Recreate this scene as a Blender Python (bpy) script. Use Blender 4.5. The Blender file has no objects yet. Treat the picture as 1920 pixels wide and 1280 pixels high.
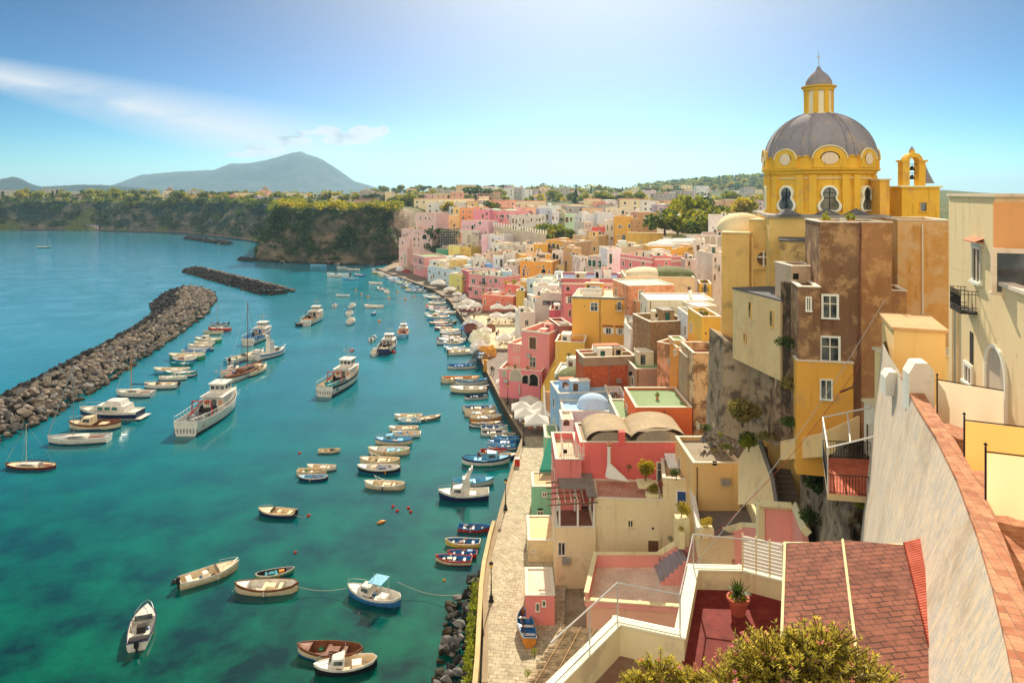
import bpy, math, random
from mathutils import Vector, noise
R = math.radians
scene = bpy.context.scene
C = scene.collection
H = 40.0          # camera height above the sea
F = 1280.0        # focal length in photograph pixels
# ---------------------------------------------------------------- camera, sky, sun
cam_data = bpy.data.cameras.new("camera")
cam = bpy.data.objects.new("camera", cam_data); C.objects.link(cam)
cam_data.sensor_width = 36; cam_data.lens = 24
cam_data.shift_y = -278 / 1920
cam_data.clip_start = 0.3; cam_data.clip_end = 60000
cam.location = (0, 0, H); cam.rotation_euler = (R(90), 0, 0)
scene.camera = cam
scene.view_settings.view_transform = 'Standard'
scene.view_settings.look = 'None'
scene.view_settings.gamma = 1
scene.view_settings.exposure = 0.6
SUN_EL, SUN_AZ = R(34), R(7)          # azimuth to the right of straight ahead
world = bpy.data.worlds.new("World"); scene.world = world
world.use_nodes = True
wn, wl = world.node_tree.nodes, world.node_tree.links
wn.clear()
wout = wn.new('ShaderNodeOutputWorld'); wbg = wn.new('ShaderNodeBackground')
sky = wn.new('ShaderNodeTexSky'); sky.sky_type = 'NISHITA'; sky.sun_disc = False
sky.sun_elevation = SUN_EL; sky.sun_rotation = SUN_AZ
sky.air_density = 0.7; sky.dust_density = 0.2; sky.ozone_density = 6.0; sky.altitude = 40
hsv = wn.new('ShaderNodeHueSaturation'); hsv.inputs['Saturation'].default_value = 1.12; hsv.inputs['Value'].default_value = 1.0; hsv.inputs['Hue'].default_value = 0.5
gam = wn.new('ShaderNodeGamma'); gam.inputs[1].default_value = 2.0; wl.new(sky.outputs[0], gam.inputs[0]); tn = wn.new('ShaderNodeMixRGB'); tn.blend_type = 'MULTIPLY'; tn.inputs[0].default_value = 1; tn.inputs[2].default_value = (.095, .205, .132, 1); wl.new(gam.outputs[0], tn.inputs[1]); wl.new(tn.outputs[0], hsv.inputs['Color'])
wbg.inputs['Strength'].default_value = 0.052
tc = wn.new('ShaderNodeTexCoord')
def wmath(op, a, b=None, clamp=False):
 n = wn.new('ShaderNodeMath'); n.operation = op; n.use_clamp = clamp
 for i, v in enumerate((a, b)):
  if v is None: continue
  if isinstance(v, (int, float)): n.inputs[i].default_value = v
  else: wl.new(v, n.inputs[i])
 return n.outputs[0]
sep = wn.new('ShaderNodeSeparateXYZ'); wl.new(tc.outputs['Generated'], sep.inputs[0])
# direction -> azimuth tangent u and elevation tangent v
yy = wmath('MAXIMUM', sep.outputs[1], 0.05)
cu = wmath('DIVIDE', sep.outputs[0], yy); cv = wmath('DIVIDE', sep.outputs[2], yy)
comb = wn.new('ShaderNodeCombineXYZ'); wl.new(cu, comb.inputs[0]); wl.new(cv, comb.inputs[1])
cmap = wn.new('ShaderNodeMapping'); cmap.inputs['Scale'].default_value = (1.5, 5.5, 1); cmap.inputs['Rotation'].default_value = (0, 0, 0.26)
wl.new(comb.outputs[0], cmap.inputs[0])
cno = wn.new('ShaderNodeTexNoise'); cno.inputs['Scale'].default_value = 2.2; cno.inputs['Detail'].default_value = 9; cno.inputs['Roughness'].default_value = 0.58
wl.new(cmap.outputs[0], cno.inputs['Vector'])
# long cirrus streak: band around a falling line
line = wmath('ADD', wmath('MULTIPLY', wmath('ADD', cu, 0.75), -0.235), 0.172)
dist = wmath('ABSOLUTE', wmath('SUBTRACT', cv, line))
bw = wmath('ADD', wmath('MULTIPLY', wmath('ADD', cu, 0.75), 0.075), 0.03)
band = wmath('SUBTRACT', 1.0, wmath('DIVIDE', dist, bw), True)
lim = wmath('MULTIPLY', wmath('SUBTRACT', -0.12, cu, False), 4.0, True)
band = wmath('MULTIPLY', band, lim, True)
cir = wmath('MULTIPLY', band, wmath('MULTIPLY', wmath('SUBTRACT', cno.outputs[0], 0.25), 4.0, True), True)
# small cumulus puffs over the island mountain
pno = wn.new('ShaderNodeTexNoise'); pno.inputs['Scale'].default_value = 26; pno.inputs['Detail'].default_value = 7
pmap = wn.new('ShaderNodeMapping'); pmap.inputs['Scale'].default_value = (1, 2.0, 1); wl.new(comb.outputs[0], pmap.inputs[0]); wl.new(pmap.outputs[0], pno.inputs['Vector'])
puffs = None
for (px, py, rx, ry) in ((690, 247, 42, 15), (600, 247, 40, 12), (650, 262, 70, 12), (505, 283, 48, 13), (460, 291, 40, 7), (556, 265, 60, 9)):
 a = wmath('DIVIDE', wmath('SUBTRACT', cu, (px - 960) / F), rx / F); b = wmath('DIVIDE', wmath('SUBTRACT', cv, (362 - py) / F), ry / F)
 rr = wmath('SUBTRACT', 1.0, wmath('ADD', wmath('MULTIPLY', a, a), wmath('MULTIPLY', b, b)))
 puffs = rr if puffs is None else wmath('MAXIMUM', puffs, rr)
pm = wmath('MULTIPLY', wmath('ADD', puffs, wmath('MULTIPLY', wmath('SUBTRACT', pno.outputs[0], 0.47), 5.0)), 1.5, True)
pm = wmath('MULTIPLY', pm, wmath('MULTIPLY', wmath('ADD', puffs, 0.6), 2.0, True))
cl = wmath('MAXIMUM', wmath('MULTIPLY', cir, 0.85), wmath('MULTIPLY', pm, 0.9), True)
front = wmath('GREATER_THAN', sep.outputs[1], 0.05)
cl = wmath('MULTIPLY', cl, front)
# bright aureole of the hazy air round the sun
sv = wn.new('ShaderNodeVectorMath'); sv.operation = 'DOT_PRODUCT'; wl.new(tc.outputs['Generated'], sv.inputs[0])
sv.inputs[1].default_value = (math.sin(SUN_AZ) * math.cos(SUN_EL), math.cos(SUN_AZ) * math.cos(SUN_EL), math.sin(SUN_EL))
glow = wmath('POWER', wmath('MAXIMUM', sv.outputs['Value'], 0.0), 13.0)
gc = wn.new('ShaderNodeMixRGB'); gc.blend_type = 'ADD'; gc.inputs[2].default_value = (17.5, 13.4, 6.0, 1); wl.new(glow, gc.inputs[0]); wl.new(hsv.outputs[0], gc.inputs[1])
hzw = wmath('MULTIPLY', wmath('POWER', 2.718, wmath('MULTIPLY', wmath('MAXIMUM', cv, 0.0), -9.0)), wmath('POWER', 2.718, wmath('MULTIPLY', wmath('MULTIPLY', wmath('SUBTRACT', cu, 0.1), wmath('SUBTRACT', cu, 0.1)), -2.2)))
g2 = wn.new('ShaderNodeMixRGB'); g2.blend_type = 'ADD'; g2.inputs[2].default_value = (10, .3, 1.5, 1); wl.new(hzw, g2.inputs[0]); wl.new(gc.outputs[0], g2.inputs[1]); gc = g2
# bright fill veil added to the unseen sky behind the viewpoint, lights shaded facades
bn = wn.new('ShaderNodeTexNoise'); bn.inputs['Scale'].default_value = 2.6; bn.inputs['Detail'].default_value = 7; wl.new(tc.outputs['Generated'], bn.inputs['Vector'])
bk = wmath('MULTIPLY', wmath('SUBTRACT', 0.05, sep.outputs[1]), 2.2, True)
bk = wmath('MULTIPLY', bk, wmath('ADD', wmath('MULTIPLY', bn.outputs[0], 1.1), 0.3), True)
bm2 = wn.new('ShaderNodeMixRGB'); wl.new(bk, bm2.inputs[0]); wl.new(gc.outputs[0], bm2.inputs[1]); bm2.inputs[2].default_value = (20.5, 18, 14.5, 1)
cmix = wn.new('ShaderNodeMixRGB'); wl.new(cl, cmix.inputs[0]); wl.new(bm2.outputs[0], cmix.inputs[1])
ccol = wn.new('ShaderNodeMixRGB'); ccol.inputs[1].default_value = (11.5, 11.3, 11.6, 1); ccol.inputs[2].default_value = (6.2, 7.2, 8.2, 1)
wl.new(wmath('MULTIPLY', wmath('MULTIPLY', wmath('SUBTRACT', pno.outputs[0], 0.53), 6.0, True), pm), ccol.inputs[0])
wl.new(ccol.outputs[0], cmix.inputs[2])
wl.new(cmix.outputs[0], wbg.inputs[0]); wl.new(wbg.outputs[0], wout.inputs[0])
sun_data = bpy.data.lights.new("sun", 'SUN'); sun_data.energy = 5.0; sun_data.angle = R(0.5); sun_data.color = (1, 0.88, 0.70)
sun = bpy.data.objects.new("sun", sun_data); C.objects.link(sun)
sdir = Vector((math.sin(SUN_AZ) * math.cos(SUN_EL), math.cos(SUN_AZ) * math.cos(SUN_EL), math.sin(SUN_EL)))
sun.rotation_euler = sdir.to_track_quat('Z', 'Y').to_euler(); sun.location = (0, 0, 200)
scene.cycles.max_bounces = 7; scene.cycles.diffuse_bounces = 3; scene.cycles.glossy_bounces = 3; scene.cycles.transmission_bounces = 3
scene.cycles.transparent_max_bounces = 8; scene.cycles.volume_bounces = 0; scene.cycles.caustics_reflective = False; scene.cycles.caustics_refractive = False
scene.cycles.sample_clamp_indirect = 6; scene.cycles.use_denoising = True
scene.render.film_transparent = False
# ---------------------------------------------------------------- helpers
def P(px, py, D): return Vector(((px - 960) * D / F, D, H - (py - 362) * D / F))
def PZ(px, py, z): return P(px, py, (H - z) * F / (py - 362))
def lin(c): return tuple((v / 12.92 if v <= .04045 else ((v + .055) / 1.055) ** 2.4) for v in [x / 255 for x in c])
class MB:
 def __init__(s): s.v = []; s.f = []; s.m = []
 def face(s, pts, mi=0):
  n = len(s.v); s.v += [tuple(p) for p in pts]; s.f.append(tuple(range(n, n + len(pts)))); s.m.append(mi)
 def hexa(s, p, mi=0, top=True, bottom=True):
  n = len(s.v); s.v += [tuple(q) for q in p]
  fs = [(0, 1, 5, 4), (1, 2, 6, 5), (2, 3, 7, 6), (3, 0, 4, 7)]
  if bottom: fs.append((3, 2, 1, 0))
  if top: fs.append((4, 5, 6, 7))
  s.f += [tuple(n + i for i in f) for f in fs]; s.m += [mi] * len(fs)
 def box(s, x0, x1, y0, y1, z0, z1, mi=0, top=True, bottom=True):
  s.hexa([(x0, y0, z0), (x1, y0, z0), (x1, y1, z0), (x0, y1, z0), (x0, y0, z1), (x1, y0, z1), (x1, y1, z1), (x0, y1, z1)], mi, top, bottom)
 def prism(s, poly, z0, z1, mi=0, cap=True, capmi=None):
  n = len(s.v); k = len(poly)
  s.v += [(p[0], p[1], z0) for p in poly] + [(p[0], p[1], z1) for p in poly]
  for i in range(k):
   j = (i + 1) % k; s.f.append((n + i, n + j, n + k + j, n + k + i)); s.m.append(mi)
  if cap:
   s.f.append(tuple(n + k + i for i in range(k))); s.m.append(mi if capmi is None else capmi)
   s.f.append(tuple(n + i for i in reversed(range(k)))); s.m.append(mi)
 def tube(s, pts, r, k=6, mi=0, r2=None):
  pts = [Vector(p) for p in pts]; n0 = len(s.v); L = len(pts)
  for i, p in enumerate(pts):
   d = (pts[min(i + 1, L - 1)] - pts[max(i - 1, 0)]).normalized()
   a = d.cross(Vector((0, 0, 1)))
   if a.length < 1e-3: a = Vector((1, 0, 0))
   a.normalize(); b = d.cross(a)
   rr = r if r2 is None else r + (r2 - r) * i / (L - 1)
   for j in range(k):
    t = 2 * math.pi * j / k; s.v.append(tuple(p + a * math.cos(t) * rr + b * math.sin(t) * rr))
  for i in range(L - 1):
   for j in range(k):
    j2 = (j + 1) % k
    s.f.append((n0 + i * k + j, n0 + i * k + j2, n0 + (i + 1) * k + j2, n0 + (i + 1) * k + j)); s.m.append(mi)
  s.f.append(tuple(n0 + j for j in reversed(range(k)))); s.m.append(mi)
  s.f.append(tuple(n0 + (L - 1) * k + j for j in range(k))); s.m.append(mi)
 def lathe(s, prof, k=24, c=(0, 0, 0), mi=0, sx=1, sy=1, a0=0, mis=None):
  n0 = len(s.v)
  for (r, z) in prof:
   for j in range(k):
    t = a0 + 2 * math.pi * j / k; s.v.append((c[0] + r * math.cos(t) * sx, c[1] + r * math.sin(t) * sy, c[2] + z))
  for i in range(len(prof) - 1):
   for j in range(k):
    j2 = (j + 1) % k
    s.f.append((n0 + i * k + j, n0 + i * k + j2, n0 + (i + 1) * k + j2, n0 + (i + 1) * k + j)); s.m.append(mis[i] if mis else mi)
 def grid(s, rows, mi=0, closed=False):
  n0 = len(s.v); k = len(rows[0])
  for r in rows: s.v += [tuple(p) for p in r]
  for i in range(len(rows) - 1):
   for j in range(k if closed else k - 1):
    j2 = (j + 1) % k
    s.f.append((n0 + i * k + j, n0 + i * k + j2, n0 + (i + 1) * k + j2, n0 + (i + 1) * k + j)); s.m.append(mi(i, j) if callable(mi) else mi)
 def mesh(s, name, mats, smooth=False):
  me = bpy.data.meshes.new(name); me.from_pydata(s.v, [], s.f)
  if not isinstance(mats, (list, tuple)): mats = [mats]
  for m in mats: me.materials.append(m)
  if len(mats) > 1: me.polygons.foreach_set('material_index', s.m)
  if smooth: me.polygons.foreach_set('use_smooth', [True] * len(me.polygons))
  me.update(); return me
 def build(s, name, mats, parent=None, loc=None, rz=0, smooth=False):
  return link(name, s.mesh(name, mats, smooth), parent, loc, rz)
def link(name, me, parent=None, loc=None, rz=0, sc=None):
 o = bpy.data.objects.new(name, me); C.objects.link(o)
 if parent is not None: o.parent = parent
 if loc is not None: o.location = loc
 if rz: o.rotation_euler = (0, 0, rz)
 if sc is not None: o.scale = sc if hasattr(sc, '__len__') else (sc, sc, sc)
 return o
def tag(o, label=None, cat=None, group=None, kind=None):
 if label: o['label'] = label
 if cat: o['category'] = cat
 if group: o['group'] = group
 if kind: o['kind'] = kind
 return o
def thing(name, label, cat, loc=(0, 0, 0), rz=0, group=None):
 return tag(link(name, None, None, loc, rz), label, cat, group)
def fbm(p, o=4): return noise.fractal(p, 1.0, 2.0, o)
# ---------------------------------------------------------------- materials
def newmat(name, col=(.5, .5, .5), rough=.8, spec=.3, metal=0):
 m = bpy.data.materials.new(name); m.use_nodes = True
 b = m.node_tree.nodes['Principled BSDF']
 b.inputs['Base Color'].default_value = (*col, 1); b.inputs['Roughness'].default_value = rough
 b.inputs['Specular IOR Level'].default_value = spec; b.inputs['Metallic'].default_value = metal
 return m, m.node_tree.nodes, m.node_tree.links, b
def nd(n, t, **kw):
 x = n.new(t)
 for k, v in kw.items():
  if k in x.inputs: x.inputs[k].default_value = v
  else: setattr(x, k, v)
 return x
def mapped(n, l, scale=(1, 1, 1), rot=(0, 0, 0), coord='pos'):
 g = n.new('ShaderNodeNewGeometry') if coord == 'pos' else n.new('ShaderNodeTexCoord')
 mp = n.new('ShaderNodeMapping'); mp.inputs['Scale'].default_value = scale; mp.inputs['Rotation'].default_value = rot
 l.new(g.outputs['Position'] if coord == 'pos' else g.outputs['Object'], mp.inputs[0]); return mp.outputs[0]
def mixc(n, l, fac, a, b, mode='MIX'):
 x = n.new('ShaderNodeMixRGB'); x.blend_type = mode
 for i, v in ((0, fac), (1, a), (2, b)):
  if isinstance(v, (int, float)): x.inputs[i].default_value = v
  elif isinstance(v, tuple): x.inputs[i].default_value = (*v, 1) if len(v) == 3 else v
  else: l.new(v, x.inputs[i])
 return x.outputs[0]
def ramp(n, l, src, lo, hi, a=0.0, b=1.0):
 x = n.new('ShaderNodeMapRange'); x.inputs['From Min'].default_value = lo; x.inputs['From Max'].default_value = hi
 x.inputs['To Min'].default_value = a; x.inputs['To Max'].default_value = b; l.new(src, x.inputs[0]); return x.outputs[0]
def bump(n, l, b, src, s=.3, d=.05):
 x = n.new('ShaderNodeBump'); x.inputs['Strength'].default_value = s; x.inputs['Distance'].default_value = d
 l.new(src, x.inputs['Height']); l.new(x.outputs[0], b.inputs['Normal'])
MC = {}
def plaster(c, wear=.3, alt=None, streak=1.0):
 """painted lime plaster: mottled, streaked downwards, with worn patches"""
 key = ('pl', c, wear, alt, streak)
 if key in MC: return MC[key]
 col = lin(c)
 m, n, l, b = newmat('plaster', col, .9, .15)
 v1 = mapped(n, l, (.35, .35, .22)); v2 = mapped(n, l, (2.2, 2.2, .28)); v3 = mapped(n, l, (1, 1, 1))
 n1 = nd(n, 'ShaderNodeTexNoise', Scale=1.0, Detail=8, Roughness=.62); l.new(v1, n1.inputs['Vector'])
 n2 = nd(n, 'ShaderNodeTexNoise', Scale=1.0, Detail=6, Roughness=.6); l.new(v2, n2.inputs['Vector'])
 n3 = nd(n, 'ShaderNodeTexNoise', Scale=.75, Detail=10, Roughness=.7); l.new(v3, n3.inputs['Vector'])
 col = tuple(min(.86, x * 1.12 + .02) for x in col)
 dk = tuple(x * y for x, y in zip(col, (.80, .75, .70)))
 lt = tuple(min(.85, x * 1.15 + .03) for x in col)
 c1 = mixc(n, l, ramp(n, l, n1.outputs[0], .35, .65), dk, lt)
 c1 = mixc(n, l, 1 - .55 * min(1, wear * 2), c1, col)
 st = ramp(n, l, n2.outputs[0], .56, .74, 0, min(.8, (.25 + wear * .7) * streak))
 c2 = mixc(n, l, st, c1, tuple(x * y for x, y in zip(col, (.5, .46, .42))))
 a = lin(alt) if alt else tuple(.55 * x + .45 * g for x, g in zip(col, (.30, .27, .22)))
 wr = ramp(n, l, n3.outputs[0], .62 - wear * .22, .75 - wear * .25, 0, .92)
 c3 = mixc(n, l, wr, c2, a)
 l.new(c3, b.inputs['Base Color'])
 n4 = nd(n, 'ShaderNodeTexNoise', Scale=9.0, Detail=5); l.new(v3, n4.inputs['Vector'])
 hs = mixc(n, l, .25, n4.outputs[0], wr)
 bump(n, l, b, hs, .35, .03)
 MC[key] = m; return m
def paint(c, rough=.5, spec=.4, metal=0, var=.12, name='paint'):
 key = ('pt', c, rough, metal, var)
 if key in MC: return MC[key]
 col = lin(c); m, n, l, b = newmat(name, col, rough, spec, metal)
 if var:
  n1 = nd(n, 'ShaderNodeTexNoise', Scale=1.7, Detail=6, Roughness=.65); l.new(mapped(n, l), n1.inputs['Vector'])
  l.new(mixc(n, l, ramp(n, l, n1.outputs[0], .4, .7), col, tuple(x * (1 - var * 3) for x in col)), b.inputs['Base Color'])
  l.new(ramp(n, l, n1.outputs[0], .3, .7, max(.05, rough - .12), min(1, rough + .15)), b.inputs['Roughness'])
 MC[key] = m; return m
def glassm():
 if 'gl' in MC: return MC['gl']
 m, n, l, b = newmat('window_glass', (.03, .045, .05), .08, .6)
 n1 = nd(n, 'ShaderNodeTexNoise', Scale=.8, Detail=2); l.new(mapped(n, l), n1.inputs['Vector'])
 l.new(mixc(n, l, ramp(n, l, n1.outputs[0], .4, .62), (.02, .03, .035), (.16, .18, .17)), b.inputs['Base Color'])
 MC['gl'] = m; return m
def tilem(name, c1, c2, mort, sx, sy=None, rough=.8, rot=(0, 0, 0), offset=.5, ms=.02, vert=None, coord='pos'):
 """rows of tiles / bricks / paving. vert=None: in plan; 'x': on a wall facing y; 'y': on a wall facing x"""
 m, n, l, b = newmat(name, lin(c1), rough, .2)
 src = mapped(n, l, (1, 1, 1), rot, coord)
 if vert:
  s = n.new('ShaderNodeSeparateXYZ'); l.new(src, s.inputs[0]); cmb = n.new('ShaderNodeCombineXYZ')
  l.new(s.outputs[0 if vert == 'x' else 1], cmb.inputs[0]); l.new(s.outputs[2], cmb.inputs[1]); src = cmb.outputs[0]
 nz = nd(n, 'ShaderNodeTexNoise', Scale=.7, Detail=4); l.new(mapped(n, l, (1, 1, 1), coord=coord), nz.inputs['Vector'])
 br = nd(n, 'ShaderNodeTexBrick', Scale=1.0, offset=offset); l.new(src, br.inputs['Vector'])
 br.inputs['Brick Width'].default_value = sx; br.inputs['Row Height'].default_value = sy or sx; br.inputs['Mortar Size'].default_value = ms
 br.inputs['Color1'].default_value = (*lin(c1), 1); br.inputs['Color2'].default_value = (*lin(c2), 1); br.inputs['Mortar'].default_value = (*lin(mort), 1)
 n2 = nd(n, 'ShaderNodeTexNoise', Scale=2.5, Detail=7, Roughness=.65); l.new(mapped(n, l, coord=coord), n2.inputs['Vector'])
 cc = mixc(n, l, ramp(n, l, nz.outputs[0], .35, .7, 0, .5), br.outputs[0], tuple(x * .5 for x in lin(c1)))
 cc = mixc(n, l, ramp(n, l, n2.outputs[0], .45, .75, 0, .5), cc, tuple(min(.8, x * 1.5 + .02) for x in lin(c2)))
 l.new(cc, b.inputs['Base Color']); bump(n, l, b, br.outputs[1], -.5, .02)
 return m
def leafm(name, dark, light, trans=.45, scale=.5):
 key = ('lf', name)
 if key in MC: return MC[key]
 m, n, l, b = newmat(name, lin(dark), .55, .3)
 g = n.new('ShaderNodeNewGeometry')
 n1 = nd(n, 'ShaderNodeTexNoise', Scale=scale, Detail=5, Roughness=.6); l.new(g.outputs['Position'], n1.inputs['Vector'])
 f = nd(n, 'ShaderNodeMath', operation='MULTIPLY_ADD'); l.new(g.outputs['Random Per Island'], f.inputs[0]); f.inputs[1].default_value = .5
 l.new(ramp(n, l, n1.outputs[0], .3, .7, -.1, .7), f.inputs[2])
 c = mixc(n, l, f.outputs[0], lin(dark), lin(light)); n.active = None
 l.new(c, b.inputs['Base Color'])
 t = nd(n, 'ShaderNodeBsdfTranslucent'); l.new(mixc(n, l, .5, c, lin(light)), t.inputs[0])
 mx = nd(n, 'ShaderNodeMixShader'); mx.inputs[0].default_value = trans
 l.new(b.outputs[0], mx.inputs[1]); l.new(t.outputs[0], mx.inputs[2]); l.new(mx.outputs[0], n['Material Output'].inputs[0])
 MC[key] = m; return m
WHITE = plaster((226, 220, 208), .15)
TRIM = plaster((222, 210, 190), .12)
GREEN = paint((32, 92, 74), .6); BROWN = paint((118, 84, 58), .7); BLUE = paint((40, 78, 140), .6); GREYP = paint((120, 128, 130), .6)
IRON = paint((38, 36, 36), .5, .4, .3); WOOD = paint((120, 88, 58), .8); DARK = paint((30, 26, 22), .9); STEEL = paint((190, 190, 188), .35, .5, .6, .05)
LEAF = leafm('foliage_olive_green', (58, 84, 22), (158, 160, 34), .5)
LEAFY = leafm('foliage_gold_green', (84, 100, 20), (200, 178, 36), .6)
LEAFD = leafm('foliage_dark_green', (30, 52, 26), (86, 108, 40), .35)
BARK = paint((92, 74, 56), .95)
ROOFC = plaster((214, 198, 164), .35); ROOFW = plaster((226, 222, 212), .25); ROOFG = plaster((128, 152, 108), .3); ROOFGR = plaster((150, 144, 134), .35); ROOFD = plaster((86, 88, 92), .3)
ROOFB = plaster((92, 108, 140), .25); ROOFT = plaster((188, 120, 88), .3); ROOFM = plaster((170, 200, 176), .2); ROOFOL = plaster((96, 102, 52), .5)
# ================================================================ SETTING
random.seed(7)
def struct(o, kind='structure'): o['kind'] = kind; return o
# ---- sea
def sea_material():
 m, n, l, b = newmat('sea_water', (.01, .12, .12), .035, .5)
 b.inputs['IOR'].default_value = 1.33
 g = n.new('ShaderNodeNewGeometry'); s = n.new('ShaderNodeSeparateXYZ'); l.new(g.outputs['Position'], s.inputs[0])
 big = nd(n, 'ShaderNodeTexNoise', Scale=.035, Detail=4, Roughness=.55); l.new(g.outputs['Position'], big.inputs['Vector'])
 bed = nd(n, 'ShaderNodeTexNoise', Scale=.16, Detail=7, Roughness=.62); l.new(g.outputs['Position'], bed.inputs['Vector'])
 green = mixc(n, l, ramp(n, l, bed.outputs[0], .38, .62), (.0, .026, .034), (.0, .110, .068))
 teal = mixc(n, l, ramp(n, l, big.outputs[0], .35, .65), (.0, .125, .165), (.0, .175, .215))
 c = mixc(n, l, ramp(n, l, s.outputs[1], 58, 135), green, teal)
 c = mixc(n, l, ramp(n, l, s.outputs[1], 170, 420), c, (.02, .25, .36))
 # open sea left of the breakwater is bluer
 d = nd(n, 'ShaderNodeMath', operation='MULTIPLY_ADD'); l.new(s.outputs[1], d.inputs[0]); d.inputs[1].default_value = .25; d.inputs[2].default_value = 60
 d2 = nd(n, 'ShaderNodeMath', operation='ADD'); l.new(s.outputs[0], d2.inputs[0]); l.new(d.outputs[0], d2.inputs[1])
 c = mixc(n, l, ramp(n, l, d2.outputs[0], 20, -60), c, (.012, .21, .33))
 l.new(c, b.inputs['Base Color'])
 w1 = nd(n, 'ShaderNodeTexNoise', Scale=1.0, Detail=5, Roughness=.6, Distortion=.6); l.new(mapped(n, l, (.5, 1.5, 1), (0, 0, .3)), w1.inputs['Vector'])
 w2 = nd(n, 'ShaderNodeTexNoise', Scale=.09, Detail=3); l.new(g.outputs['Position'], w2.inputs['Vector'])
 ww = nd(n, 'ShaderNodeMath', operation='MULTIPLY'); l.new(w1.outputs[0], ww.inputs[0]); wy = nd(n, 'ShaderNodeMath', operation='MULTIPLY'); l.new(ramp(n, l, w2.outputs[0], .35, .65, .45, 1.1), wy.inputs[0]); l.new(ramp(n, l, s.outputs[1], 75, 260, .2, 1.25), wy.inputs[1]); l.new(wy.outputs[0], ww.inputs[1])
 bump(n, l, b, ww.outputs[0], .9, .11)
 return m
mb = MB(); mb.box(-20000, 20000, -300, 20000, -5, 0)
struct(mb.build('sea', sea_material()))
# ---- coastline, in plan: x, y, kind (q quay slope, c cliff), plateau height
def gp(px, py, z=0.0): p = PZ(px, py, z); return (p.x, p.y)
QP = [(-3.0, 20), (-2.4, 53.7)] + [gp(a, b, 1.45) for a, b in ((906, 1200), (905, 1110), (915, 1040), (938, 950), (960, 872), (979, 818), (945, 762), (905, 682), (872, 603), (842, 562), (808, 541), (770, 527), (735, 514), (706, 503))]
CP = [gp(a, b) for a, b in ((745, 493), (700, 497), (650, 496), (600, 495), (560, 493), (520, 491), (480, 488), (489, 472), (503, 458))]
BP = [gp(a, b) for a, b in ((450, 447), (350, 436), (180, 431), (0, 431), (-260, 431))] + [(-1400, 800), (-3000, 1300)]
COAST = [(x, y, 0) for x, y in QP] + [(x, y, 1) for x, y in CP] + [(x, y, 2) for x, y in BP]
POLY = [(x, y) for x, y, _ in COAST] + [(-3000, 3600), (4200, 3600), (4200, -60), (-3, -60)]
def inside(x, y):
 c = False; n = len(POLY); j = n - 1
 for i in range(n):
  xi, yi = POLY[i]; xj, yj = POLY[j]
  if (yi > y) != (yj > y) and x < (xj - xi) * (y - yi) / (yj - yi) + xi: c = not c
  j = i
 return c
def coast(x, y):
 best = (1e9, 0)
 for i in range(len(COAST) - 1):
  ax, ay, k = COAST[i]; bx, by, k2 = COAST[i + 1]
  dx, dy = bx - ax, by - ay; t = max(0, min(1, ((x - ax) * dx + (y - ay) * dy) / (dx * dx + dy * dy)))
  d = math.hypot(x - ax - t * dx, y - ay - t * dy)
  if d < best[0]: best = (d, k if k == k2 else max(k, k2))
 return best
def ss(a, b, t): t = max(0, min(1, (t - a) / (b - a))); return t * t * (3 - 2 * t)
def ground(x, y):
 if not inside(x, y): return -6.0
 d, k = coast(x, y)
 if k == 1 and x > -62 and y < 560: k = 0
 plat = 29.5 + 6 * ss(500, 1600, y) - 8 * ss(-75, -50, x) * (1 - ss(440, 640, y)) + 3 * fbm(Vector((x * .004, y * .004, 0)))
 plat += 46 * math.exp(-((x - 640) / 330) ** 2 - ((y - 1750) / 330) ** 2) + 14 * math.exp(-((x - 60) / 330) ** 2 - ((y - 1350) / 260) ** 2)
 plat += 14 * math.exp(-((x + 330) / 230) ** 2 - ((y - 1250) / 260) ** 2) * 0
 if k >= 1: return 1.0 + (plat - 1.0) * ss(6, 30, d)
 w = 7 if y < 118 else (13 if y < 210 else 11)
 z = 1.1 + (plat - 4 - 1.1) * min(1, max(0, (d - w) / 105)) ** .9 + 3 * ss(110, 260, d)
 if y < 130:      # steep side of the church hill
  zz = 1.1 + 21 * ss(17, 29, x + (y - 60) * -.12) * ss(14, 34, y) + 12 * ss(29, 60, x)
  t = ss(95, 130, y); z = z * t + zz * (1 - t)
 return z
def ground_material():
 m, n, l, b = newmat('ground', (.2, .2, .1), .95, .1)
 n1 = nd(n, 'ShaderNodeTexNoise', Scale=.05, Detail=8, Roughness=.65); l.new(mapped(n, l), n1.inputs['Vector'])
 n2 = nd(n, 'ShaderNodeTexNoise', Scale=.4, Detail=8, Roughness=.65); l.new(mapped(n, l), n2.inputs['Vector'])
 a = mixc(n, l, ramp(n, l, n2.outputs[0], .4, .6), (.045, .07, .018), (.13, .15, .03))
 c = mixc(n, l, ramp(n, l, n1.outputs[0], .55, .7), a, (.28, .23, .15))
 g = n.new('ShaderNodeNewGeometry'); s = n.new('ShaderNodeSeparateXYZ'); l.new(g.outputs['Position'], s.inputs[0])
 t = mixc(n, l, ramp(n, l, n2.outputs[0], .4, .6), (.42, .34, .24), (.24, .18, .12))
 c = mixc(n, l, ramp(n, l, s.outputs[1], 470, 430), c, t); l.new(c, b.inputs['Base Color'])
 bump(n, l, b, n2.outputs[0], .6, .5); return m
GM = ground_material()
rows = []; r = 9.0
while r < 3500:
 row = []
 for j in range(241):
  a = R(-44 + 88 * j / 240); x, y = r * math.sin(a), r * math.cos(a)
  row.append((x, y, ground(x, y)))
 rows.append(row); r *= 1.028 if r < 700 else 1.05
mb = MB(); mb.grid(rows); struct(mb.build('ground', GM, smooth=True))
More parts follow.
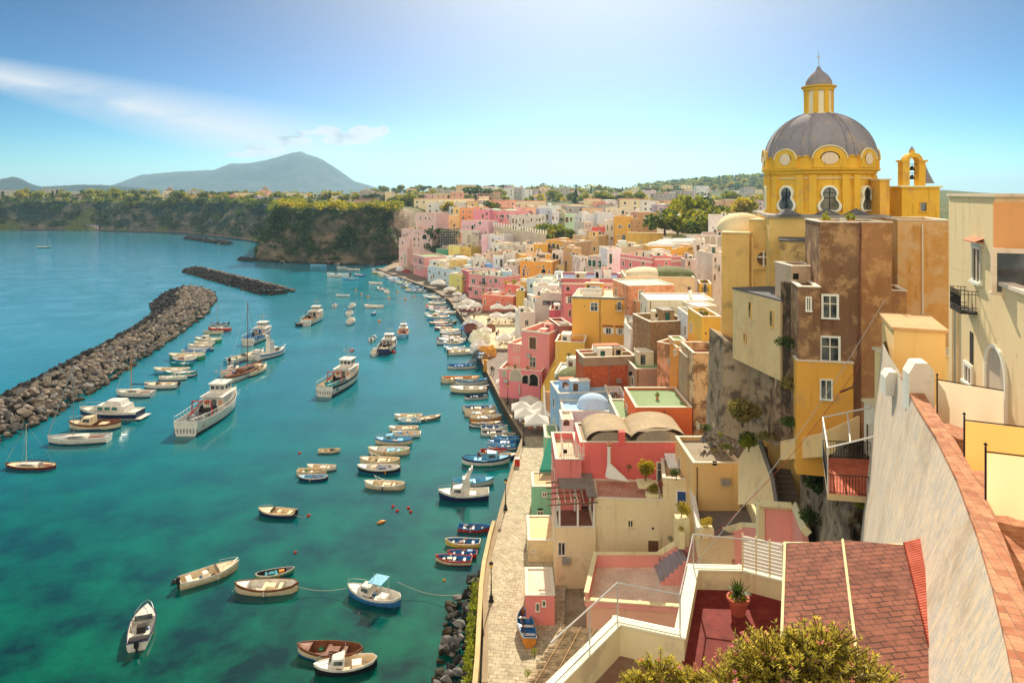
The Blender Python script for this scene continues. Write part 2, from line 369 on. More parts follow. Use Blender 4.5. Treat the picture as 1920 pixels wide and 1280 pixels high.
# ---- cliffs (swept, fissured rock with green on it)
def cliff_material(name, green, rock1, rock2):
 m, n, l, b = newmat(name, (.2, .15, .1), .95, .1)
 n1 = nd(n, 'ShaderNodeTexNoise', Scale=.055, Detail=8, Roughness=.62); l.new(mapped(n, l, (1, 1, 1.1)), n1.inputs['Vector'])
 n2 = nd(n, 'ShaderNodeTexNoise', Scale=.5, Detail=8, Roughness=.7); l.new(mapped(n, l, (.4, .4, 2.2)), n2.inputs['Vector'])
 n3 = nd(n, 'ShaderNodeTexNoise', Scale=.3, Detail=9, Roughness=.7); l.new(mapped(n, l), n3.inputs['Vector'])
 rk = mixc(n, l, ramp(n, l, n2.outputs[0], .35, .65), rock1, rock2)
 gr = mixc(n, l, ramp(n, l, n3.outputs[0], .4, .6), tuple(x * .45 for x in green), green)
 s = n.new('ShaderNodeSeparateXYZ'); g = n.new('ShaderNodeNewGeometry'); l.new(g.outputs['Position'], s.inputs[0])
 f = nd(n, 'ShaderNodeMath', operation='ADD'); l.new(ramp(n, l, n1.outputs[0], .42, .62, -.2, .9), f.inputs[0]); l.new(ramp(n, l, s.outputs[2], 30, 6, -.25, .3), f.inputs[1]); f.use_clamp = True
 l.new(mixc(n, l, f.outputs[0], gr, rk), b.inputs['Base Color']); bump(n, l, b, n3.outputs[0], .9, 1.2); return m
def cliff(name, pts, top, back, step, mat, amp, seed, low=0):
 line = []
 for i in range(len(pts) - 1):
  a, b = Vector(pts[i]), Vector(pts[i + 1]); k = max(1, int((b - a).length / step))
  for j in range(k): line.append((a.lerp(b, j / k), (b - a).normalized()))
 line.append((Vector(pts[-1]), line[-1][1]))
 nr = 13; rows = []
 for i in range(nr):
  t = i / (nr - 1); row = []
  for p, d in line:
   nrm = Vector((d.y, -d.x))          # inland when walking quay -> far left
   h = -2 + (top + 2) * t
   q = Vector((p.x * .045 + seed, p.y * .045, h * .07)); e = noise.noise(q) * amp + noise.noise(q * 3.7) * amp * .45 + noise.noise(q * 11) * amp * .18
   off = back * (t ** 1.3) * .8 + e * min(1, t * 3 + .2)
   if t < .12: off -= 2.0 * noise.noise(q * 6)
   row.append((p.x + nrm.x * off, p.y + nrm.y * off, h + (noise.noise(q * 2) * 3 if i == nr - 1 else 0)))
  rows.append(row)
 rows.append([(x + (Vector((0, 1)).x) * 0 + (30 if False else 0), y + 34, z - 1.5) for x, y, z in rows[-1]])
 mb = MB(); mb.grid(rows); o = mb.build(name, mat, smooth=False); struct(o); return rows
PROM = cliff('promontory_cliff', [gp(775, 488)] + CP + [gp(512, 450)], 30.5, 17, 3.2, cliff_material('cliff_rock_near', (.03, .05, .022), (.11, .085, .06), (.27, .20, .13)), 5.5, 3.1)
FARC = cliff('far_cliff', [gp(520, 452)] + BP[:-1], 29.5, 26, 6.5, cliff_material('cliff_rock_far', (.014, .048, .036), (.10, .09, .07), (.22, .19, .13)), 9, 9.7)
# beach strip under the far cliff
mb = MB(); rows = [[], []]
for x, y in [gp(505, 456)] + BP[:-1]:
 rows[0].append((x, y - 5, .35)); rows[1].append((x, y + 14, 1.8))
mb.grid(rows); struct(mb.build('beach', plaster((118, 100, 82), .3)))
# ---- leaf clouds
def leafcloud(mb, c, rx, ry, rz, n, size, mi=0, hollow=.45, aspect=1.0):
 for _ in range(n):
  while True:
   d = Vector((random.gauss(0, 1), random.gauss(0, 1), random.gauss(0, 1)))
   if d.length > .1: break
  d.normalize(); k = hollow + (1 - hollow) * random.random() ** .6
  p = Vector((c[0] + d.x * rx * k, c[1] + d.y * ry * k, c[2] + d.z * rz * k))
  a = Vector((random.uniform(-1, 1), random.uniform(-1, 1), random.uniform(-1, 1))).normalized()
  b = a.cross(Vector((random.uniform(-1, 1), random.uniform(-1, 1), random.uniform(-1, 1)))).normalized()
  s = size * random.uniform(.6, 1.35); a = a * s * aspect; b = b * s
  mb.face((p - a * .5 - b * .5, p + a * .5 - b * .35, p + a * .55 + b * .5, p - a * .35 + b * .45), mi)
def shrubs_on(rows, n, name, size, mat, lo, hi, thr=-.1):
 mb = MB(); k = 0
 while k < n:
  i = random.randint(lo, hi); j = random.randint(0, len(rows[0]) - 2); p = Vector(rows[i][j]).lerp(Vector(rows[i][j + 1]), random.random())
  if noise.noise(Vector((p.x * .05, p.y * .05, p.z * .12))) < thr: continue
  k += 1; s = size * random.uniform(.5, 1.5)
  leafcloud(mb, (p.x, p.y - .3, p.z), s, s, s * .75, 26, s * .42)
 return tag(mb.build(name, mat), None, None, None, 'stuff')
tag(shrubs_on(PROM, 900, 'cliff_shrubs', 1.9, LEAFD, 2, 12, -.12), 'dark green scrub growing over the promontory cliff', 'shrubs')
tag(shrubs_on(FARC, 1300, 'cliff_shrubs', 3.4, LEAFD, 3, 12, -.1), 'dark scrub covering the far cliffs across the bay', 'shrubs')
def wood_top(rows, n, name, s0, mats, back, label):
 mb = MB()
 for _ in range(n):
  j = random.randint(0, len(rows[0]) - 1); x, y, z = rows[-2][j]; bk = random.uniform(-1.5, back)
  s = s0 * random.uniform(.55, 1.4); mi = random.choice((0, 0, 1))
  for q in range(3): leafcloud(mb, (x + random.uniform(-s, s), y + bk + random.uniform(-s, s) * .6, z + s * random.uniform(.1, .7)), s * .7, s * .7, s * .6, 26, s * .27, mi)
 return tag(mb.build(name, mats), label, 'wood', None, 'stuff')
wood_top(PROM, 420, 'cliff_top_wood', 3.0, [LEAF, LEAFY], 34, 'sunlit olive and gold bushes along the promontory top')
wood_top(FARC, 560, 'cliff_top_wood', 4.2, [LEAFD, LEAF], 46, 'green trees massed along the far cliff top')
# ---- far island and hills (own distance, real relief)
def hillmat(name, c1, c2, sc=.004):
 m, n, l, b = newmat(name, c1, .95, .1)
 n1 = nd(n, 'ShaderNodeTexNoise', Scale=sc, Detail=9, Roughness=.65); l.new(mapped(n, l), n1.inputs['Vector'])
 l.new(mixc(n, l, ramp(n, l, n1.outputs[0], .4, .6), c1, c2), b.inputs['Base Color']); return m
def range_hill(name, D, prof, depth, mat, amp):
 xs = [p[0] for p in prof]; rows = []; nx = 190; ny = 36
 for i in range(ny + 1):
  v = -1 + 2 * i / ny; row = []
  for j in range(nx + 1):
   px = xs[0] + (xs[-1] - xs[0]) * j / nx
   for q in range(len(prof) - 1):
    if prof[q][0] <= px <= prof[q + 1][0]: t = (px - prof[q][0]) / (prof[q + 1][0] - prof[q][0]); py = prof[q][1] * (1 - t) + prof[q + 1][1] * t; break
   top = H + (362 - py) * D / F; x = (px - 960) * D / F; y = D + v * depth
   w = max(0, 1 - abs(v)) ** 1.25
   q = Vector((x * .0022, y * .0022, 1)); rid = abs(noise.noise(q * 1.3)) * 2 + abs(noise.noise(q * 4)) * .8 + abs(noise.noise(q * 10)) * .3
   row.append((x, y, -3 + (top + 3) * w * (1 - amp * rid * (1 - w ** 3)) + noise.noise(q * 30) * 3 * w))
  rows.append(row)
 mb = MB(); mb.grid(rows); return struct(mb.build(name, mat, smooth=True))
range_hill('island_mountain', 5600, [(120, 362), (180, 351), (215, 346), (245, 335), (265, 328), (330, 322), (370, 320), (400, 319), (432, 307), (468, 306), (500, 300), (522, 294), (545, 287), (563, 284), (578, 290), (592, 294), (604, 299), (625, 312), (645, 326), (665, 340), (690, 347), (720, 356), (760, 366)], 1150, hillmat('mountain_green', (.006, .026, .034), (.022, .048, .05)), .38)
range_hill('far_hill', 3300, [(-160, 366), (-80, 350), (-30, 338), (0, 336), (26, 331), (44, 337), (58, 345), (80, 350), (100, 349), (150, 346), (200, 347), (250, 351), (300, 356), (330, 364)], 420, hillmat('hill_green', (.008, .03, .03), (.02, .05, .04)), .3)
# ---- boulders
def rock_mesh(seed, name, mats):
 import bmesh
 rnd = random.Random(seed); bm = bmesh.new()
 for _ in range(13):
  d = Vector((rnd.gauss(0, 1), rnd.gauss(0, 1), rnd.gauss(0, 1))).normalized()
  bm.verts.new(Vector((d.x * rnd.uniform(.8, 1.15), d.y * rnd.uniform(.6, .95), d.z * rnd.uniform(.5, .8))) * .5)
 r = bmesh.ops.convex_hull(bm, input=bm.verts)
 bmesh.ops.delete(bm, geom=[g for g in r['geom_interior'] if isinstance(g, bmesh.types.BMVert)], context='VERTS')
 bmesh.ops.bevel(bm, geom=bm.edges[:], offset=.018, segments=1, affect='EDGES')
 me = bpy.data.meshes.new(name); bm.to_mesh(me); bm.free(); me.materials.append(mats); return me
def rockmat(name, c1, c2, sc=1.0):
 m, n, l, b = newmat(name, c1, .92, .2)
 n1 = nd(n, 'ShaderNodeTexNoise', Scale=1.4 * sc, Detail=9, Roughness=.7); l.new(mapped(n, l), n1.inputs['Vector'])
 g = n.new('ShaderNodeNewGeometry'); oi = n.new('ShaderNodeObjectInfo')
 s = n.new('ShaderNodeSeparateXYZ'); l.new(g.outputs['Position'], s.inputs[0])
 c = mixc(n, l, ramp(n, l, n1.outputs[0], .35, .65), c1, c2)
 v = nd(n, 'ShaderNodeMath', operation='ADD', use_clamp=False); l.new(oi.outputs['Random'], v.inputs[0]); l.new(g.outputs['Random Per Island'], v.inputs[1])
 fr = nd(n, 'ShaderNodeMath', operation='FRACT'); l.new(v.outputs[0], fr.inputs[0])
 c = mixc(n, l, ramp(n, l, fr.outputs[0], 0, 1, 0, .6), c, tuple(x * .42 for x in c1))
 c = mixc(n, l, ramp(n, l, s.outputs[2], .75, .25), c, (.05, .035, .012))     # weed line at the water
 l.new(c, b.inputs['Base Color']); bump(n, l, b, n1.outputs[0], .5, .1); return m
RL = rockmat('rock_tan', (.19, .15, .115), (.40, .33, .26)); RD = rockmat('rock_dark', (.022, .020, .020), (.065, .058, .055)); RG = rockmat('rock_grey', (.13, .12, .115), (.30, .28, .26))
RMESH = {k: [rock_mesh(i + k * 20, 'boulder', (RL, RD, RG)[k]) for i in range(8)] for k in range(3)}
def spot(mb, me, loc, rot, s, mi):
 from mathutils import Euler
 E = Euler(rot).to_matrix(); n = len(mb.v)
 mb.v += [tuple(E @ (v.co * s) + Vector(loc)) for v in me.vertices]
 for p in me.polygons: mb.f.append(tuple(n + i for i in p.vertices)); mb.m.append(mi)
ROCKS = []        # (screen size, loc, size, kind, site)
def breakwater(a, b, w0, w1, h, dens, size, site, dk=.38, n_end=0):
 a, b = Vector(a), Vector(b); d = (b - a); L = d.length; d.normalize(); nr = Vector((-d.y, d.x))    # nr: seaward
 k = int(L * (w0 + w1) / 2 * dens)
 for _ in range(k):
  t = random.random(); u = random.uniform(-1, 1); w = (w0 + (w1 - w0) * t) / 2
  p = a + d * (t * L) + nr * (u * w); z = h * max(0, 1 - abs(u) ** 1.8) - .25 + random.uniform(-.2, .3)
  s = size * random.uniform(.5, 1.65); kk = 1 if u > 1 - 2 * dk + random.uniform(-.12, .12) else (2 if random.random() < .3 else 0)
  ROCKS.append((s / p.y, (p.x, p.y, z), s, kk, site))
PB = [((-92, 84), 17), ((-89.5, 107), 17), ((-90, 120), 16.5), ((-93, 143), 16.5), ((-99, 178), 16), ((-104.5, 205), 16.5), ((-110.5, 228), 18), ((-121, 252), 22), ((-129, 272), 19)]
for i in range(len(PB) - 1):
 breakwater(PB[i][0], PB[i + 1][0], PB[i][1], PB[i + 1][1], 3.2, 1.05, 1.4, 'long', .42)
breakwater((-93, 272), (-163, 350), 15, 12, 2.6, .9, 1.4, 'short', .5)
breakwater(gp(352, 447.5), gp(430, 459), 9, 7, 2.2, .35, 3, 'far', 1)
breakwater(gp(450, 487), gp(480, 489), 7, 9, 1.5, .4, 2.4, 'far', 1)
for _ in range(130):
 y = random.uniform(53, 70); x = -3.0 - random.random() ** 1.1 * 3.2 * (1 if y < 67 else .5); s = random.uniform(.45, 1.5)
 ROCKS.append((3, (x, y, .9 * max(0, 1 - (-3 - x) / 3.2) + .1 + random.uniform(-.1, .25)), s, 1 if random.random() < .62 else 2, 'path'))
for _ in range(170):
 q = random.random(); i = random.randint(0, len(CP) - 3); a, b = Vector(CP[i]), Vector(CP[i + 1]); p = a.lerp(b, q)
 ROCKS.append((.001, (p.x + random.uniform(-2, 2), p.y - random.uniform(0, 4), random.uniform(-.2, .8)), random.uniform(1, 3.4), 1, 'cliff'))
ROCKS.sort(key=lambda t: -t[0])
NAMES = {'long': ('rough boulder heaped on the near end of the long breakwater', 'boulders of the long breakwater'),
         'path': ('dark boulder in the heap between the sea and the paved path', 'boulders below the paved path')}
mbr = MB(); nb = 0
for sz, loc, s, k, site in ROCKS:
 me = RMESH[k][random.randrange(8)]; rot = (random.uniform(-.5, .5), random.uniform(-.5, .5), random.uniform(0, 6.28))
 vis = site != 'long' or (-.76 * loc[1] < loc[0])
 if nb < 298 and site in NAMES and vis:
  o = link('boulder', me, None, loc, 0, s); o.rotation_euler = rot; tag(o, NAMES[site][0], 'boulder', NAMES[site][1]); nb += 1
 else: spot(mbr, me, loc, rot, s, k)
tag(mbr.build('breakwater_rocks', [RL, RD, RG]), 'many boulders forming the breakwaters and the cliff foot', 'rocks', None, 'stuff')
# solid core so no water shows between the stones
mb = MB()
for i in range(len(PB) - 1):
 (ax, ay), wa = PB[i]; (bx, by), wb = PB[i + 1]
 mb.hexa([(ax - wa * .42, ay, -2), (ax + wa * .42, ay, -2), (bx + wb * .42, by, -2), (bx - wb * .42, by, -2), (ax - wa * .16, ay, 2.2), (ax + wa * .16, ay, 2.2), (bx + wb * .16, by, 2.2), (bx - wb * .16, by, 2.2)])
a, b = Vector((-92, 270)), Vector((-166, 350)); nr = Vector((-.73, -.68))
mb.hexa([tuple(a + nr * 6) + (-2,), tuple(a - nr * 6) + (-2,), tuple(b - nr * 5) + (-2,), tuple(b + nr * 5) + (-2,), tuple(a + nr * 2) + (1.6,), tuple(a - nr * 2) + (1.6,), tuple(b - nr * 2) + (1.6,), tuple(b + nr * 2) + (1.6,)])
struct(mb.build('breakwater_core', RD))
# ---- quay and promenade
def stone_wall_m():
 return tilem('quay_stone', (66, 56, 46), (96, 82, 66), (34, 28, 22), 1.1, .42, vert='y')
PAVE = tilem('paving_stone', (172, 156, 128), (200, 184, 154), (112, 98, 74), .62, .42, rot=(0, 0, .12), ms=.022)
PAVE2 = tilem('dark_paving', (112, 98, 88), (140, 124, 108), (70, 62, 54), 1.0, .6, rot=(0, 0, .45), ms=.03)
PAVE3 = tilem('square_paving', (196, 172, 132), (216, 194, 156), (150, 130, 96), 1.6, 1.1, rot=(0, 0, .4), ms=.03)
def qstrip(i0, i1, w, z, mat, name):
 rows = [[], []]
 for i in range(i0, i1 + 1):
  a = Vector(QP[max(i - 1, 0)]); b = Vector(QP[min(i + 1, len(QP) - 1)]); d = (b - a).normalized(); nrm = Vector((d.y, -d.x))
  p = Vector(QP[i]); ww = w[i - i0] if isinstance(w, (list, tuple)) else w
  rows[0].append((p.x, p.y, z)); q = p + nrm * ww; rows[1].append((q.x, q.y, z))
 mb = MB(); mb.grid([rows[0], rows[1]]); return struct(mb.build(name, mat)), rows
qstrip(0, 7, [7, 7, 7, 8, 9, 10, 11, 13], 1.45, PAVE, 'promenade')
qstrip(7, 15, [13, 13, 22, 27, 22, 18, 16, 15, 15], 1.446, PAVE2, 'quay')
# sunlit paved square between the umbrellas
mb = MB(); mb.face([gp(900, 655, 1.45) + (1.452,), gp(965, 655, 1.45) + (1.452,), gp(992, 612, 1.45) + (1.452,), gp(965, 585, 1.45) + (1.452,), gp(880, 588, 1.45) + (1.452,)]); struct(mb.build('square', PAVE3))
mb = MB(); rows = [[], [], []]
for i, (x, y) in enumerate(QP):
 rows[0].append((x - .25, y, -3)); rows[1].append((x, y, 1.44)); rows[2].append((x + .6, y + .0, 1.44))
mb.grid(rows); struct(mb.build('quay_wall', stone_wall_m()))
kerb = MB()
for i in range(1, len(QP) - 1):
 a, b = Vector(QP[i]), Vector(QP[i + 1]); d = (b - a).normalized(); nrm = Vector((d.y, -d.x)) * .45
 kerb.hexa([(a.x, a.y, 1.2), (a.x + nrm.x, a.y + nrm.y, 1.2), (b.x + nrm.x, b.y + nrm.y, 1.2), (b.x, b.y, 1.2), (a.x, a.y, 1.56), (a.x + nrm.x, a.y + nrm.y, 1.56), (b.x + nrm.x, b.y + nrm.y, 1.56), (b.x, b.y, 1.56)], 0)
struct(kerb.build('quay_kerb', plaster((150, 132, 104), .35)))
# low sea wall beside the near path
sw = MB()
pts = [(-2.9, 50), (-2.85, 56), (-2.95, 62), (-3.0, 66), (-2.9, 70), (-2.45, 76), (-2.1, 79)]
for (ax, ay), (bx, by) in zip(pts, pts[1:]):
 sw.hexa([(ax - .22, ay, .2), (ax + .22, ay, .2), (bx + .22, by, .2), (bx - .22, by, .2), (ax - .2, ay, 2.15), (ax + .2, ay, 2.15), (bx + .2, by, 2.15), (bx - .2, by, 2.15)])
o = sw.build('sea_wall', plaster((196, 172, 124), .45)); tag(o, 'low weathered sea wall along the near end of the paved path', 'wall')
# green hedge tumbling down outside it
hb = MB()
for _ in range(240):
 y = random.uniform(50, 69); leafcloud(hb, (-3.45 + random.uniform(-.35, .2), y, 1.0 + random.uniform(-.5, .5)), .4, .5, .35, 26, .13)
tag(hb.build('sea_wall_creeper', leafm('creeper_green', (60, 90, 24), (176, 178, 40), .4, 1.2)), 'bright green creeper hanging over the rocks below the sea wall', 'creeper', None, 'stuff')
# ---- haze
hz = bpy.data.materials.new('haze'); hz.use_nodes = True; n = hz.node_tree.nodes; l = hz.node_tree.links; n.clear()
ho = n.new('ShaderNodeOutputMaterial'); pv = n.new('ShaderNodeVolumePrincipled'); pv.inputs['Density'].default_value = HAZE if 'HAZE' in globals() else 1.05e-4
pv.inputs['Color'].default_value = (.46, .75, 1, 1); pv.inputs['Anisotropy'].default_value = .35
l.new(pv.outputs[0], ho.inputs['Volume'])
mb = MB(); mb.box(-20600, 20600, -400, 20600, -8, 440); o = mb.build('haze', hz); o['kind'] = 'stuff'
# ================================================================ HOUSES
GL = glassm()
WM = {}
def ring(mb, w, h, t, y0, y1, mi=0, sill=True):
 mb.box(-w / 2 - t, -w / 2, y0, y1, -h / 2, h / 2 + t, mi); mb.box(w / 2, w / 2 + t, y0, y1, -h / 2, h / 2 + t, mi)
 mb.box(-w / 2, w / 2, y0, y1 + .002, h / 2, h / 2 + t, mi)
 if sill: mb.box(-w / 2 - t * 1.3, w / 2 + t * 1.3, y0 - .08, y1, -h / 2 - .1, -h / 2, mi)
def arch_pts(w, h, k=9):
 """half-round topped outline, centred, from bottom left round to bottom right"""
 r = w / 2; zc = h / 2 - r
 return [(-r, -h / 2)] + [(-r * math.cos(math.pi * i / k), zc + r * math.sin(math.pi * i / k)) for i in range(k + 1)] + [(r, -h / 2)]
def window_parts(kind, w, h, frame):
 """meshes of one opening, cached by size; local x right, z up, faces -y"""
 w = round(w * 5) / 5 or .4; h = round(h * 5) / 5 or .4; key = (kind, w, h, frame)
 if key in WM: return WM[key]
 out = []; fm = frame
 def one(nm, mb, m): out.append((nm, mb.mesh(nm, m)))
 if kind in 'wosbgdfc':
  a = MB(); ring(a, w, h, .14 if w > .7 else .09, -.07, .02, sill=kind not in 'df')
  one({'d': 'door', 'f': 'door'}.get(kind, 'window'), a, fm)
  if kind in 'wof' or kind == 'c':
   g = MB(); g.box(-w / 2, w / 2, -.015, .01, -h / 2, h / 2); one('pane', g, GL)
   s = MB(); s.box(-.035, .035, -.05, -.015, -h / 2, h / 2)
   if h > 1.2: s.box(-w / 2, -.035, -.045, -.016, h * .12, h * .12 + .06); s.box(.035, w / 2, -.045, -.016, h * .12, h * .12 + .06)
   one('sash', s, TRIM if kind != 'f' else GREYP)
  if kind in 'sbg':
   m = {'s': GREEN, 'b': BROWN, 'g': GREYP}[kind]
   for sx in (-1, 1):
    g = MB(); x0, x1 = (-w / 2, -.02) if sx < 0 else (.02, w / 2); g.box(x0, x1, -.06, -.02, -h / 2, h / 2)
    k = max(3, int(h / .22))
    for i in range(k): z = -h / 2 + h * (i + .5) / k; g.box(x0 + .05, x1 - .05, -.085, -.06, z - .03, z + .03)
    one('shutter', g, m)
  if kind == 'o':
   for sx in (-1, 1):
    g = MB(); x0 = sx * (w / 2 + .16); g.box(min(x0, x0 + sx * w * .5), max(x0, x0 + sx * w * .5), -.1, -.04, -h / 2, h / 2); one('shutter', g, WHITE)
   t = MB()
   for i in range(int((w * 1.6 + .8) / .18)): xx = -w * .8 - .4 + i * .18; t.tube([(xx, -.3, h / 2 + .35), (xx, .02, h / 2 + .5)], .08, 5)
   one('tile_hood', t, paint((176, 84, 52), .8))
  if kind == 'd':
   g = MB(); g.box(-w / 2, w / 2, -.02, .01, -h / 2, h / 2); one('door_leaf', g, BROWN if fm is not WHITE else BLUE)
  if kind == 'f':
   b = MB(); b.box(-w * .95, w * .95, -.95, .0, -h / 2 - .16, -h / 2 - .02); one('balcony_slab', b, TRIM)
   b = MB(); n = max(5, int(w * 1.9 / .22))
   for i in range(n + 1): x = -w * .92 + w * 1.84 * i / n; b.box(x - .02, x + .02, -.93, -.89, -h / 2 - .02, -h / 2 + .92)
   for sx in (-1, 1):
    for i in range(5): y = -.9 + i * .19; b.box(sx * w * .92 - .02, sx * w * .92 + .02, y - .02, y + .02, -h / 2 - .02, -h / 2 + .92)
    b.box(min(sx * w * .92, sx * w * .92 + .04), max(sx * w * .92, sx * w * .92 + .04), -.95, 0, -h / 2 + .92, -h / 2 + .97)
   b.box(-w * .95, w * .95, -.96, -.88, -h / 2 + .922, -h / 2 + .98); one('railing', b, IRON)
 if kind in 'aAW':
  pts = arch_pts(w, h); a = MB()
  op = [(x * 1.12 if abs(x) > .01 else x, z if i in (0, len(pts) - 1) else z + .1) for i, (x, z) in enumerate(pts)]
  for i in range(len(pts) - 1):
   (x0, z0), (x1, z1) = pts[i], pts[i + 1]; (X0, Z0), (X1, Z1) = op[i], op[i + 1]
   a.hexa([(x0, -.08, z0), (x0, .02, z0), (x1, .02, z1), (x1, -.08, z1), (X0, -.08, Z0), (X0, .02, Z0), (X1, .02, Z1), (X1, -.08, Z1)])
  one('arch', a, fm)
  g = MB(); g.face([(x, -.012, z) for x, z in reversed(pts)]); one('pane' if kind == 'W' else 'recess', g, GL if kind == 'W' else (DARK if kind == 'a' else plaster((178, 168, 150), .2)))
 if kind == 'h':
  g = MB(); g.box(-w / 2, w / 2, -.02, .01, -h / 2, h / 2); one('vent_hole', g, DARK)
 if kind == 'u':    # air conditioning unit
  g = MB(); g.box(-w / 2, w / 2, -.35, -.02, -h / 2, h / 2); g.lathe([(0, 0), (.27, 0), (.27, .02), (0, .02)], 12, (0, 0, 0)); one('air_conditioner', g, STEEL)
 WM[key] = out; return out
def merge_far(kind, w, h, frame):
 w = max(.4, round(w * 2.5) / 2.5); h = max(.4, round(h * 2.5) / 2.5); key = ('far', kind, w, h, frame)
 if key in WM: return WM[key]
 a = MB(); inner = {'s': GREEN, 'b': BROWN, 'g': GREYP, 'd': BROWN}.get(kind, GL)
 if kind in 'aAW':
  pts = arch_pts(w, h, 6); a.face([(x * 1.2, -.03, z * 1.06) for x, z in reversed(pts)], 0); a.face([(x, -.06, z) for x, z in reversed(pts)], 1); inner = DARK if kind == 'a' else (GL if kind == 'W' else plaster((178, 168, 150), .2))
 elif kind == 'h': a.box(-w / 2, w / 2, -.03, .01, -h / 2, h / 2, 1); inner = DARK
 else:
  ring(a, w, h, .16, -.06, .02); a.box(-w / 2, w / 2, -.03, .01, -h / 2, h / 2, 1)
  if kind == 'f': a.box(-w, w, -.9, 0, -h / 2 - .2, -h / 2 - .02, 0); a.box(-w, w, -.9, -.82, -h / 2, -h / 2 + .8, 1)
 me = a.mesh({'d': 'door', 'a': 'arch', 'A': 'arch', 'h': 'vent_hole'}.get(kind, 'window'), [frame, inner]); WM[key] = me; return me
def put_window(parent, kind, w, h, x, y, z, rz, frame, near):
 if kind == 'u' or near:
  first = None
  for nm, me in window_parts(kind, w, h, frame):
   if first is None: first = link(nm, me, parent, (x, y, z), rz)
   else: link(nm, me, first)
 else: link({'d': 'door', 'a': 'arch', 'A': 'arch', 'h': 'vent_hole'}.get(kind, 'window'), merge_far(kind, w, h, frame), parent, (x, y, z), rz)
PXLIST = []
def house(label, x0, x1, ytop, D0, D1=None, L=9, col=(220, 200, 180), wins=(), roof=ROOFC, vols=(), pipes=None, wear=.36, alt=None, par=.5, cat='house', frame=None, auto=0, rnd=1, zb=None, name='house', chim=None, band=None, side=None, domes=(), near=None, group=None):
 """box house. front face from pixel column x0 at depth D0 to x1 at depth D1, its top at pixel row ytop (left end)."""
 if D1 is None: D1 = D0 + (random.Random(int(x0 * 3 + ytop)).uniform(-.22, .22) * (x1 - x0) * D0 / F if 95 < D0 and cat == 'house' else 0)
 X0, X1 = (x0 - 960) * D0 / F, (x1 - 960) * D1 / F
 A = Vector((X0, D0)); B = Vector((X1, D1)); w = (B - A).length; u = (B - A) / w; rz = math.atan2(u.y, u.x); nn = Vector((-u.y, u.x))
 zt = H - (ytop - 362) * D0 / F
 if zb is None:
  zb = min([ground(*(A + u * w * s + nn * L * t)) for s in (0, .5, 1) for t in (0, .5, 1)]); zb = max(zb, .3) - 1.0
 zb = min(zb, zt - 2)
 root = thing(name, label, cat, (A.x, A.y, zb), rz, group)
 mat = plaster(col, wear, alt) if isinstance(col, tuple) else col; h = zt - zb; fr = frame or TRIM
 if near is None: near = D0 < 175
 def block(bx0, bx1, by0, by1, z1, m, z0=0, rf=roof, p=par, nm='wall'):
  a = MB(); t = .22
  if p > 0:
   a.box(bx0, bx1, by0, by1, z0, z1 - p, 0, top=False, bottom=False)
   for q in ((bx0, bx1, by0, by0 + t), (bx0, bx1, by1 - t, by1), (bx0, bx0 + t, by0 + t, by1 - t), (bx1 - t, bx1, by0 + t, by1 - t)):
    a.box(q[0], q[1], q[2], q[3], z1 - p, z1, 0, bottom=False)
  else: a.box(bx0, bx1, by0, by1, z0, z1, 0, bottom=False)
  o = a.build(nm, m, root)
  g = MB(); e = .02
  if p > 0: g.box(bx0 + e, bx1 - e, by0 + e, by1 - e, z1 - p - .06, z1 - p + .02)
  else: g.box(bx0 - .12, bx1 + .12, by0 - .12, by1 + .12, z1 + .003, z1 + .13)
  g.build('roof', rf, root)
  if p > 0:   # coping
   c = MB(); o2 = .05
   for q in ((bx0 - o2, bx1 + o2, by0 - o2, by0 + t + o2), (bx0 - o2, bx1 + o2, by1 - t - o2, by1 + o2), (bx0 - o2, bx0 + t + o2, by0 + t + o2, by1 - t - o2), (bx1 - t - o2, bx1 + o2, by0 + t + o2, by1 - t - o2)):
    c.box(q[0], q[1], q[2], q[3], z1 + .003, z1 + .08)
   c.build('coping', TRIM if near else fr, root)
 block(0, w, 0, L, h, mat)
 def loc(px, py, yl=0):
  d = Vector(((px - 960) / F, 1, -(py - 362) / F)); o = Vector((-A.x, -A.y, H - zb))
  dx = d.x * u.x + d.y * u.y; dy = d.x * nn.x + d.y * nn.y; ox = o.x * u.x + o.y * u.y; oy = o.x * nn.x + o.y * nn.y
  t = (yl - oy) / dy; return (ox + dx * t, o.z + d.z * t, t)
 for v in vols:      # (x0,x1,ytop,setback,L,colour[,roof])
  ax, az, _ = loc(v[0], v[2], v[3]); bx, _, _ = loc(v[1], v[2], v[3])
  c = v[5] if len(v) > 5 and v[5] else mat; c = plaster(c, wear, alt) if isinstance(c, tuple) else c
  block(ax, bx, v[3], v[3] + v[4], az, c, loc(v[0], v[7], v[3])[1] if len(v) > 7 else 0 if v[3] < 0 or v[3] > L - .1 else h - par - .05, v[6] if len(v) > 6 else roof, min(par, .4))
 used = []
 for q in wins:
  px, py, wp, hp, k = q[:5]; sb = q[5] if len(q) > 5 else 0
  x, z, t = loc(px, py, sb); s = t / F; used.append((x, z))
  put_window(root, k, wp * s * (u.x if u.x > .5 else 1) ** -1, hp * s, x, sb, z, 0, fr, near)
 rd = random.Random(int(x0 * 7 + ytop * 13))
 if auto:
  floors = max(1, min(auto, int(h / 3.1))); cols = max(1, int(w / 3.3))
  for f in range(floors):
   for c in range(cols):
    if rd.random() < .2: continue
    k = rd.choice('wwwsgbw'); x = w * (c + .5) / cols + rd.uniform(-.4, .4); z = h - par - 1.75 - f * 3.1
    if z < 1.2: continue
    if k in 'sgb' and rd.random() < .3: put_window(root, 'f', .95, 2.1, x, 0, z - .25, 0, fr, near)
    else: put_window(root, k, rd.choice((.7, .9, 1.0)), rd.choice((1.1, 1.3, 1.7)), x, 0, z, 0, fr, near)
 # the side that the camera can see
 cx = (x0 + x1) / 2
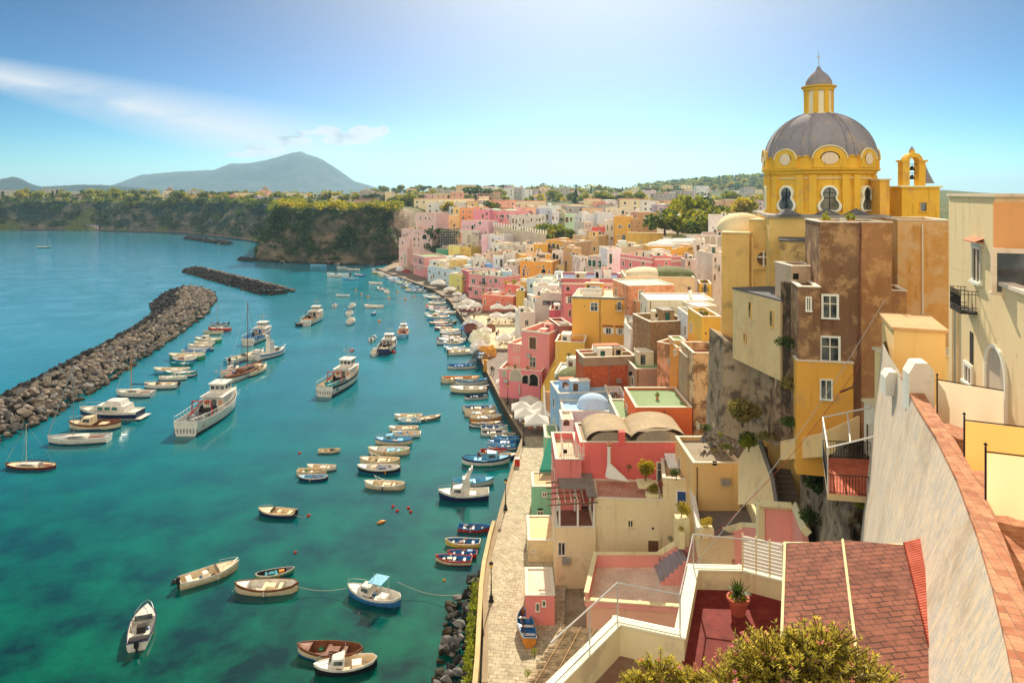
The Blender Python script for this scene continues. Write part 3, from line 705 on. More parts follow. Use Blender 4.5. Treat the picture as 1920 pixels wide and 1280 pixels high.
 sd = side if side is not None else (-1 if cx > 990 else (1 if cx < 930 else 0))
 if sd and L > 5 and auto:
  for f in range(max(1, min(auto, int(h / 3.1)))):
   for c in range(max(1, int(L / 4))):
    if rd.random() < .35: continue
    y = L * (c + .5) / max(1, int(L / 4)); z = h - par - 1.75 - f * 3.1
    if z > 1: put_window(root, rd.choice('wsgw'), .9, 1.3, 0 if sd < 0 else w, y, z, -math.pi / 2 if sd < 0 else math.pi / 2, fr, near)
 if band:            # (pixel row, metres, material) mouldings along the front
  for py, hh, bm_ in band:
   _, z, _ = loc(x0, py); a = MB(); a.box(-.08, w + .08, -.1, -.002, z - hh / 2, z + hh / 2); a.box(-.1, -.002, .002, L, z - hh / 2, z + hh / 2); a.box(w + .002, w + .1, .002, L, z - hh / 2, z + hh / 2); a.build('cornice', bm_, root)
 zr = h - par + .02
 for (px, rx, hz_, m) in domes:      # low domes standing on the roof
  X, _, _ = loc(px, ytop, L * .5); a = MB(); rx = min(rx, L * .47)
  a.lathe([(rx * 1.06, 0), (rx * 1.04, .35), (rx, .36)] + [(rx * math.cos(R(t)), .35 + hz_ * math.sin(R(t))) for t in range(10, 90, 10)] + [(.01, .35 + hz_)], 20, (X, L * .5, zr)); a.build('dome', m, root, smooth=True)
 n = chim if chim is not None else (rd.choice((0, 1, 1, 2)) if rnd else 0)
 for i in range(n):
  x, y = rd.uniform(.6, max(.7, w - .6)), rd.uniform(.8, L - .8); a = MB(); hh = rd.uniform(.7, 1.3); a.box(x - .22, x + .22, y - .22, y + .22, zr, zr + hh); a.box(x - .3, x + .3, y - .3, y + .3, zr + hh + .002, zr + hh + .1); a.build('chimney', mat if rd.random() < .5 else WHITE, root)
 if rnd and rd.random() < .5 and w > 4:      # stair hut on the roof
  x, y, s = rd.uniform(.3, w - 3), L - 3.2, rd.uniform(1.8, 2.8); a = MB(); a.box(x, x + s, y, y + 2.6, zr, zr + 1.9); a.box(x - .1, x + s + .1, y - .1, y + 2.7, zr + 1.903, zr + 2.0); a.build('stair_hut', WHITE if rd.random() < .6 else mat, root)
 if rnd and near and rd.random() < .8:
  x, y = rd.uniform(.5, w - .5), rd.uniform(1, L - 1); a = MB(); a.tube([(x, y, zr), (x, y, zr + 2.4)], .03, 5)
  for i in range(4): a.tube([(x - .5 + i * .05, y, zr + 1.6 + i * .22), (x + .5 - i * .05, y, zr + 1.6 + i * .22)], .018, 4)
  a.build('aerial', STEEL, root)
 if rnd and rd.random() < .4 and w > 3.5:
  x, y = rd.uniform(1, w - 1), rd.uniform(1, L - 1); a = MB(); a.lathe([(0, 0), (.45, 0), (.5, .5), (.45, 1.0), (0, 1.05)], 12, (x, y, zr)); a.build('water_tank', rd.choice((STEEL, BLUE, WHITE)), root, smooth=True)
 if 2.5 < w and D0 > 95 and par > .1 and not domes and rd.random() < .8:
  for q in range(rd.randint(1, 3) + (2 if w > 8 else 0)):
   bw, bd, bh = rd.uniform(1.2, min(4, w * .5)), rd.uniform(1.2, 3), rd.uniform(.5, 2.1); x, y = rd.uniform(.25, max(.3, w - bw - .3)), rd.uniform(.3, L - bd - .3); a = MB(); a.box(x, x + bw, y, y + bd, zr, zr + bh); o_r = a.build('roof_room', rd.choice((mat, WHITE, ROOFC, ROOFW)), root); zr_q = zr + bh; a = MB(); a.box(x - .08, x + bw + .08, y - .08, y + bd + .08, zr_q + .003, zr_q + .09); a.build('coping', rd.choice((TRIM, ROOFGR, ROOFT)), o_r)
   if bh > 1.2: a = MB(); a.box(x + .3, x + min(1, bw - .2), y - .03, y - .004, zr + .2, zr + bh - .3); a.build('opening', rd.choice((GL, BROWN, GREEN, DARK)), o_r)
 if D0 > 105 and w > 3.5 and auto == 0 and cat == 'house' and not label.startswith('big blank'):
  for fl in range(3 if D0 > 150 else 2):
   for q in range(max(1, int(w / 2.9))):
    x, z = w * (q + .5) / max(1, int(w / 2.9)) + rd.uniform(-.4, .4), h - par - 1.8 - fl * 3.0 + rd.uniform(-.2, .2)
    if rd.random() < (.62 if D0 > 150 else .3) and z > 1.5 and all(abs(x - a_) > 1.25 or abs(z - b_) > 2 for a_, b_ in used): put_window(root, rd.choice('wwsgbWfo' if near else 'wwsgbWfa'), rd.choice((.6, .8, .9)), rd.choice((1.0, 1.2, 1.7)), x, -.004, z, 0, fr, near)
 if near and w > 3 and (pipes if pipes is not None else rd.random() < .6):
  x = rd.choice((.35, w - .35, w * .5)) + rd.uniform(-.1, .1); a = MB(); a.tube([(x, -.07, h - par), (x, -.07, max(.2, h - 9))], .055, 5); a.build('drainpipe', rd.choice((BROWN, TRIM, GREYP)), root)
 if D0 < 260 and auto == 0 and L > 5 and sd:
  for f in range(min(3, int(h / 3.2))):
   for c in range(int(L / 3.5)):
    if rd.random() < .45: put_window(root, rd.choice('wsgw'), .8, 1.2, 0 if sd < 0 else w, L * (c + .5) / int(L / 3.5), h - par - 1.9 - f * 3.1, -math.pi / 2 if sd < 0 else math.pi / 2, fr, near)
 if rd.random() < .7 and w > 2.5:
  x, z = rd.uniform(.8, w - .8), h - par - rd.uniform(1.2, 4); put_window(root, 'u', .8, .6, x, 0, max(z, 1), 0, fr, near) if rd.random() < .5 else put_window(root, 'h', .25, .25, x, 0, max(z, 1), 0, fr, near)
 if near and par > .15 and rd.random() < .75:      # things kept on the roof terrace
  for q in range(rd.randint(1, 3)):
   x, y = rd.uniform(.5, max(.6, w - 1.2)), rd.uniform(.5, L - 1.2); k = rd.random(); a = MB()
   if k < .35: a.box(x, x + rd.uniform(.5, 1.1), y, y + .5, zr, zr + rd.uniform(.4, .8)); a.build('storage_chest', rd.choice((WHITE, WOOD, STEEL)), root)
   elif k < .7:
    a.lathe([(.14, 0), (.2, .3), (.2, .32), (0, .3)], 8, (x, y, zr)); pt_ = a.build('plant_pot', ROOFT, root); a = MB(); leafcloud(a, (x, y, zr + .55), .3, .3, .3, 40, .16); a.build('foliage', LEAF, pt_)
   else:
    a.tube([(x, y, zr), (x, y, zr + 1.6)], .025, 4); a.tube([(x, y + 2, zr), (x, y + 2, zr + 1.6)], .025, 4); a.tube([(x, y, zr + 1.55), (x, y + 2, zr + 1.55)], .012, 3); a.build('washing_line', STEEL, root)
 return root, loc, (w, L, h, zr)
PINK = (230, 148, 148); PALEP = (222, 182, 174); ROSE = (204, 98, 116); OCH = (222, 162, 66); OCH2 = (206, 170, 76); CRM = (222, 196, 152); WHT = (222, 216, 206); BLW = (186, 204, 216); BLU = (112, 158, 206); TAN = (182, 146, 102); MINT = (160, 204, 164); ORG = (228, 132, 72); GRY = (176, 164, 150); LIL = (198, 184, 184); MAR = (150, 84, 78)
G = 'houses of the harbour village'
def hs(*a, **k):
 k.setdefault('group', G); return house(*a, **k)
# ---- quay foot, from the wooded cliff to the square
hs('tall pale pink stepped house at the foot of the wooded cliff', 753, 810, 429, 362, 352, L=12, col=PALEP, vols=((779, 818, 399, 3, 11, None), (748, 768, 446, -1.5, 5, None), (748, 764, 464, -3.5, 4, None)), wins=((789, 409, 3, 5, 'w', 3), (798, 409, 3, 5, 'w', 3), (805, 410, 3, 5, 'd', 3), (811, 427, 4, 8, 's', 3), (757, 441, 2, 5, 'w', -1.5), (796, 444, 9, 8, 'a'), (811, 442, 4, 7, 'a'), (755, 455, 3, 6, 'w', -1.5), (753, 484, 2, 5, 's', -3.5), (759, 486, 5, 20, 'A', -3.5), (785, 449, 3, 6, 'd'), (768, 437, 1.5, 1.5, 'h'), (780, 437, 2, 2, 'h')), rnd=0, roof=ROOFT)
hs('bright pink house with pale corner strips on a grey stone base', 775, 796, 476, 326, 311, L=11, col=PINK, wins=((779, 487, 3, 8, 's'), (788, 489, 7, 10, 'a'), (779, 502, 3, 7, 's'), (786, 504, 4, 7, 'w'), (791, 504, 3, 7, 'w')), auto=2, side=1, band=((494, .3, WHITE), (477, .3, WHITE)), rnd=0, roof=ROOFG)
hs('green walled roof garden behind the bright pink quay house', 818, 841, 467, 338, L=8, col=(84, 158, 120), rnd=0)
hs('small white cube house with a blue door beside the bright pink house', 802, 828, 498, 297, 290, L=9, col=BLW, wins=((809, 520, 3, 6, 'd'), (813, 517, 2, 7, 'w'), (814, 512, 1.5, 2, 'h')), chim=1)
hs('white house with a maroon upper door stepping up from the quay', 805, 834, 487, 306, 300, L=9, col=WHT, wins=((836, 499, 3, 6, 'b'), (815, 495, 5, 5, 'w')), vols=((822, 846, 494, -4, 6, None),), auto=1)
hs('white block with an outside flight of steps under the yellow house', 828, 866, 503, 287, 280, L=8, col=BLW, auto=2, vols=((842, 858, 487, 3, 6, (226, 186, 110)),))
hs('pale blue washed vaulted house behind the steps', 846, 884, 486, 304, 298, L=10, col=BLW, auto=1, domes=((865, 3.5, 1.4, ROOFW),))
hs('mustard yellow house with a pale yellow left half', 841, 883, 462, 326, 320, L=11, col=(208, 176, 82), wins=((845, 474, 2, 6, 'w'), (855, 473, 2, 8, 'w'), (861, 475, 2, 6, 'w'), (867, 470, 3, 2, 'h')), vols=((841, 862, 460, -.6, 3, (214, 206, 120)),), rnd=0, roof=ROOFGR)
hs('low cream terrace wall under the mustard house', 844, 880, 482, 318, L=6, col=(206, 178, 88), rnd=0)
hs('white cottages with small dark windows between the mustard and blue houses', 880, 912, 482, 300, 292, L=10, col=WHT, auto=2)
hs('blue house standing behind the pink balcony house', 874, 908, 502, 274, 268, L=9, col=BLU, auto=1, roof=ROOFW)
hs('narrow raspberry and blue front beside the alley', 865, 876, 504, 272, 264, L=8, col=(200, 96, 112), auto=2, rnd=0)
hs('yellow stepped stair wall climbing beside the parasols', 842, 866, 514, 270, 266, L=3, col=(206, 200, 110), rnd=0, par=.2)
hs('pink quay house with a white balcony and an arched doorway', 879, 944, 512, 252, 240, L=9, col=PINK, wins=((888, 527, 7, 8, 'w'), (907, 527, 6, 12, 'f'), (920, 527, 4, 8, 'w'), (930, 526, 6, 8, 'w'), (907, 515, 5, 5, 'w'), (893, 548, 7, 8, 'w'), (931, 545, 9, 11, 'a'), (919, 546, 4, 9, 'd')), band=((535, .35, TRIM), (512, .3, TRIM)), frame=TRIM, near=True, roof=ROOFM, rnd=0, chim=1)
hs('small light blue house with one white window', 944, 960, 509, 243, L=8, col=(160, 196, 222), wins=((953, 519, 3, 9, 'w'),), auto=0, roof=ROOFW)
hs('coral house with potted plants crowding its roof terrace', 948, 978, 533, 230, 226, L=8, col=(228, 118, 104), rnd=0, auto=1)
hs('low coral terrace walls with outside stairs facing the square', 904, 962, 552, 224, 219, L=8, col=(230, 124, 102), rnd=0, wins=((909, 566, 3, 11, 'd'), (943, 563, 2, 3, 'h')), roof=ROOFT, zb=.5, par=.9)
hs('narrow ochre house beside the coral stairs', 976, 990, 527, 222, 218, L=9, col=OCH, auto=2, rnd=0)
hs('small ochre block with an outside stair behind the parasols', 968, 984, 545, 214, L=4, col=OCH2, rnd=0)
# ---- second tier, left half
hs('pink house with a curved pale balcony over a tall arch', 865, 916, 414, 342, 336, L=11, col=(230, 172, 182), wins=((870, 425, 2, 6, 's'), (876, 425, 2, 6, 's'), (886, 426, 4, 7, 'a'), (900, 418, 4, 5, 's')), vols=((862, 900, 431, -2.5, 4, (214, 202, 188), ROOFC, 436),), rnd=0)
hs('cream buttressed house with a tall blind arch below the curved balcony', 866, 898, 433, 337, L=5, col=(216, 200, 178), wins=((879, 447, 7, 17, 'A'), (881, 470, 6, 22, 'A'), (889, 456, 2, 4, 'w')), rnd=0, par=.1, wear=.5)
hs('ochre house with a dark arched window above the scaffolding', 829, 858, 405, 372, L=10, col=(224, 186, 128), wins=((838, 417, 6, 5, 'a'), (847, 415, 2, 4, 'w')), vols=((817, 830, 403, -1, 8, (234, 160, 96)),), wear=.2)
hs('pale grey narrow house left of the yellow gabled house', 843, 850, 388, 425, L=9, col=BLW, auto=2, rnd=0)
hs('yellow house with one green window under the ridge', 849, 863, 389, 418, L=9, col=(222, 202, 132), wins=((857, 396, 3, 6, 's'),), rnd=0)
hs('peach and orange house with two floors of small windows', 862, 888, 390, 404, L=10, col=(238, 152, 100), auto=2)
hs('long flat orange house beyond the raspberry pink block', 873, 916, 388, 425, L=10, col=(236, 158, 96), auto=1)
hs('raspberry pink block with a white door on the upper terrace', 887, 918, 393, 384, L=11, col=(224, 140, 156), wins=((905, 405, 4, 7, 'd'), (899, 420, 2, 4, 'w')), rnd=0)
hs('long raspberry pink house with small domes on its roof', 917, 992, 395, 392, L=12, col=(226, 144, 150), wins=((921, 408, 2, 9, 'w'), (932, 406, 3, 5, 'w'), (939, 405, 3, 5, 'w'), (943, 406, 4, 6, 'w'), (952, 406, 4, 8, 'w')), domes=((928, 4, 1.3, ROOFM), (958, 4, .9, ROOFM)), rnd=0)
hs('pink arcaded wall under the long raspberry house', 903, 930, 421, 350, L=5, col=(224, 150, 168), auto=1, rnd=0)
hs('greyish white villa with a diagonal outside stair facing the garden', 959, 1022, 404, 358, L=11, col=(212, 206, 196), wins=((962, 414, 2.5, 9, 'b'), (968, 415, 3, 7, 'w'), (975, 412, 2, 5, 'w'), (981, 415, 3, 8, 'b'), (1012, 412, 3, 5, 'b'), (1018, 409, 1.5, 8, 'w')), rnd=0, roof=ROOFGR)
hs('peach house with a white roof parapet above the villa', 963, 985, 388, 415, L=9, col=(240, 190, 178), auto=1, rnd=0)
hs('peach orange terrace house behind the villa', 984, 1012, 389, 410, L=9, col=(238, 178, 138), wins=((999, 400, 3, 3, 'w'), (1006, 400, 4, 3, 'w')), rnd=0)
hs('tall bluish grey house with two brown doors', 1012, 1035, 391, 388, L=10, col=(182, 190, 204), wins=((1021, 408, 3, 9, 'b'), (1026, 407, 4, 11, 'b')), rnd=0)
hs('flat white terraces stretching behind the bluish grey house', 1010, 1052, 386, 425, L=12, col=(208, 222, 224), rnd=1)
hs('narrow white house with four small windows', 1035, 1048, 397, 380, L=9, col=(222, 222, 226), wins=((1037, 401, 1.5, 3, 'w'), (1043, 401, 1.5, 3, 'w'), (1037, 409, 3, 7, 'b'), (1044, 409, 1.5, 6, 'w')), rnd=0)
hs('beige weathered house between the white and mint houses', 1047, 1061, 396, 383, L=9, col=(204, 192, 160), wear=.5, wins=((1051, 402, 1.5, 3, 'w'), (1054, 402, 1.5, 3, 'w'), (1052, 411, 4, 6, 'f')), rnd=0)
hs('mint green house with a brown shutter and a dark window', 1059, 1077, 401, 374, L=9, col=(180, 212, 176), wins=((1063, 412, 5, 10, 'b'), (1071, 411, 4, 7, 'b')), auto=0, rnd=0)
hs('bright white house end with slit windows at the garden edge', 1077, 1092, 401, 330, 322, L=14, col=(228, 230, 234), wins=((1080, 422, 1.5, 10, 'w'), (1086, 424, 1.5, 10, 'w')), rnd=0)
hs('white rounded house with a pink flank under the garden wall', 903, 945, 441, 318, 314, L=12, col=(206, 200, 206), wins=((936, 448, 2, 2, 'h'), (911, 460, 2, 5, 'w')), vols=((904, 914, 443, -.7, 4, (226, 176, 186)),), rnd=0, wear=.35, roof=ROOFG)
hs('patched white house with a small blue window', 926, 964, 459, 300, L=10, col=(204, 204, 200), wins=((929, 466, 4, 6, 'w'), (945, 477, 4, 6, 'b'), (938, 465, 2, 4, 'w')), wear=.6, alt=(176, 158, 120), rnd=1)
hs('narrow peach and rose house front', 910, 926, 470, 296, 292, L=9, col=(226, 186, 164), wins=((913, 472, 2, 4, 'w'), (914, 488, 1.5, 5, 'w')), wear=.35)
hs('pale turquoise house front between the peach house and the white arch', 924, 934, 463, 295, L=6, col=(170, 206, 216), wins=((929, 468, 4, 6, 'w'),), rnd=0)
hs('white house with a tall arched niche above the blue roofs', 925, 944, 481, 284, L=9, col=(214, 218, 220), wins=((940, 493, 5, 14, 'W'), (931, 489, 2, 6, 'w')), rnd=0)
hs('white terraced house with brown plants spilling over', 943, 966, 474, 288, L=9, col=(214, 210, 204), auto=3)
hs('low white terrace house beside the ochre block', 945, 972, 497, 270, L=8, col=(208, 208, 204), auto=2, wear=.4)
hs('grey stone garden wall house under the white pillars', 946, 985, 462, 305, L=7, col=(206, 200, 190), rnd=0, wear=.5, auto=1)
hs('white low houses stepping up beside the ochre stairs', 985, 1006, 458, 300, L=9, col=(220, 212, 200), auto=2)
# ---- ochre cluster
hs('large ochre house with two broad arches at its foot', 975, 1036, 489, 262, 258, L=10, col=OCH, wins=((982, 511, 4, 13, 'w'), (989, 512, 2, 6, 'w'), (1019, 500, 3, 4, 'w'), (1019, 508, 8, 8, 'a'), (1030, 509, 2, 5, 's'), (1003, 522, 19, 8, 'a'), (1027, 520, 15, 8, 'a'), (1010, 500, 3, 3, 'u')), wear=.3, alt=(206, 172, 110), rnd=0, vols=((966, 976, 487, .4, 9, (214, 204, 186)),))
hs('ochre upper house with a glazed veranda', 977, 1035, 478, 276, L=10, col=(226, 168, 54), wins=((1014, 483, 16, 11, 'w'), (1003, 484, 2, 7, 'd'), (1033, 485, 2, 7, 's')), rnd=0)
hs('ochre gabled wall with a climbing stair', 1004, 1027, 458, 287, L=9, col=(224, 166, 52), wins=((1014, 461, 2, 2, 'h'), (1008, 467, 2, 2, 'h')), rnd=0)
hs('ochre house with a row of blue doors on its balcony', 1024, 1063, 449, 292, 280, L=9, col=(222, 166, 62), wins=((1030, 460, 3, 7, 'o'), (1038, 461, 5, 9, 'f'), (1046, 463, 4, 9, 'o'), (1054, 465, 4, 9, 'f')), rnd=0)
hs('white and pink loggia house with two tall arches', 1035, 1057, 470, 272, 268, L=8, col=(228, 206, 200), wins=((1039, 484, 5, 18, 'a'), (1045, 486, 4, 18, 'a'), (1050, 490, 3, 8, 'f')), rnd=0)
hs('cream house front with an arched window low down', 1040, 1058, 497, 262, L=7, col=(224, 200, 142), wins=((1045, 509, 4, 14, 'W'), (1053, 510, 1.5, 5, 'w')), rnd=0)
hs('tall brown stained house with rusty streaks', 1056, 1080, 453, 268, 264, L=10, col=(186, 160, 130), wear=.75, alt=(214, 160, 100), wins=((1066, 472, 2, 6, 'w'), (1072, 463, 5, 6, 'w'), (1067, 482, 2, 5, 'w')), rnd=0)
hs('tall tan house with peeling ochre patches and a hanging oriel', 1072, 1090, 466, 252, L=9, col=(196, 162, 120), wear=.8, alt=(222, 172, 96), wins=((1075, 478, 7, 8, 'w'),), rnd=0)
hs('white peeling house behind the long rose house', 1087, 1104, 483, 236, L=9, col=(214, 206, 202), wear=.6, alt=(190, 150, 130), wins=((1092, 487, 3, 5, 'w'), (1096, 507, 3, 8, 's'), (1098, 487, 2, 5, 'w')))
hs('tan block with a grey left side carrying a white tank', 1074, 1122, 442, 285, 280, L=12, col=(208, 178, 128), wear=.5, alt=(196, 150, 92), wins=((1079, 447, 2, 7, 's'),), vols=((1084, 1098, 431, 2, 4, (218, 218, 216)), (1074, 1089, 441, -.3, 3, (176, 160, 140))), rnd=0)
hs('grey white house with four narrow windows above the tan block', 1095, 1112, 417, 312, L=10, col=(204, 196, 184), wear=.4, wins=((1099, 423, 2, 5, 'w'), (1106, 423, 2, 5, 'w'), (1101, 436, 2, 6, 'w'), (1105, 436, 3, 6, 'b')), rnd=0)
hs('brick red house with a balustrade and tall white windows', 1110, 1136, 425, 300, 296, L=10, col=(206, 92, 86), wins=((1113, 437, 3, 6, 'w'), (1119, 437, 3, 6, 'w'), (1125, 442, 3.5, 13, 'f'), (1131, 443, 3.5, 13, 'f')), rnd=0)
hs('white house with tall green shutters and an iron balcony', 1135, 1154, 413, 296, L=10, col=(222, 214, 200), wins=((1139, 427, 2.5, 11, 's'), (1147, 427, 2.5, 11, 's'), (1139, 446, 3, 5, 'w'), (1147, 447, 3, 5, 'b')), rnd=0, wear=.35)
hs('tall ochre house with an arched white window', 1152, 1187, 406, 286, L=10, col=(226, 170, 74), wins=((1162, 425, 3, 6, 'w'), (1166, 425, 2.5, 6, 'w'), (1180, 424, 4, 7, 'w'), (1169, 446, 8, 12, 'W'), (1159, 443, 2, 6, 'w'), (1160, 456, 3, 4, 'b')), rnd=0)
hs('big blank brown block dotted with small holes', 1185, 1232, 411, 284, L=14, col=(190, 148, 104), vols=((1212, 1232, 399, -.3, 10, None),), wins=((1198, 418, 1.3, 1.3, 'h'), (1215, 418, 1.3, 1.3, 'h'), (1195, 425, 1.3, 1.3, 'h'), (1210, 425, 1.3, 1.3, 'h'), (1226, 425, 1.3, 1.3, 'h'), (1199, 433, 1.3, 1.3, 'h')), rnd=0, wear=.15)
hs('long yellow boundary wall below the brown block', 1175, 1268, 436, 272, 262, L=2, col=(218, 176, 84), rnd=0, par=0, roof=ROOFC, cat='wall', name='boundary_wall')
hs('white roof pavilion with one green shutter', 1138, 1183, 391, 322, L=9, col=(220, 208, 186), wins=((1168, 398, 5, 6, 's'), (1142, 396, 2, 4, 'w')), vols=((1120, 1150, 398, -2, 8, (214, 218, 224)),), rnd=0)
hs('white low parapet houses behind the brick red house', 1092, 1140, 408, 335, L=10, col=(214, 206, 200), auto=1)
hs('dark brown arcaded house beyond the white roof pavilion', 1182, 1212, 398, 330, L=8, col=(204, 150, 140), auto=1)
# ---- middle right
hs('weathered lilac grey house with three green shutters', 1103, 1140, 480, 214, 210, L=10, col=(184, 168, 160), wear=.6, alt=(206, 192, 180), wins=((1106, 493, 5, 11, 's'), (1114, 494, 5, 11, 's'), (1125, 495, 5, 12, 's'), (1116, 515, 4, 3, 'w')), chim=1)
hs('white house side with two tall green shutters', 1139, 1165, 467, 203, L=11, col=(222, 222, 228), wins=((1145, 485, 5, 17, 's'), (1144, 507, 5, 9, 's')), rnd=0)
hs('cream house with a cluttered striped roof behind the pink cornice', 1165, 1216, 463, 226, L=11, col=(206, 190, 160), roof=ROOFG, rnd=1, wear=.4)
hs('long pink house with a white cornice and grey windows', 1163, 1222, 476, 198, 185, L=11, col=(220, 138, 142), wins=((1169, 494, 6, 9, 'o'), (1182, 496, 5, 9, 'w'), (1174, 511, 6, 17, 'w'), (1206, 494, 7, 6, 'w')), band=((483, .55, TRIM),), chim=2)
hs('short pink house wing right of the long pink front', 1228, 1258, 480, 184, L=8, col=(222, 124, 130), wins=((1249, 494, 3, 6, 'w'),), band=((486, .5, TRIM),), rnd=0)
hs('ochre house with white domed roofs behind the pink cornice', 1216, 1260, 462, 216, L=10, col=(222, 170, 72), wins=((1219, 471, 2, 6, 'w'), (1235, 473, 3, 6, 'w')), domes=((1230, 3, 1.3, ROOFW), (1248, 3, 1.2, ROOFW)), rnd=0)
hs('yellow stepped house with dark paired windows', 1259, 1304, 467, 197, 192, L=10, col=(228, 172, 60), wins=((1267, 480, 3, 7, 'w'), (1274, 484, 4, 8, 'b'), (1280, 484, 4, 7, 'b'), (1289, 482, 3, 4, 'w'), (1295, 482, 4, 4, 'b')), vols=((1270, 1290, 463, -.6, 5, None),), rnd=0, auto=0)
hs('white vaulted roofs in a row above the yellow stepped house', 1240, 1306, 458, 228, L=12, col=(218, 210, 196), domes=((1250, 4, 1.5, ROOFW), (1270, 4, 1.6, ROOFW), (1290, 4.5, 1.8, ROOFW)), rnd=0)
hs('green roofed white house with a black doorway', 1244, 1290, 446, 250, L=11, col=(224, 214, 180), roof=ROOFG, wins=((1248, 453, 3, 3, 'w'), (1261, 449, 2, 4, 'd'), (1265, 450, 3, 4, 'b')), domes=((1280, 4, 1.3, ROOFOL),), rnd=0)
hs('long white garden wall below the tall trees', 1279, 1322, 439, 252, 244, L=2, col=(218, 210, 196), rnd=0, par=0, cat='wall', name='garden_wall')
hs('tall narrow white house with a dark shuttered door', 1303, 1322, 451, 186, L=9, col=(220, 210, 198), wins=((1309, 465, 6, 12, 'b'), (1317, 457, 1.3, 1.3, 'h')), rnd=0)
hs('blank white house flank with a small black window', 1320, 1346, 472, 184, 178, L=9, col=(224, 222, 220), wins=((1326, 484, 1.2, 6, 'h'),), rnd=0)
hs('white villa with a green door over three open arches', 1332, 1373, 404, 226, L=12, col=(224, 214, 208), wins=((1349, 428, 5, 12, 's'), (1364, 425, 5, 5, 's')), vols=((1371, 1392, 402, -.5, 10, (224, 222, 220)), (1317, 1372, 439, -5, 5.5, (216, 204, 196))), rnd=0, chim=1)
o_, l_, d_ = hs('white arcade terrace supporting the villa with the green door', 1316, 1372, 441, 217, L=4, col=(220, 208, 200), wins=((1326, 449, 9, 13, 'A'), (1337, 452, 10, 18, 'A'), (1350, 453, 10, 18, 'A'), (1362, 453, 8, 18, 'A')), rnd=0)
hs('pale stucco house with brown shutters beside the yellow church wall', 1336, 1362, 476, 150, L=9, col=(216, 200, 190), wear=.4, wins=((1341, 487, 3, 9, 'b'), (1348, 503, 4, 12, 'b'), (1340, 520, 4, 12, 'b')), rnd=0)
hs('small pinkish shed house with a peeling side', 1284, 1304, 487, 172, L=5, col=(202, 176, 168), wear=.5, wins=((1292, 494, 4, 9, 'b'),), rnd=0)
hs('little domed outhouse among the pale roofs', 1320, 1342, 506, 155, L=6, col=(206, 180, 170), roof=ROOFW, domes=((1331, 2, .8, ROOFOL),), rnd=0)
hs('narrow bright yellow house with a small iron balcony', 1312, 1334, 532, 140, L=6, col=(232, 176, 48), wins=((1322, 540, 5, 14, 'f'),), rnd=0)
# ---- front right of the village
hs('white roofs with washing lines above the arched chapel', 988, 1048, 522, 215, 210, L=12, col=(190, 206, 216), auto=1, chim=2)
hs('low white terraces crowded with roof pipes', 1000, 1048, 536, 200, L=10, col=(206, 206, 202), auto=1, chim=3)
hs('white gabled chapel house with two tall blind arches', 982, 1003, 560, 188, 180, L=8, col=(224, 218, 206), wins=((990, 573, 5, 15, 'A'), (997, 576, 4, 16, 'A')), rnd=0, near=True)
hs('white curved terrace wall in front of the chapel house', 974, 1002, 586, 172, L=6, col=(224, 218, 206), rnd=0, par=.8)
hs('white laundry loggia with coloured clothes hanging', 1013, 1054, 549, 180, L=8, col=(214, 206, 192), wins=((1034, 568, 34, 9, 'w'),), roof=ROOFW, chim=1, near=True)
hs('plain rose red house side below the laundry loggia', 1030, 1056, 581, 170, L=8, col=(206, 94, 112), rnd=0, roof=ROOFT)
hs('long dusty rose house with a peeling white cornice', 1053, 1184, 522, 166, L=13, col=(208, 124, 130), wins=((1085, 545, 8, 6, 'b'), (1107, 545, 8, 5, 'b'), (1161, 537, 4, 8, 'w')), band=((525, .7, plaster((190, 104, 108), .5)), (531.5, .45, TRIM)), roof=ROOFB, rnd=0, vols=((1132, 1146, 508, 2, 2.5, WHITE), (1044, 1054, 524, .3, 10, (216, 206, 190))), wear=.3)
hs('cream house carrying a green barrel vault', 1172, 1303, 519, 142, L=12, col=(222, 194, 150), wins=((1292, 541, 6, 8, 'b'), (1243, 535, 7, 1.5, 'h')), domes=((1210, 4.5, 1.6, ROOFC), (1258, 5, 1.8, ROOFOL)), rnd=0, wear=.35)
hs('peeling peach house with a mint green roof', 1178, 1264, 536, 122, L=9, col=(214, 150, 112), wear=.55, alt=(196, 124, 84), roof=ROOFM, rnd=0, par=.08, vols=((1193, 1200, 565, -1.2, 1.2, (176, 136, 92)),), wins=((1178, 577, 2.5, 2, 'h'),))
hs('big ochre yellow house with tiled window hoods', 1073, 1178, 556, 126, L=11, col=(232, 168, 72), wins=((1114, 575, 11, 15, 'w'), (1161, 573, 7, 14, 'f'), (1141, 620, 8, 11, 'o'), (1163, 621, 7, 11, 'o')), rnd=0, chim=1, wear=.08, par=.12, band=((557, .3, GREYP),), frame=WHITE)
hs('maroon block with a small roof terrace beside the ochre house', 1049, 1074, 611, 130, L=8, col=(150, 90, 84), rnd=0, roof=ROOFT)
hs('yellow terrace house with a plant tub below the ochre house', 1041, 1096, 640, 120, L=6, col=(214, 168, 70), rnd=0, par=.7, roof=ROOFT)
o_, l_, d_ = hs('main pink restaurant house with a brown shutter', 978, 1030, 619, 132, 129, L=9, col=(238, 138, 134), wins=((999, 643, 12, 22, 'b'), (969, 654, 9, 8, 'w'), (969, 678, 8, 15, 'w'), (999, 679, 11, 17, 'w')), vols=((952, 980, 643, -.02, 8, None),), rnd=0, wear=.08, par=.9, band=((619, .35, TRIM),), frame=plaster((206, 190, 160), .1))
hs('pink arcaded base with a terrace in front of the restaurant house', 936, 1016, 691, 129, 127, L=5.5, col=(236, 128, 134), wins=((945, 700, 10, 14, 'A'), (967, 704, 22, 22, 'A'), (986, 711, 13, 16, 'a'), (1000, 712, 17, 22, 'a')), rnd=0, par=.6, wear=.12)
hs('tall orange house side in the sunlit alley', 1031, 1048, 622, 138, L=10, col=(230, 120, 56), rnd=0)
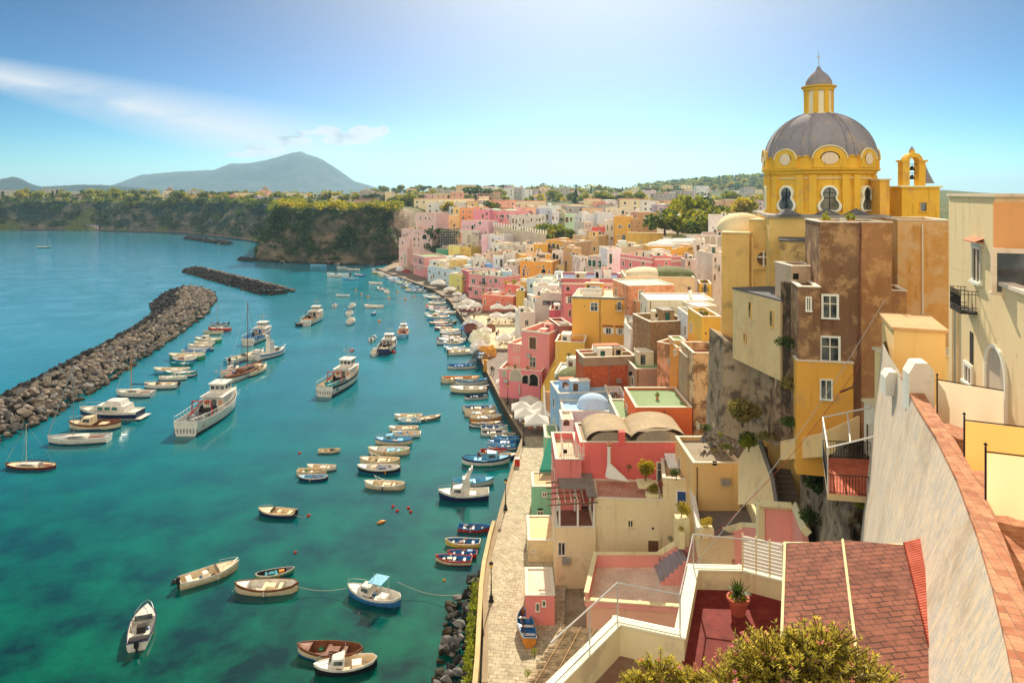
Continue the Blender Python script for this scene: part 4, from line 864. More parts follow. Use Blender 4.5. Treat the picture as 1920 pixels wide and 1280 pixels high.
hs('white terrace house with an outside stair above red brick', 1108, 1178, 668, 106, L=8, col=(224, 218, 206), rnd=0, vols=((1100, 1122, 682, -2.6, 3, None), (1108, 1176, 661, 5.5, 2.4, None)), par=.7)
hs('white stair block beside the brown brick wall', 1172, 1194, 604, 114, L=6, col=(216, 222, 230), rnd=0)
hs('white roof room with a dark sunken court', 1182, 1217, 617, 108, L=6, col=(222, 218, 210), rnd=0, roof=ROOFD, par=1.2)
hs('rusty brick faced house with a grey stone upper band', 1095, 1192, 671, 100, L=5, col=tilem('hollow_brick', (196, 88, 46), (214, 108, 62), (150, 92, 66), .3, .3, vert='x', ms=.03), vols=((1094, 1193, 671, -.12, 3, plaster((150, 124, 96), .6), ROOFC, 687),), rnd=0, par=.5)
hs('white long house with a black doorway and a wall ladder', 1215, 1340, 563, 110, L=8, col=(228, 216, 192), wins=((1259, 588, 9, 24, 'a'),), rnd=0, chim=1, wear=.3, roof=ROOFW, par=.15)
hs('small cream room at the right end of the long white house', 1306, 1344, 575, 103, L=5, col=(224, 208, 176), wins=((1326, 583, 11, 6, 'h'),), rnd=0, roof=ROOFW, par=.1)
hs('brown brick terrace house with a white coping', 1219, 1291, 604, 100, L=7, col=tilem('tuff_block', (150, 116, 82), (170, 138, 100), (120, 94, 68), .5, .25, vert='x', ms=.02), rnd=0, par=.9, roof=ROOFW)
hs('white house with a blue framed window and roof garden', 1291, 1330, 592, 96, L=7, col=(218, 218, 216), wins=((1293, 610, 5, 19, 'w'),), rnd=0, roof=ROOFC)
hs('patched peach ruin wall with bare brown render', 1232, 1302, 641, 94, 90, L=5, col=(214, 156, 116), wear=.85, alt=(148, 110, 76), rnd=0, roof=ROOFT)
hs('small bright orange house with a green flat roof', 1269, 1298, 652, 88, L=4, col=(234, 150, 60), rnd=0, roof=ROOFG, par=.1, vols=((1263, 1286, 639, 2, 3, (236, 168, 90), ROOFG),), wins=((1266, 660, 4, 10, 'w'),))
hs('low ruined roof with dark green felt', 1192, 1290, 692, 96, L=7, col=(172, 140, 112), rnd=0, wear=.6, roof=ROOFG, par=.25)
hs('orange house with a wide green roof terrace', 1192, 1298, 764, 79, L=8.2, col=(228, 116, 62), rnd=0, wear=.1, roof=ROOFG, par=.25)
hs('tall ochre house with a red terrace beside the church wall', 1316, 1352, 594, 88, L=7, col=(232, 176, 70), rnd=0, wins=((1337, 626, 2, 9, 'd'), (1323, 625, 1.5, 1.5, 'h')), wear=.3)
hs('white walled roof terrace with a red floor', 1300, 1356, 662, 80, L=6, col=(214, 180, 140), rnd=0, wear=.7, alt=(130, 100, 74), roof=paint((176, 84, 66), .8), par=1.0)
hs('stone buttress tower left of the red floored terrace', 1288, 1303, 670, 82, L=4, col=(170, 140, 110), rnd=0, wear=.7)
hs('pale blue house with a low round dome', 1047, 1148, 738, 96, L=6.4, col=(150, 184, 214), rnd=0, roof=plaster((150, 184, 214), .3), par=.3, wear=.3)
hs('bluish white house front with two air conditioners', 1055, 1148, 771, 91, L=5, col=(206, 214, 222), rnd=0, roof=plaster((150, 182, 210), .3), par=.1, wins=((1129, 786, 8, 6, 'u'), (1143, 786, 8, 6, 'u')), domes=((1112, 2.1, 1.35, plaster((170, 196, 222), .25)),))
hs('white house with a walled roof terrace behind the blue dome', 1146, 1179, 752, 92, L=7, col=(218, 208, 206), rnd=0, roof=ROOFT, par=1.1)
hs('mossy vaulted roof house above the blue house', 1050, 1180, 721, 104, L=8, col=(190, 206, 216), rnd=0, roof=ROOFOL, par=.3, domes=((1085, 3.6, 1.7, ROOFOL), (1148, 3.6, 1.6, ROOFOL)))
hs('white terrace house with railings below the yellow wall', 1040, 1094, 700, 108, L=7, col=(212, 214, 212), rnd=1, auto=1, roof=ROOFW, par=.3)
hs('low green felt roof wedge beside the blue dome', 1160, 1192, 786, 82, L=8, col=(180, 196, 196), rnd=0, roof=ROOFG, par=.1)
hs('small white chapel front with an arched blue window', 1053, 1075, 787, 88, L=4, col=(218, 222, 226), wins=((1062, 792, 11, 11, 'W'),), rnd=0, par=.1)
# ================================================================ CHURCH AND NEAR RIGHT SIDE
YEL = plaster((234, 174, 48), .34, (212, 166, 92), 1.6); YELP = plaster((232, 184, 108), .36, (196, 168, 120)); DOMEG = plaster((134, 130, 136), .36, (176, 160, 146)); CREAMW = plaster((226, 200, 156), .2)
DC = 62.0; XC = (1535 - 960) * DC / F
toC = Vector((-XC, -DC)).normalized()
def cdir(phi):  # horizontal unit vector turned phi degrees to the right as seen from the camera
 a = R(phi); return Vector((toC.x * math.cos(a) - toC.y * math.sin(a), toC.x * math.sin(a) + toC.y * math.cos(a)))
ch = thing('domed_church', 'yellow church with a grey ribbed dome and lantern on the hilltop', 'church', (XC, DC, 15))
def zc(py, D=DC): return H - (py - 362) * D / F - 15
A0 = math.atan2(cdir(10.6).y, cdir(10.6).x)
# body under the drum
def lp(px, D): return ((px - 960) * D / F - XC, D - DC)
a = MB(); p0, p1 = lp(1442, 56), lp(1665, 54); a.prism([p0, p1, (p1[0] + 5, p1[1] + 15), (p0[0] + 4, p0[1] + 15)], 0, zc(408, 56), 0); a.build('wall', YELP, ch)
a = MB(); a.prism([(p0[0] - .2, p0[1] - .2), (p1[0] + .2, p1[1] - .2), (p1[0] + 5, p1[1] + 15.2), (p0[0] + 4, p0[1] + 15.2)], zc(408, 56) + .004, zc(408, 56) + .22); a.build('roof', ROOFGR, ch)
# drum with paired pilasters
zb_, zd = zc(406, 57), zc(330)
def octr(r, z, k=48): # softly octagonal ring radius
 out = []
 for j in range(k):
  t = 2 * math.pi * j / k; q = ((t - A0 + math.pi / 8) % (math.pi / 4)) - math.pi / 8
  rr = r * (.55 + .45 * math.cos(math.pi / 8) / math.cos(q) * 1.03); rr *= .96; out.append((rr * math.cos(t), rr * math.sin(t), z))
 return out
def ringmesh(prof, name, mat, par, k=48, smooth=True, mats=None, mi=0):
 a = MB(); a.grid([octr(r, z, k) for r, z in prof], mi, closed=True); return a.build(name, mats or mat, par, smooth=smooth)
ringmesh([(5.0, zb_ - .5), (5.0, zb_ + .25), (4.72, zb_ + .3), (4.66, zd - .3), (4.66, zd)], 'drum', YEL, ch, smooth=False)
ringmesh([(4.66, zd), (4.9, zd + .12), (4.92, zd + .3), (5.18, zd + .42), (5.2, zd + .55), (4.75, zd + .62), (4.75, zd + .62)], 'cornice', YEL, ch, smooth=False)
ringmesh([(4.74, zd - .34), (4.77, zd - .33), (4.77, zd - .2), (4.7, zd - .19)], 'moulding', plaster((230, 196, 140), .1), ch, smooth=False)
ringmesh([(4.78, zd + .6), (4.76, zd + 1.5), (4.9, zd + 1.55), (4.9, zd + 1.65), (4.7, zd + 1.7)], 'drum', YEL, ch, smooth=False)
zs = zd + 1.55; HD = zc(213) - zs
prof = [(4.86 * math.cos(R(t)) if t < 76 else 4.86 * math.cos(R(t)), zs + HD * 1.02 * math.sin(R(t))) for t in range(0, 79, 6)]
dm = ringmesh(prof, 'dome', DOMEG, ch)
for k8 in range(8):
 t = A0 + math.pi / 8 + k8 * math.pi / 4
 for dt in (-.075, .075):
  a = MB(); a.tube([((r * .96 + .03) * math.cos(t + dt * (1 - .4 * z_i)), (r * .96 + .03) * math.sin(t + dt * (1 - .4 * z_i)), z) for z_i, (r, z) in [(i / len(prof), p) for i, p in enumerate(prof)]], .1, 5, 0, .06); a.build('dome_rib', DOMEG, dm)
 ca, sa = math.cos(t), math.sin(t)
 for dt in (-.11, .11):
  a = MB(); rr = 4.53; c0 = Vector((math.cos(t + dt), math.sin(t + dt), 0)); tn = Vector((-c0.y, c0.x, 0))
  p = [c0 * (rr - .2) - tn * .3, c0 * (rr + .16) - tn * .3, c0 * (rr + .16) + tn * .3, c0 * (rr - .2) + tn * .3]
  a.hexa([(q.x, q.y, zb_ + .25) for q in p] + [(q.x, q.y, zd + .02) for q in p]); a.build('pilaster', YEL, ch)
 # violin window with white surround, and a round blind light above
 t = A0 + k8 * math.pi / 4; rz = t + math.pi / 2
 c0 = Vector((math.cos(t), math.sin(t), 0))
 def outline(s):
  pts = []
  for i in range(40):
   q = 2 * math.pi * i / 40; z = math.cos(q); wdt = abs(math.sin(q)) ** .8 * (.56 + (.30 * max(0, -z + .15)) - .08 * math.exp(-((z - .05) / .28) ** 2) * 2.2)
   zz = z * 1.02 + (.16 * math.exp(-(math.sin(q) / .3) ** 2) if z < -.5 else 0)
   pts.append((math.copysign(wdt * 1.12, math.sin(q)) * s, zz * (1 + (s - 1) * .6)))
  return pts
 zw = zb_ + 1.42; rf = 4.28
 inn, out_ = outline(1), outline(1.28); a = MB()
 for i in range(40):
  j = (i + 1) % 40
  a.hexa([(inn[i][0], -.38, inn[i][1]), (inn[i][0], .2, inn[i][1]), (inn[j][0], .2, inn[j][1]), (inn[j][0], -.38, inn[j][1]), (out_[i][0], -.34, out_[i][1]), (out_[i][0], .2, out_[i][1]), (out_[j][0], .2, out_[j][1]), (out_[j][0], -.34, out_[j][1])])
 w_ = a.build('window', plaster((236, 224, 202), .1), ch, (c0.x * rf, c0.y * rf, zw), rz)
 a = MB(); a.face([(x, -.26, z) for x, z in reversed(inn)]); a.build('pane', GL, w_)
 a = MB(); a.box(-.035, .035, -.3, -.25, -.85, 1.0); a.box(-.5, .5, -.302, -.252, .1, .16); a.box(-.45, .45, -.302, -.252, .55, .6); a.build('sash', IRON, w_)
 a = MB(); zl = zd + 1.35
 big = 1.28 if k8 % 2 == 0 else 1.05
 arc = [(big * math.cos(R(q)), big * .78 * math.sin(R(q))) for q in range(0, 181, 12)]
 for (x0, z0), (x1, z1) in zip(arc, arc[1:]):
  a.hexa([(x0 * .62, -.42, z0 * .62), (x0 * .62, .9, z0 * .62), (x1 * .62, .9, z1 * .62), (x1 * .62, -.42, z1 * .62), (x0, -.42, z0), (x0, .9, z0), (x1, .9, z1), (x1, -.42, z1)])
 a.box(-big, big, -.4, .4, -.75, .0)
 lu = a.build('lunette', YEL, ch, (c0.x * 4.32, c0.y * 4.32, zl), rz)
 a = MB(); n_ = 20; el = [(big * .52 * math.cos(2 * math.pi * i / n_), .02 + .5 * math.sin(2 * math.pi * i / n_)) for i in range(n_)]; a.face([(x, -.45, z) for x, z in reversed(el)]); a.build('blind_light', plaster((224, 200, 170), .3), lu)
 a = MB(); arc2 = [(big * 1.08 * math.cos(R(q)), big * .86 * math.sin(R(q)), ) for q in range(0, 181, 12)]
 a.tube([(x, -.42, z) for x, z in arc2], .07, 5); a.build('hood_moulding', plaster((232, 206, 160), .1), lu)
# lantern
zl0 = zc(214); zl1 = zc(167)
a = MB(); a.lathe([(1.35, zl0 - .25), (1.35, zl0), (1.12, zl0 + .02), (1.12, zl1)], 24); ln = a.build('lantern', plaster((232, 214, 182), .1), ch)
for i in range(8):
 t = A0 + math.pi / 8 + i * math.pi / 4; a = MB(); c0 = Vector((math.cos(t), math.sin(t), 0)); tn = Vector((-c0.y, c0.x, 0))
 p = [c0 * 1.0 - tn * .2, c0 * 1.24 - tn * .2, c0 * 1.24 + tn * .2, c0 * 1.0 + tn * .2]; a.hexa([(q.x, q.y, zl0) for q in p] + [(q.x, q.y, zl1) for q in p]); a.build('pilaster', YEL, ln)
a = MB(); a.lathe([(1.2, zl1 - .22), (1.3, zl1 - .2), (1.32, zl1 - .02), (1.5, zl1 + .1), (1.5, zl1 + .2), (1.15, zl1 + .24)], 24); a.build('cornice', YEL, ln)
hc = zc(126) - zl1 - .2
a = MB(); a.lathe([(1.14, 0), (1.13, .35), (.98, .7), (.72, 1.05), (.42, 1.3), (.24, 1.5), (.15, 1.72), (.17, hc), (.0, hc + .03)], 24, (0, 0, zl1 + .22)); cp = a.build('cap', DOMEG, ln, smooth=True)
a = MB(); z0 = zl1 + .22 + hc; a.tube([(0, 0, z0), (0, 0, z0 + 1.35)], .035, 6); a.box(-.22, .22, -.03, .03, z0 + .85, z0 + .92); a.build('cross', STEEL, cp)
# skylight wedges at the drum foot
for px in (1482, 1556, 1612):
 x, y = lp(px, 55.2); a = MB(); zz = zc(408, 56) + .23; a.face([(x - .9, y - .2, zz), (x + .9, y - .2, zz), (x, y + .6, zz + .55)]); a.face([(x + .9, y - .2, zz), (x + .9, y + 1, zz), (x, y + .6, zz + .55)]); a.face([(x - .9, y + 1, zz), (x - .9, y - .2, zz), (x, y + .6, zz + .55)]); a.build('roof_wedge', ROOFD, ch)
# left church walls (own volumes of the church)
def chblock(name, px0, D0, px1, D1, pyt, L, m, zb=12.0, rf=None, rm=None):
 A = Vector(((px0 - 960) * D0 / F, D0)); B = Vector(((px1 - 960) * D1 / F, D1)); u = (B - A).normalized(); nn = Vector((-u.y, u.x)) * L
 zt = H - (pyt - 362) * D0 / F; a = MB(); a.prism([(A.x - XC, A.y - DC), (B.x - XC, B.y - DC), (B.x + nn.x - XC, B.y + nn.y - DC), (A.x + nn.x - XC, A.y + nn.y - DC)], zb - 15, zt - 15, 0); o = a.build(name, m, ch)
 if rm: a = MB(); e = .1; a.prism([(A.x - XC - e, A.y - DC - e), (B.x - XC + e, B.y - DC - e), (B.x + nn.x - XC + e, B.y + nn.y - DC + e), (A.x + nn.x - XC - e, A.y + nn.y - DC + e)], zt - 15 + .004, zt - 15 + .12); a.build('roof', rm, ch)
 return A, u, zt
SPOT = plaster((230, 180, 104), .3, (180, 150, 100))
chblock('wall', 1353, 60, 1405, 59, 437, 7, SPOT, 25.5, rm=CREAMW)
chblock('wall', 1404.5, 59.4, 1443, 58.4, 413, 8, SPOT, 14, rm=CREAMW)
chblock('wall', 1374, 55.5, 1463, 48.8, 541, 6, plaster((236, 190, 138), .34), 26.6, rm=ROOFD)
chblock('wall', 1462, 52.5, 1534, 51.5, 452, 5, plaster((206, 176, 110), .7, (150, 124, 88)), 22, rm=ROOFD)
chblock('buttress', 1464, 49, 1500, 47, 528, 5, plaster((128, 98, 70), .9, (66, 52, 42)), 22)
def onface(px, py, D): p = P(px, py, D); return (p.x - XC, p.y - DC, p.z - 15)
# barrel roof end and round cross window
a = MB(); c0 = onface(1407, 437, 60); a.lathe([(2.3 * math.cos(R(t)), 2.0 * math.sin(R(t)) * .8) for t in range(0, 91, 10)], 20, (c0[0] + .4, c0[1] + 3.4, c0[2] + .1)); a.build('vault', CREAMW, ch, smooth=True)
c0 = onface(1430, 485, 58.6); a = MB(); a.box(-.85, .85, -.06, .0, -.9, .9); fr_ = a.build('cross_window', SPOT, ch, (c0[0], c0[1] - .1, c0[2]))
a = MB(); n_ = 24; a.face([(.62 * math.cos(-2 * math.pi * i / n_), -.075, .62 * math.sin(-2 * math.pi * i / n_)) for i in range(n_)]); a.build('recess', BROWN, fr_)
a = MB(); a.tube([(.62 * math.cos(2 * math.pi * i / n_), -.1, .62 * math.sin(2 * math.pi * i / n_)) for i in range(n_ + 1)], .06, 5); a.build('ring', YELP, fr_)
a = MB(); a.box(-.07, .07, -.16, -.09, -.72, .72); a.box(-.5, .5, -.163, -.093, .1, .24); a.build('cross', WHITE, fr_)
for px, py, w, h, D in ((1406, 580, .3, 1.1, 52.9), (1446, 597, .3, 1.1, 49.9), (1396, 632, .2, .5, 53.6)):
 c0 = onface(px, py, D); rz = math.atan2(-6.7, 1.9 + .0)
 u = (Vector(((1463 - 960) * 48.8 / F, 48.8)) - Vector(((1374 - 960) * 55.5 / F, 55.5))).normalized()
 a = MB(); ring(a, w, h, .06, -.07, .02); f_ = a.build('window', YELP, ch, (c0[0], c0[1] - .08, c0[2]), math.atan2(u.y, u.x)); a = MB(); a.box(-w / 2, w / 2, -.03, 0, -h / 2, h / 2); a.build('pane', GL, f_)
a = MB(); a.tube([onface(1411, 445, 58.8), onface(1411, 538, 58.6)], .07, 6); a.build('drainpipe', YELP, ch)
# dark retaining walls under the church
CONC = plaster((158, 136, 108), .6, (92, 78, 62), 2.0)
def pxhexa(mb, q, th, mi=0):   # q: four (px,py,D) clockwise from bottom left; thickness away from camera
 pts = [P(*v) for v in q]; mb.hexa([pts[0], pts[1], pts[1] + Vector((.3, th, 0)), pts[0] + Vector((.3, th, 0)), pts[3], pts[2], pts[2] + Vector((.3, th, 0)), pts[3] + Vector((.3, th, 0))], mi)
rw = thing('retaining_wall', 'dark stained concrete retaining wall propping up the yellow church', 'wall', tuple(P(1420, 800, 54)))
def rwb(mb, nm, m):
 o = mb.build(nm, m); o.parent = rw; o.location = -rw.location; return o
a = MB(); pxhexa(a, [(1352, 812, 55.5), (1416, 838, 54), (1418, 660, 55), (1356, 636, 57)], 5); rwb(a, 'wall_face', CONC)
a = MB(); pxhexa(a, [(1404, 822, 54.2), (1462, 832, 51.5), (1462, 668, 51.8), (1412, 650, 54.2)], 3); rwb(a, 'buttress', CONC)
a = MB(); pxhexa(a, [(1450, 836, 50.6), (1484, 840, 48.6), (1480, 690, 49), (1462, 690, 50)], 2); rwb(a, 'buttress', plaster((150, 120, 90), .7, (90, 70, 54)))
a = MB(); pxhexa(a, [(1328, 850, 69), (1384, 850, 68), (1382, 776, 68), (1330, 750, 70)], 2); rwb(a, 'planter_wall', plaster((132, 124, 112), .5))
a = MB(); a.tube([P(1384, 792, 57.6), P(1387, 672, 57)], .08, 6); a.tube([P(1352, 745, 62), P(1352, 690, 62), P(1338, 690, 62), P(1338, 800, 62)], .08, 6); rwb(a, 'drainpipe', plaster((214, 196, 180), .1))
# ---- bell gable
DB = 60; XB = (1727 - 960) * DB / F; bt = thing('bell_tower', 'yellow bell gable with two bells in an open arch right of the dome', 'bell tower', (XB, DB, 34))
zbt = lambda py: H - (py - 362) * DB / F - 34
W = lambda px: (px - 1727) * DB / F
a = MB(); a.box(W(1691), W(1762), 0, 3, -2, zbt(352)); bt_b = a.build('wall', YEL, bt)
a = MB(); a.box(W(1687), W(1766), -.15, 3.1, zbt(352) + .003, zbt(352) + .14); a.build('cornice', plaster((236, 196, 100), .1), bt)
z0, z1 = zbt(348), zbt(303)
prof = []
a = MB()
for sx, xi, xo, xb in ((-1, W(1712), W(1699), W(1697)), (1, W(1730), W(1742), W(1758))):
 x0_, x1_ = min(xi, xo), max(xi, xo)
 a.box(x0_, x1_, .5, 1.3, z0, z1)
a.build('pier', YEL, bt)
a = MB(); sw_ = [(W(1742), z1 - .1)] + [(W(1742 + 18 * (t / 8) ** 1.3), z1 - .1 - (z1 - .3 - z0) * t / 8) for t in range(1, 9)]
for (xa, za), (xb2, zb2) in zip(sw_, sw_[1:]): a.hexa([(W(1741), .55, zb2), (xb2, .55, zb2), (xb2, 1.25, zb2), (W(1741), 1.25, zb2), (W(1741), .55, za), (xa, .55, za), (xa, 1.25, za), (W(1741), 1.25, za)])
a.build('volute', DOMEG, bt)
a = MB(); cxm = W(1721); r_i = (W(1730) - W(1712)) / 2
for q in range(0, 180, 15):
 c1, s1, c2, s2 = math.cos(R(q)), math.sin(R(q)), math.cos(R(q + 15)), math.sin(R(q + 15))
 a.hexa([(cxm + r_i * c1, .5, z1 + r_i * s1), (cxm + r_i * c1, 1.3, z1 + r_i * s1), (cxm + r_i * c2, 1.3, z1 + r_i * s2), (cxm + r_i * c2, .5, z1 + r_i * s2), (cxm + r_i * 1.9 * c1, .5, z1 + r_i * 1.9 * s1), (cxm + r_i * 1.9 * c1, 1.3, z1 + r_i * 1.9 * s1), (cxm + r_i * 1.9 * c2, 1.3, z1 + r_i * 1.9 * s2), (cxm + r_i * 1.9 * c2, .5, z1 + r_i * 1.9 * s2)])
a.box(cxm - .16, cxm + .16, .7, 1.1, z1 + r_i * 1.85, z1 + r_i * 1.9 + .28); a.box(W(1696), W(1711), .42, 1.38, z1 + .002, z1 + .16); a.box(W(1731), W(1746), .42, 1.38, z1 + .002, z1 + .16)
a.build('arch', YEL, bt)
a = MB(); a.lathe([(.2, 0), (.12, .15), (.03, .3), (0, .42)], 10, (cxm, .9, z1 + r_i * 1.9 + .28)); a.build('finial', DOMEG, bt)
for py in (314, 331):
 a = MB(); a.box(W(1712), W(1730), .86, .94, zbt(py - 6), zbt(py - 6) + .06); a.lathe([(.05, .42), (.12, .38), (.16, .2), (.26, .03), (.28, 0), (.0, .05)], 12, (cxm, .9, zbt(py + 5))); a.build('bell', paint((58, 48, 36), .4, .5, .7), bt, smooth=False)
a = MB(); ring(a, .55, .75, .06, -.06, .02); f_ = a.build('window', YEL, bt, (W(1731), 0, zbt(388))); a = MB(); a.box(-.27, .27, -.03, 0, -.37, .37); a.build('pane', GL, f_)
hs('pale house with a dark doorway between the dome and the bell gable', 1640, 1692, 356, 78, L=8, col=(214, 206, 204), rnd=0, wins=((1643, 384, 5, 25, 'b'),), zb=28, par=.2)
hs('yellow chimney block right of the dome', 1650, 1668, 338, 57, L=1.6, col=(226, 168, 60), rnd=0, zb=30, par=0, cat='chimney', name='chimney_block', wear=.5)
# ---- old brown house
BRN = plaster((118, 84, 54), .6, (186, 148, 106), 2.2); TANW = plaster((206, 150, 76), .7, (222, 182, 132), 1.6)
o_, l_, d_ = hs('tall brown weathered house with two white windows above a yellow ground floor', 1537, 1672, 417, 45, 44, L=5.2, col=BRN, vols=((1497, 1538, 538, -.3, 5, None), (1494, 1600, 676, -.35, 1.2, (232, 160, 58)), (1615, 1672, 417, -.25, .3, plaster((150, 104, 60), .6, (196, 150, 100), 2.0))), wins=((1556, 575, 24, 42, 'w'), (1556, 656, 26, 46, 'w'), (1549, 730, 18, 32, 'w', -.35), (1516, 570, 3, 20, 'w', -.3)), rnd=0, zb=21.5, par=.25, pipes=0, frame=plaster((232, 226, 214), .1), side=0, near=True)
a = MB()
for px, y0, y1 in ((1614, 425, 690), ):
 p, q = P(px, y0, 43.4), P(px - 5, y1, 43.2); a.tube([tuple(p), tuple(q)], .08, 6)
p, q, r = P(1608, 690, 43.2), P(1600, 725, 43.2), P(1575, 735, 43.2); a.tube([tuple(p), tuple(q), tuple(r)], .07, 6)
dp = a.build('drainpipe', paint((120, 72, 52), .7)); dp.parent = o_; dp.matrix_parent_inverse = o_.matrix_basis.inverted()
hs('ochre and tan patched old house with pipes right of the brown house', 1683, 1780, 413, 50, 49, L=6, col=TANW, rnd=0, zb=20, par=.25, vols=((1668, 1700, 545, -3, 3, plaster((160, 112, 74), .8, (206, 156, 92))),), side=0)
hs('small walled roof terrace with a terracotta door beside the brown house', 1484, 1536, 500, 48, L=3, col=(206, 176, 148), rnd=0, zb=22, par=.9, roof=ROOFT, wins=((1492, 518, 1, 10, 'h'),), wear=.5)
a = MB(); b0 = P(1532, 498, 47.4)
# ---- small cream house by the fortress wall (box with flat roof)
hs('plain cream box house joined to the pale house with the iron balcony', 1676, 1773, 617, 34, 33.2, L=4.2, col=(228, 188, 126), rnd=0, zb=24, par=0, roof=plaster((196, 156, 110), .3), wear=.12, side=0, near=True)
# ---- pale house with iron balcony
a8 = lambda D: 8.4 + .35 * D
ph = thing('pale_house', 'tall pale yellow house with an iron balcony and a round topped niche', 'house', (a8(29), 29, 24))
def PH(D, off=0, z=0): return (a8(D) + off * .944 - a8(29), D - off * .33 - 29, z - 24)
PALEW = plaster((238, 198, 150), .2, (214, 178, 136), 1.4); ORW = plaster((230, 160, 98), .08)
a = MB(); q = [PH(29)[:2], PH(18.0)[:2], PH(18.0, 9)[:2], PH(29, 9)[:2]]; a.prism(q, 0, 12.9); a.build('wall', PALEW, ph)
a = MB(); q = [PH(29)[:2], PH(23.5)[:2], PH(23.5, 9)[:2], PH(29, 9)[:2]]; a.prism(q, 12.905, 15.86); a.build('wall', PALEW, ph)
a = MB(); q = [PH(23.5, -.06)[:2], PH(23.42, -.06)[:2], PH(23.42, 9)[:2], PH(23.5, 9)[:2]]; a.prism(q, 12.91, 15.7); a.build('wall', ORW, ph)
a = MB(); q = [PH(29.05, -.08)[:2], PH(23.38, -.08)[:2], PH(23.38, 9)[:2], PH(29.05, 9)[:2]]; a.prism(q, 15.865, 15.98); a.build('coping', plaster((216, 196, 164), .2), ph)
a = MB(); q = [PH(23.35, -.1)[:2], PH(17.9, -.1)[:2], PH(17.9, .35)[:2], PH(23.35, .35)[:2]]; a.prism(q, 12.903, 13.02); a.build('coping', plaster((214, 196, 178), .2), ph)
TERRA = tilem('terracotta_tile', (172, 104, 72), (206, 146, 108), (140, 104, 82), .22, .22, offset=0, rot=(0, 0, .35), ms=.012)
a = MB(); q = [PH(23.35, .36)[:2], PH(17.9, .36)[:2], PH(17.9, 9)[:2], PH(23.35, 9)[:2]]; a.prism(q, 12.903, 12.95); a.build('roof', TERRA, ph)
rzp = math.atan2(-1, -.35); up = Vector((-.330, -.944))
def phw(kind, px, py, w, h, fr=None, off=-.0):
 r = (px - 960) / F; D = 8.4 / (r - .35); z = H - (py - 362) * D / F
 for i, (nm, me) in enumerate(window_parts(kind, w, h, fr or plaster((232, 222, 206), .05))):
  if i == 0: first = link(nm, me, ph, PH(D, off, z), rzp)
  else: link(nm, me, first)
 return D, z, first
phw('d', 1833, 492, .8, 1.2); D, z, wd = phw('w', 1833, 497, .8, 1.2)
a = MB(); w = .72; zz = -.95
a.box(-w, w, -.55, 0, zz - .1, zz - .02)
bal = a.build('balcony', IRON, ph, PH(8.4 / ((1822 - 960) / F - .35), 0, H - (553 - 362) * 8.4 / ((1822 - 960) / F - .35) / F + .42), rzp)
a = MB()
for i in range(15): x = -w + .02 + (2 * w - .04) * i / 14; a.box(x - .008, x + .008, -.55, -.535, zz, zz + .75)
for s in (-1, 1):
 for i in range(5): y = -.54 + i * .12; a.box(s * w - .008, s * w + .008, y - .008, y + .008, zz, zz + .75)
for zz2 in (0, .12, .62, .74): a.box(-w, w, -.556, -.53, zz + zz2, zz + zz2 + .025); a.box(-w - .012, -w + .012, -.53, 0, zz + zz2, zz + zz2 + .025); a.box(w - .012, w + .012, -.53, 0, zz + zz2, zz + zz2 + .025)
for i in range(7):
 x = -w + .1 + (2 * w - .2) * i / 6; a.tube([(x + .075 * math.cos(t * .8), -.543, zz + .37 + .2 * math.sin(t * .8)) for t in range(9)], .012, 4)
a.build('railing', IRON, bal)
a = MB(); a.face([(-.75, -.3, .0), (.75, -.3, .0), (.75, 0, .12), (-.75, 0, .12)]); a.box(-.75, .75, -.3, 0, -.04, -.003); a.build('door_hood', ROOFT, ph, PH(8.4 / ((1833 - 960) / F - .35), 0, H - (450 - 362) * 25.7 / F), rzp)
phw('A', 1868, 745, 2.1, 3.4); phw('A', 1793, 668, .55, 5.4, PALEW); phw('h', 1822, 652, .35, 1.1); phw('w', 1817, 702, .7, .55)
# orange face window
a = MB(); ring(a, 1.5, 1.3, .16, -.07, .02); c0 = P(1918, 512, 22.7); f_ = a.build('window', plaster((226, 204, 176), .1), ph, (c0.x - a8(29), c0.y - 29, c0.z - 24), -.34); a = MB(); a.box(-.75, .75, -.03, 0, -.65, .65); a.build('pane', GL, f_)
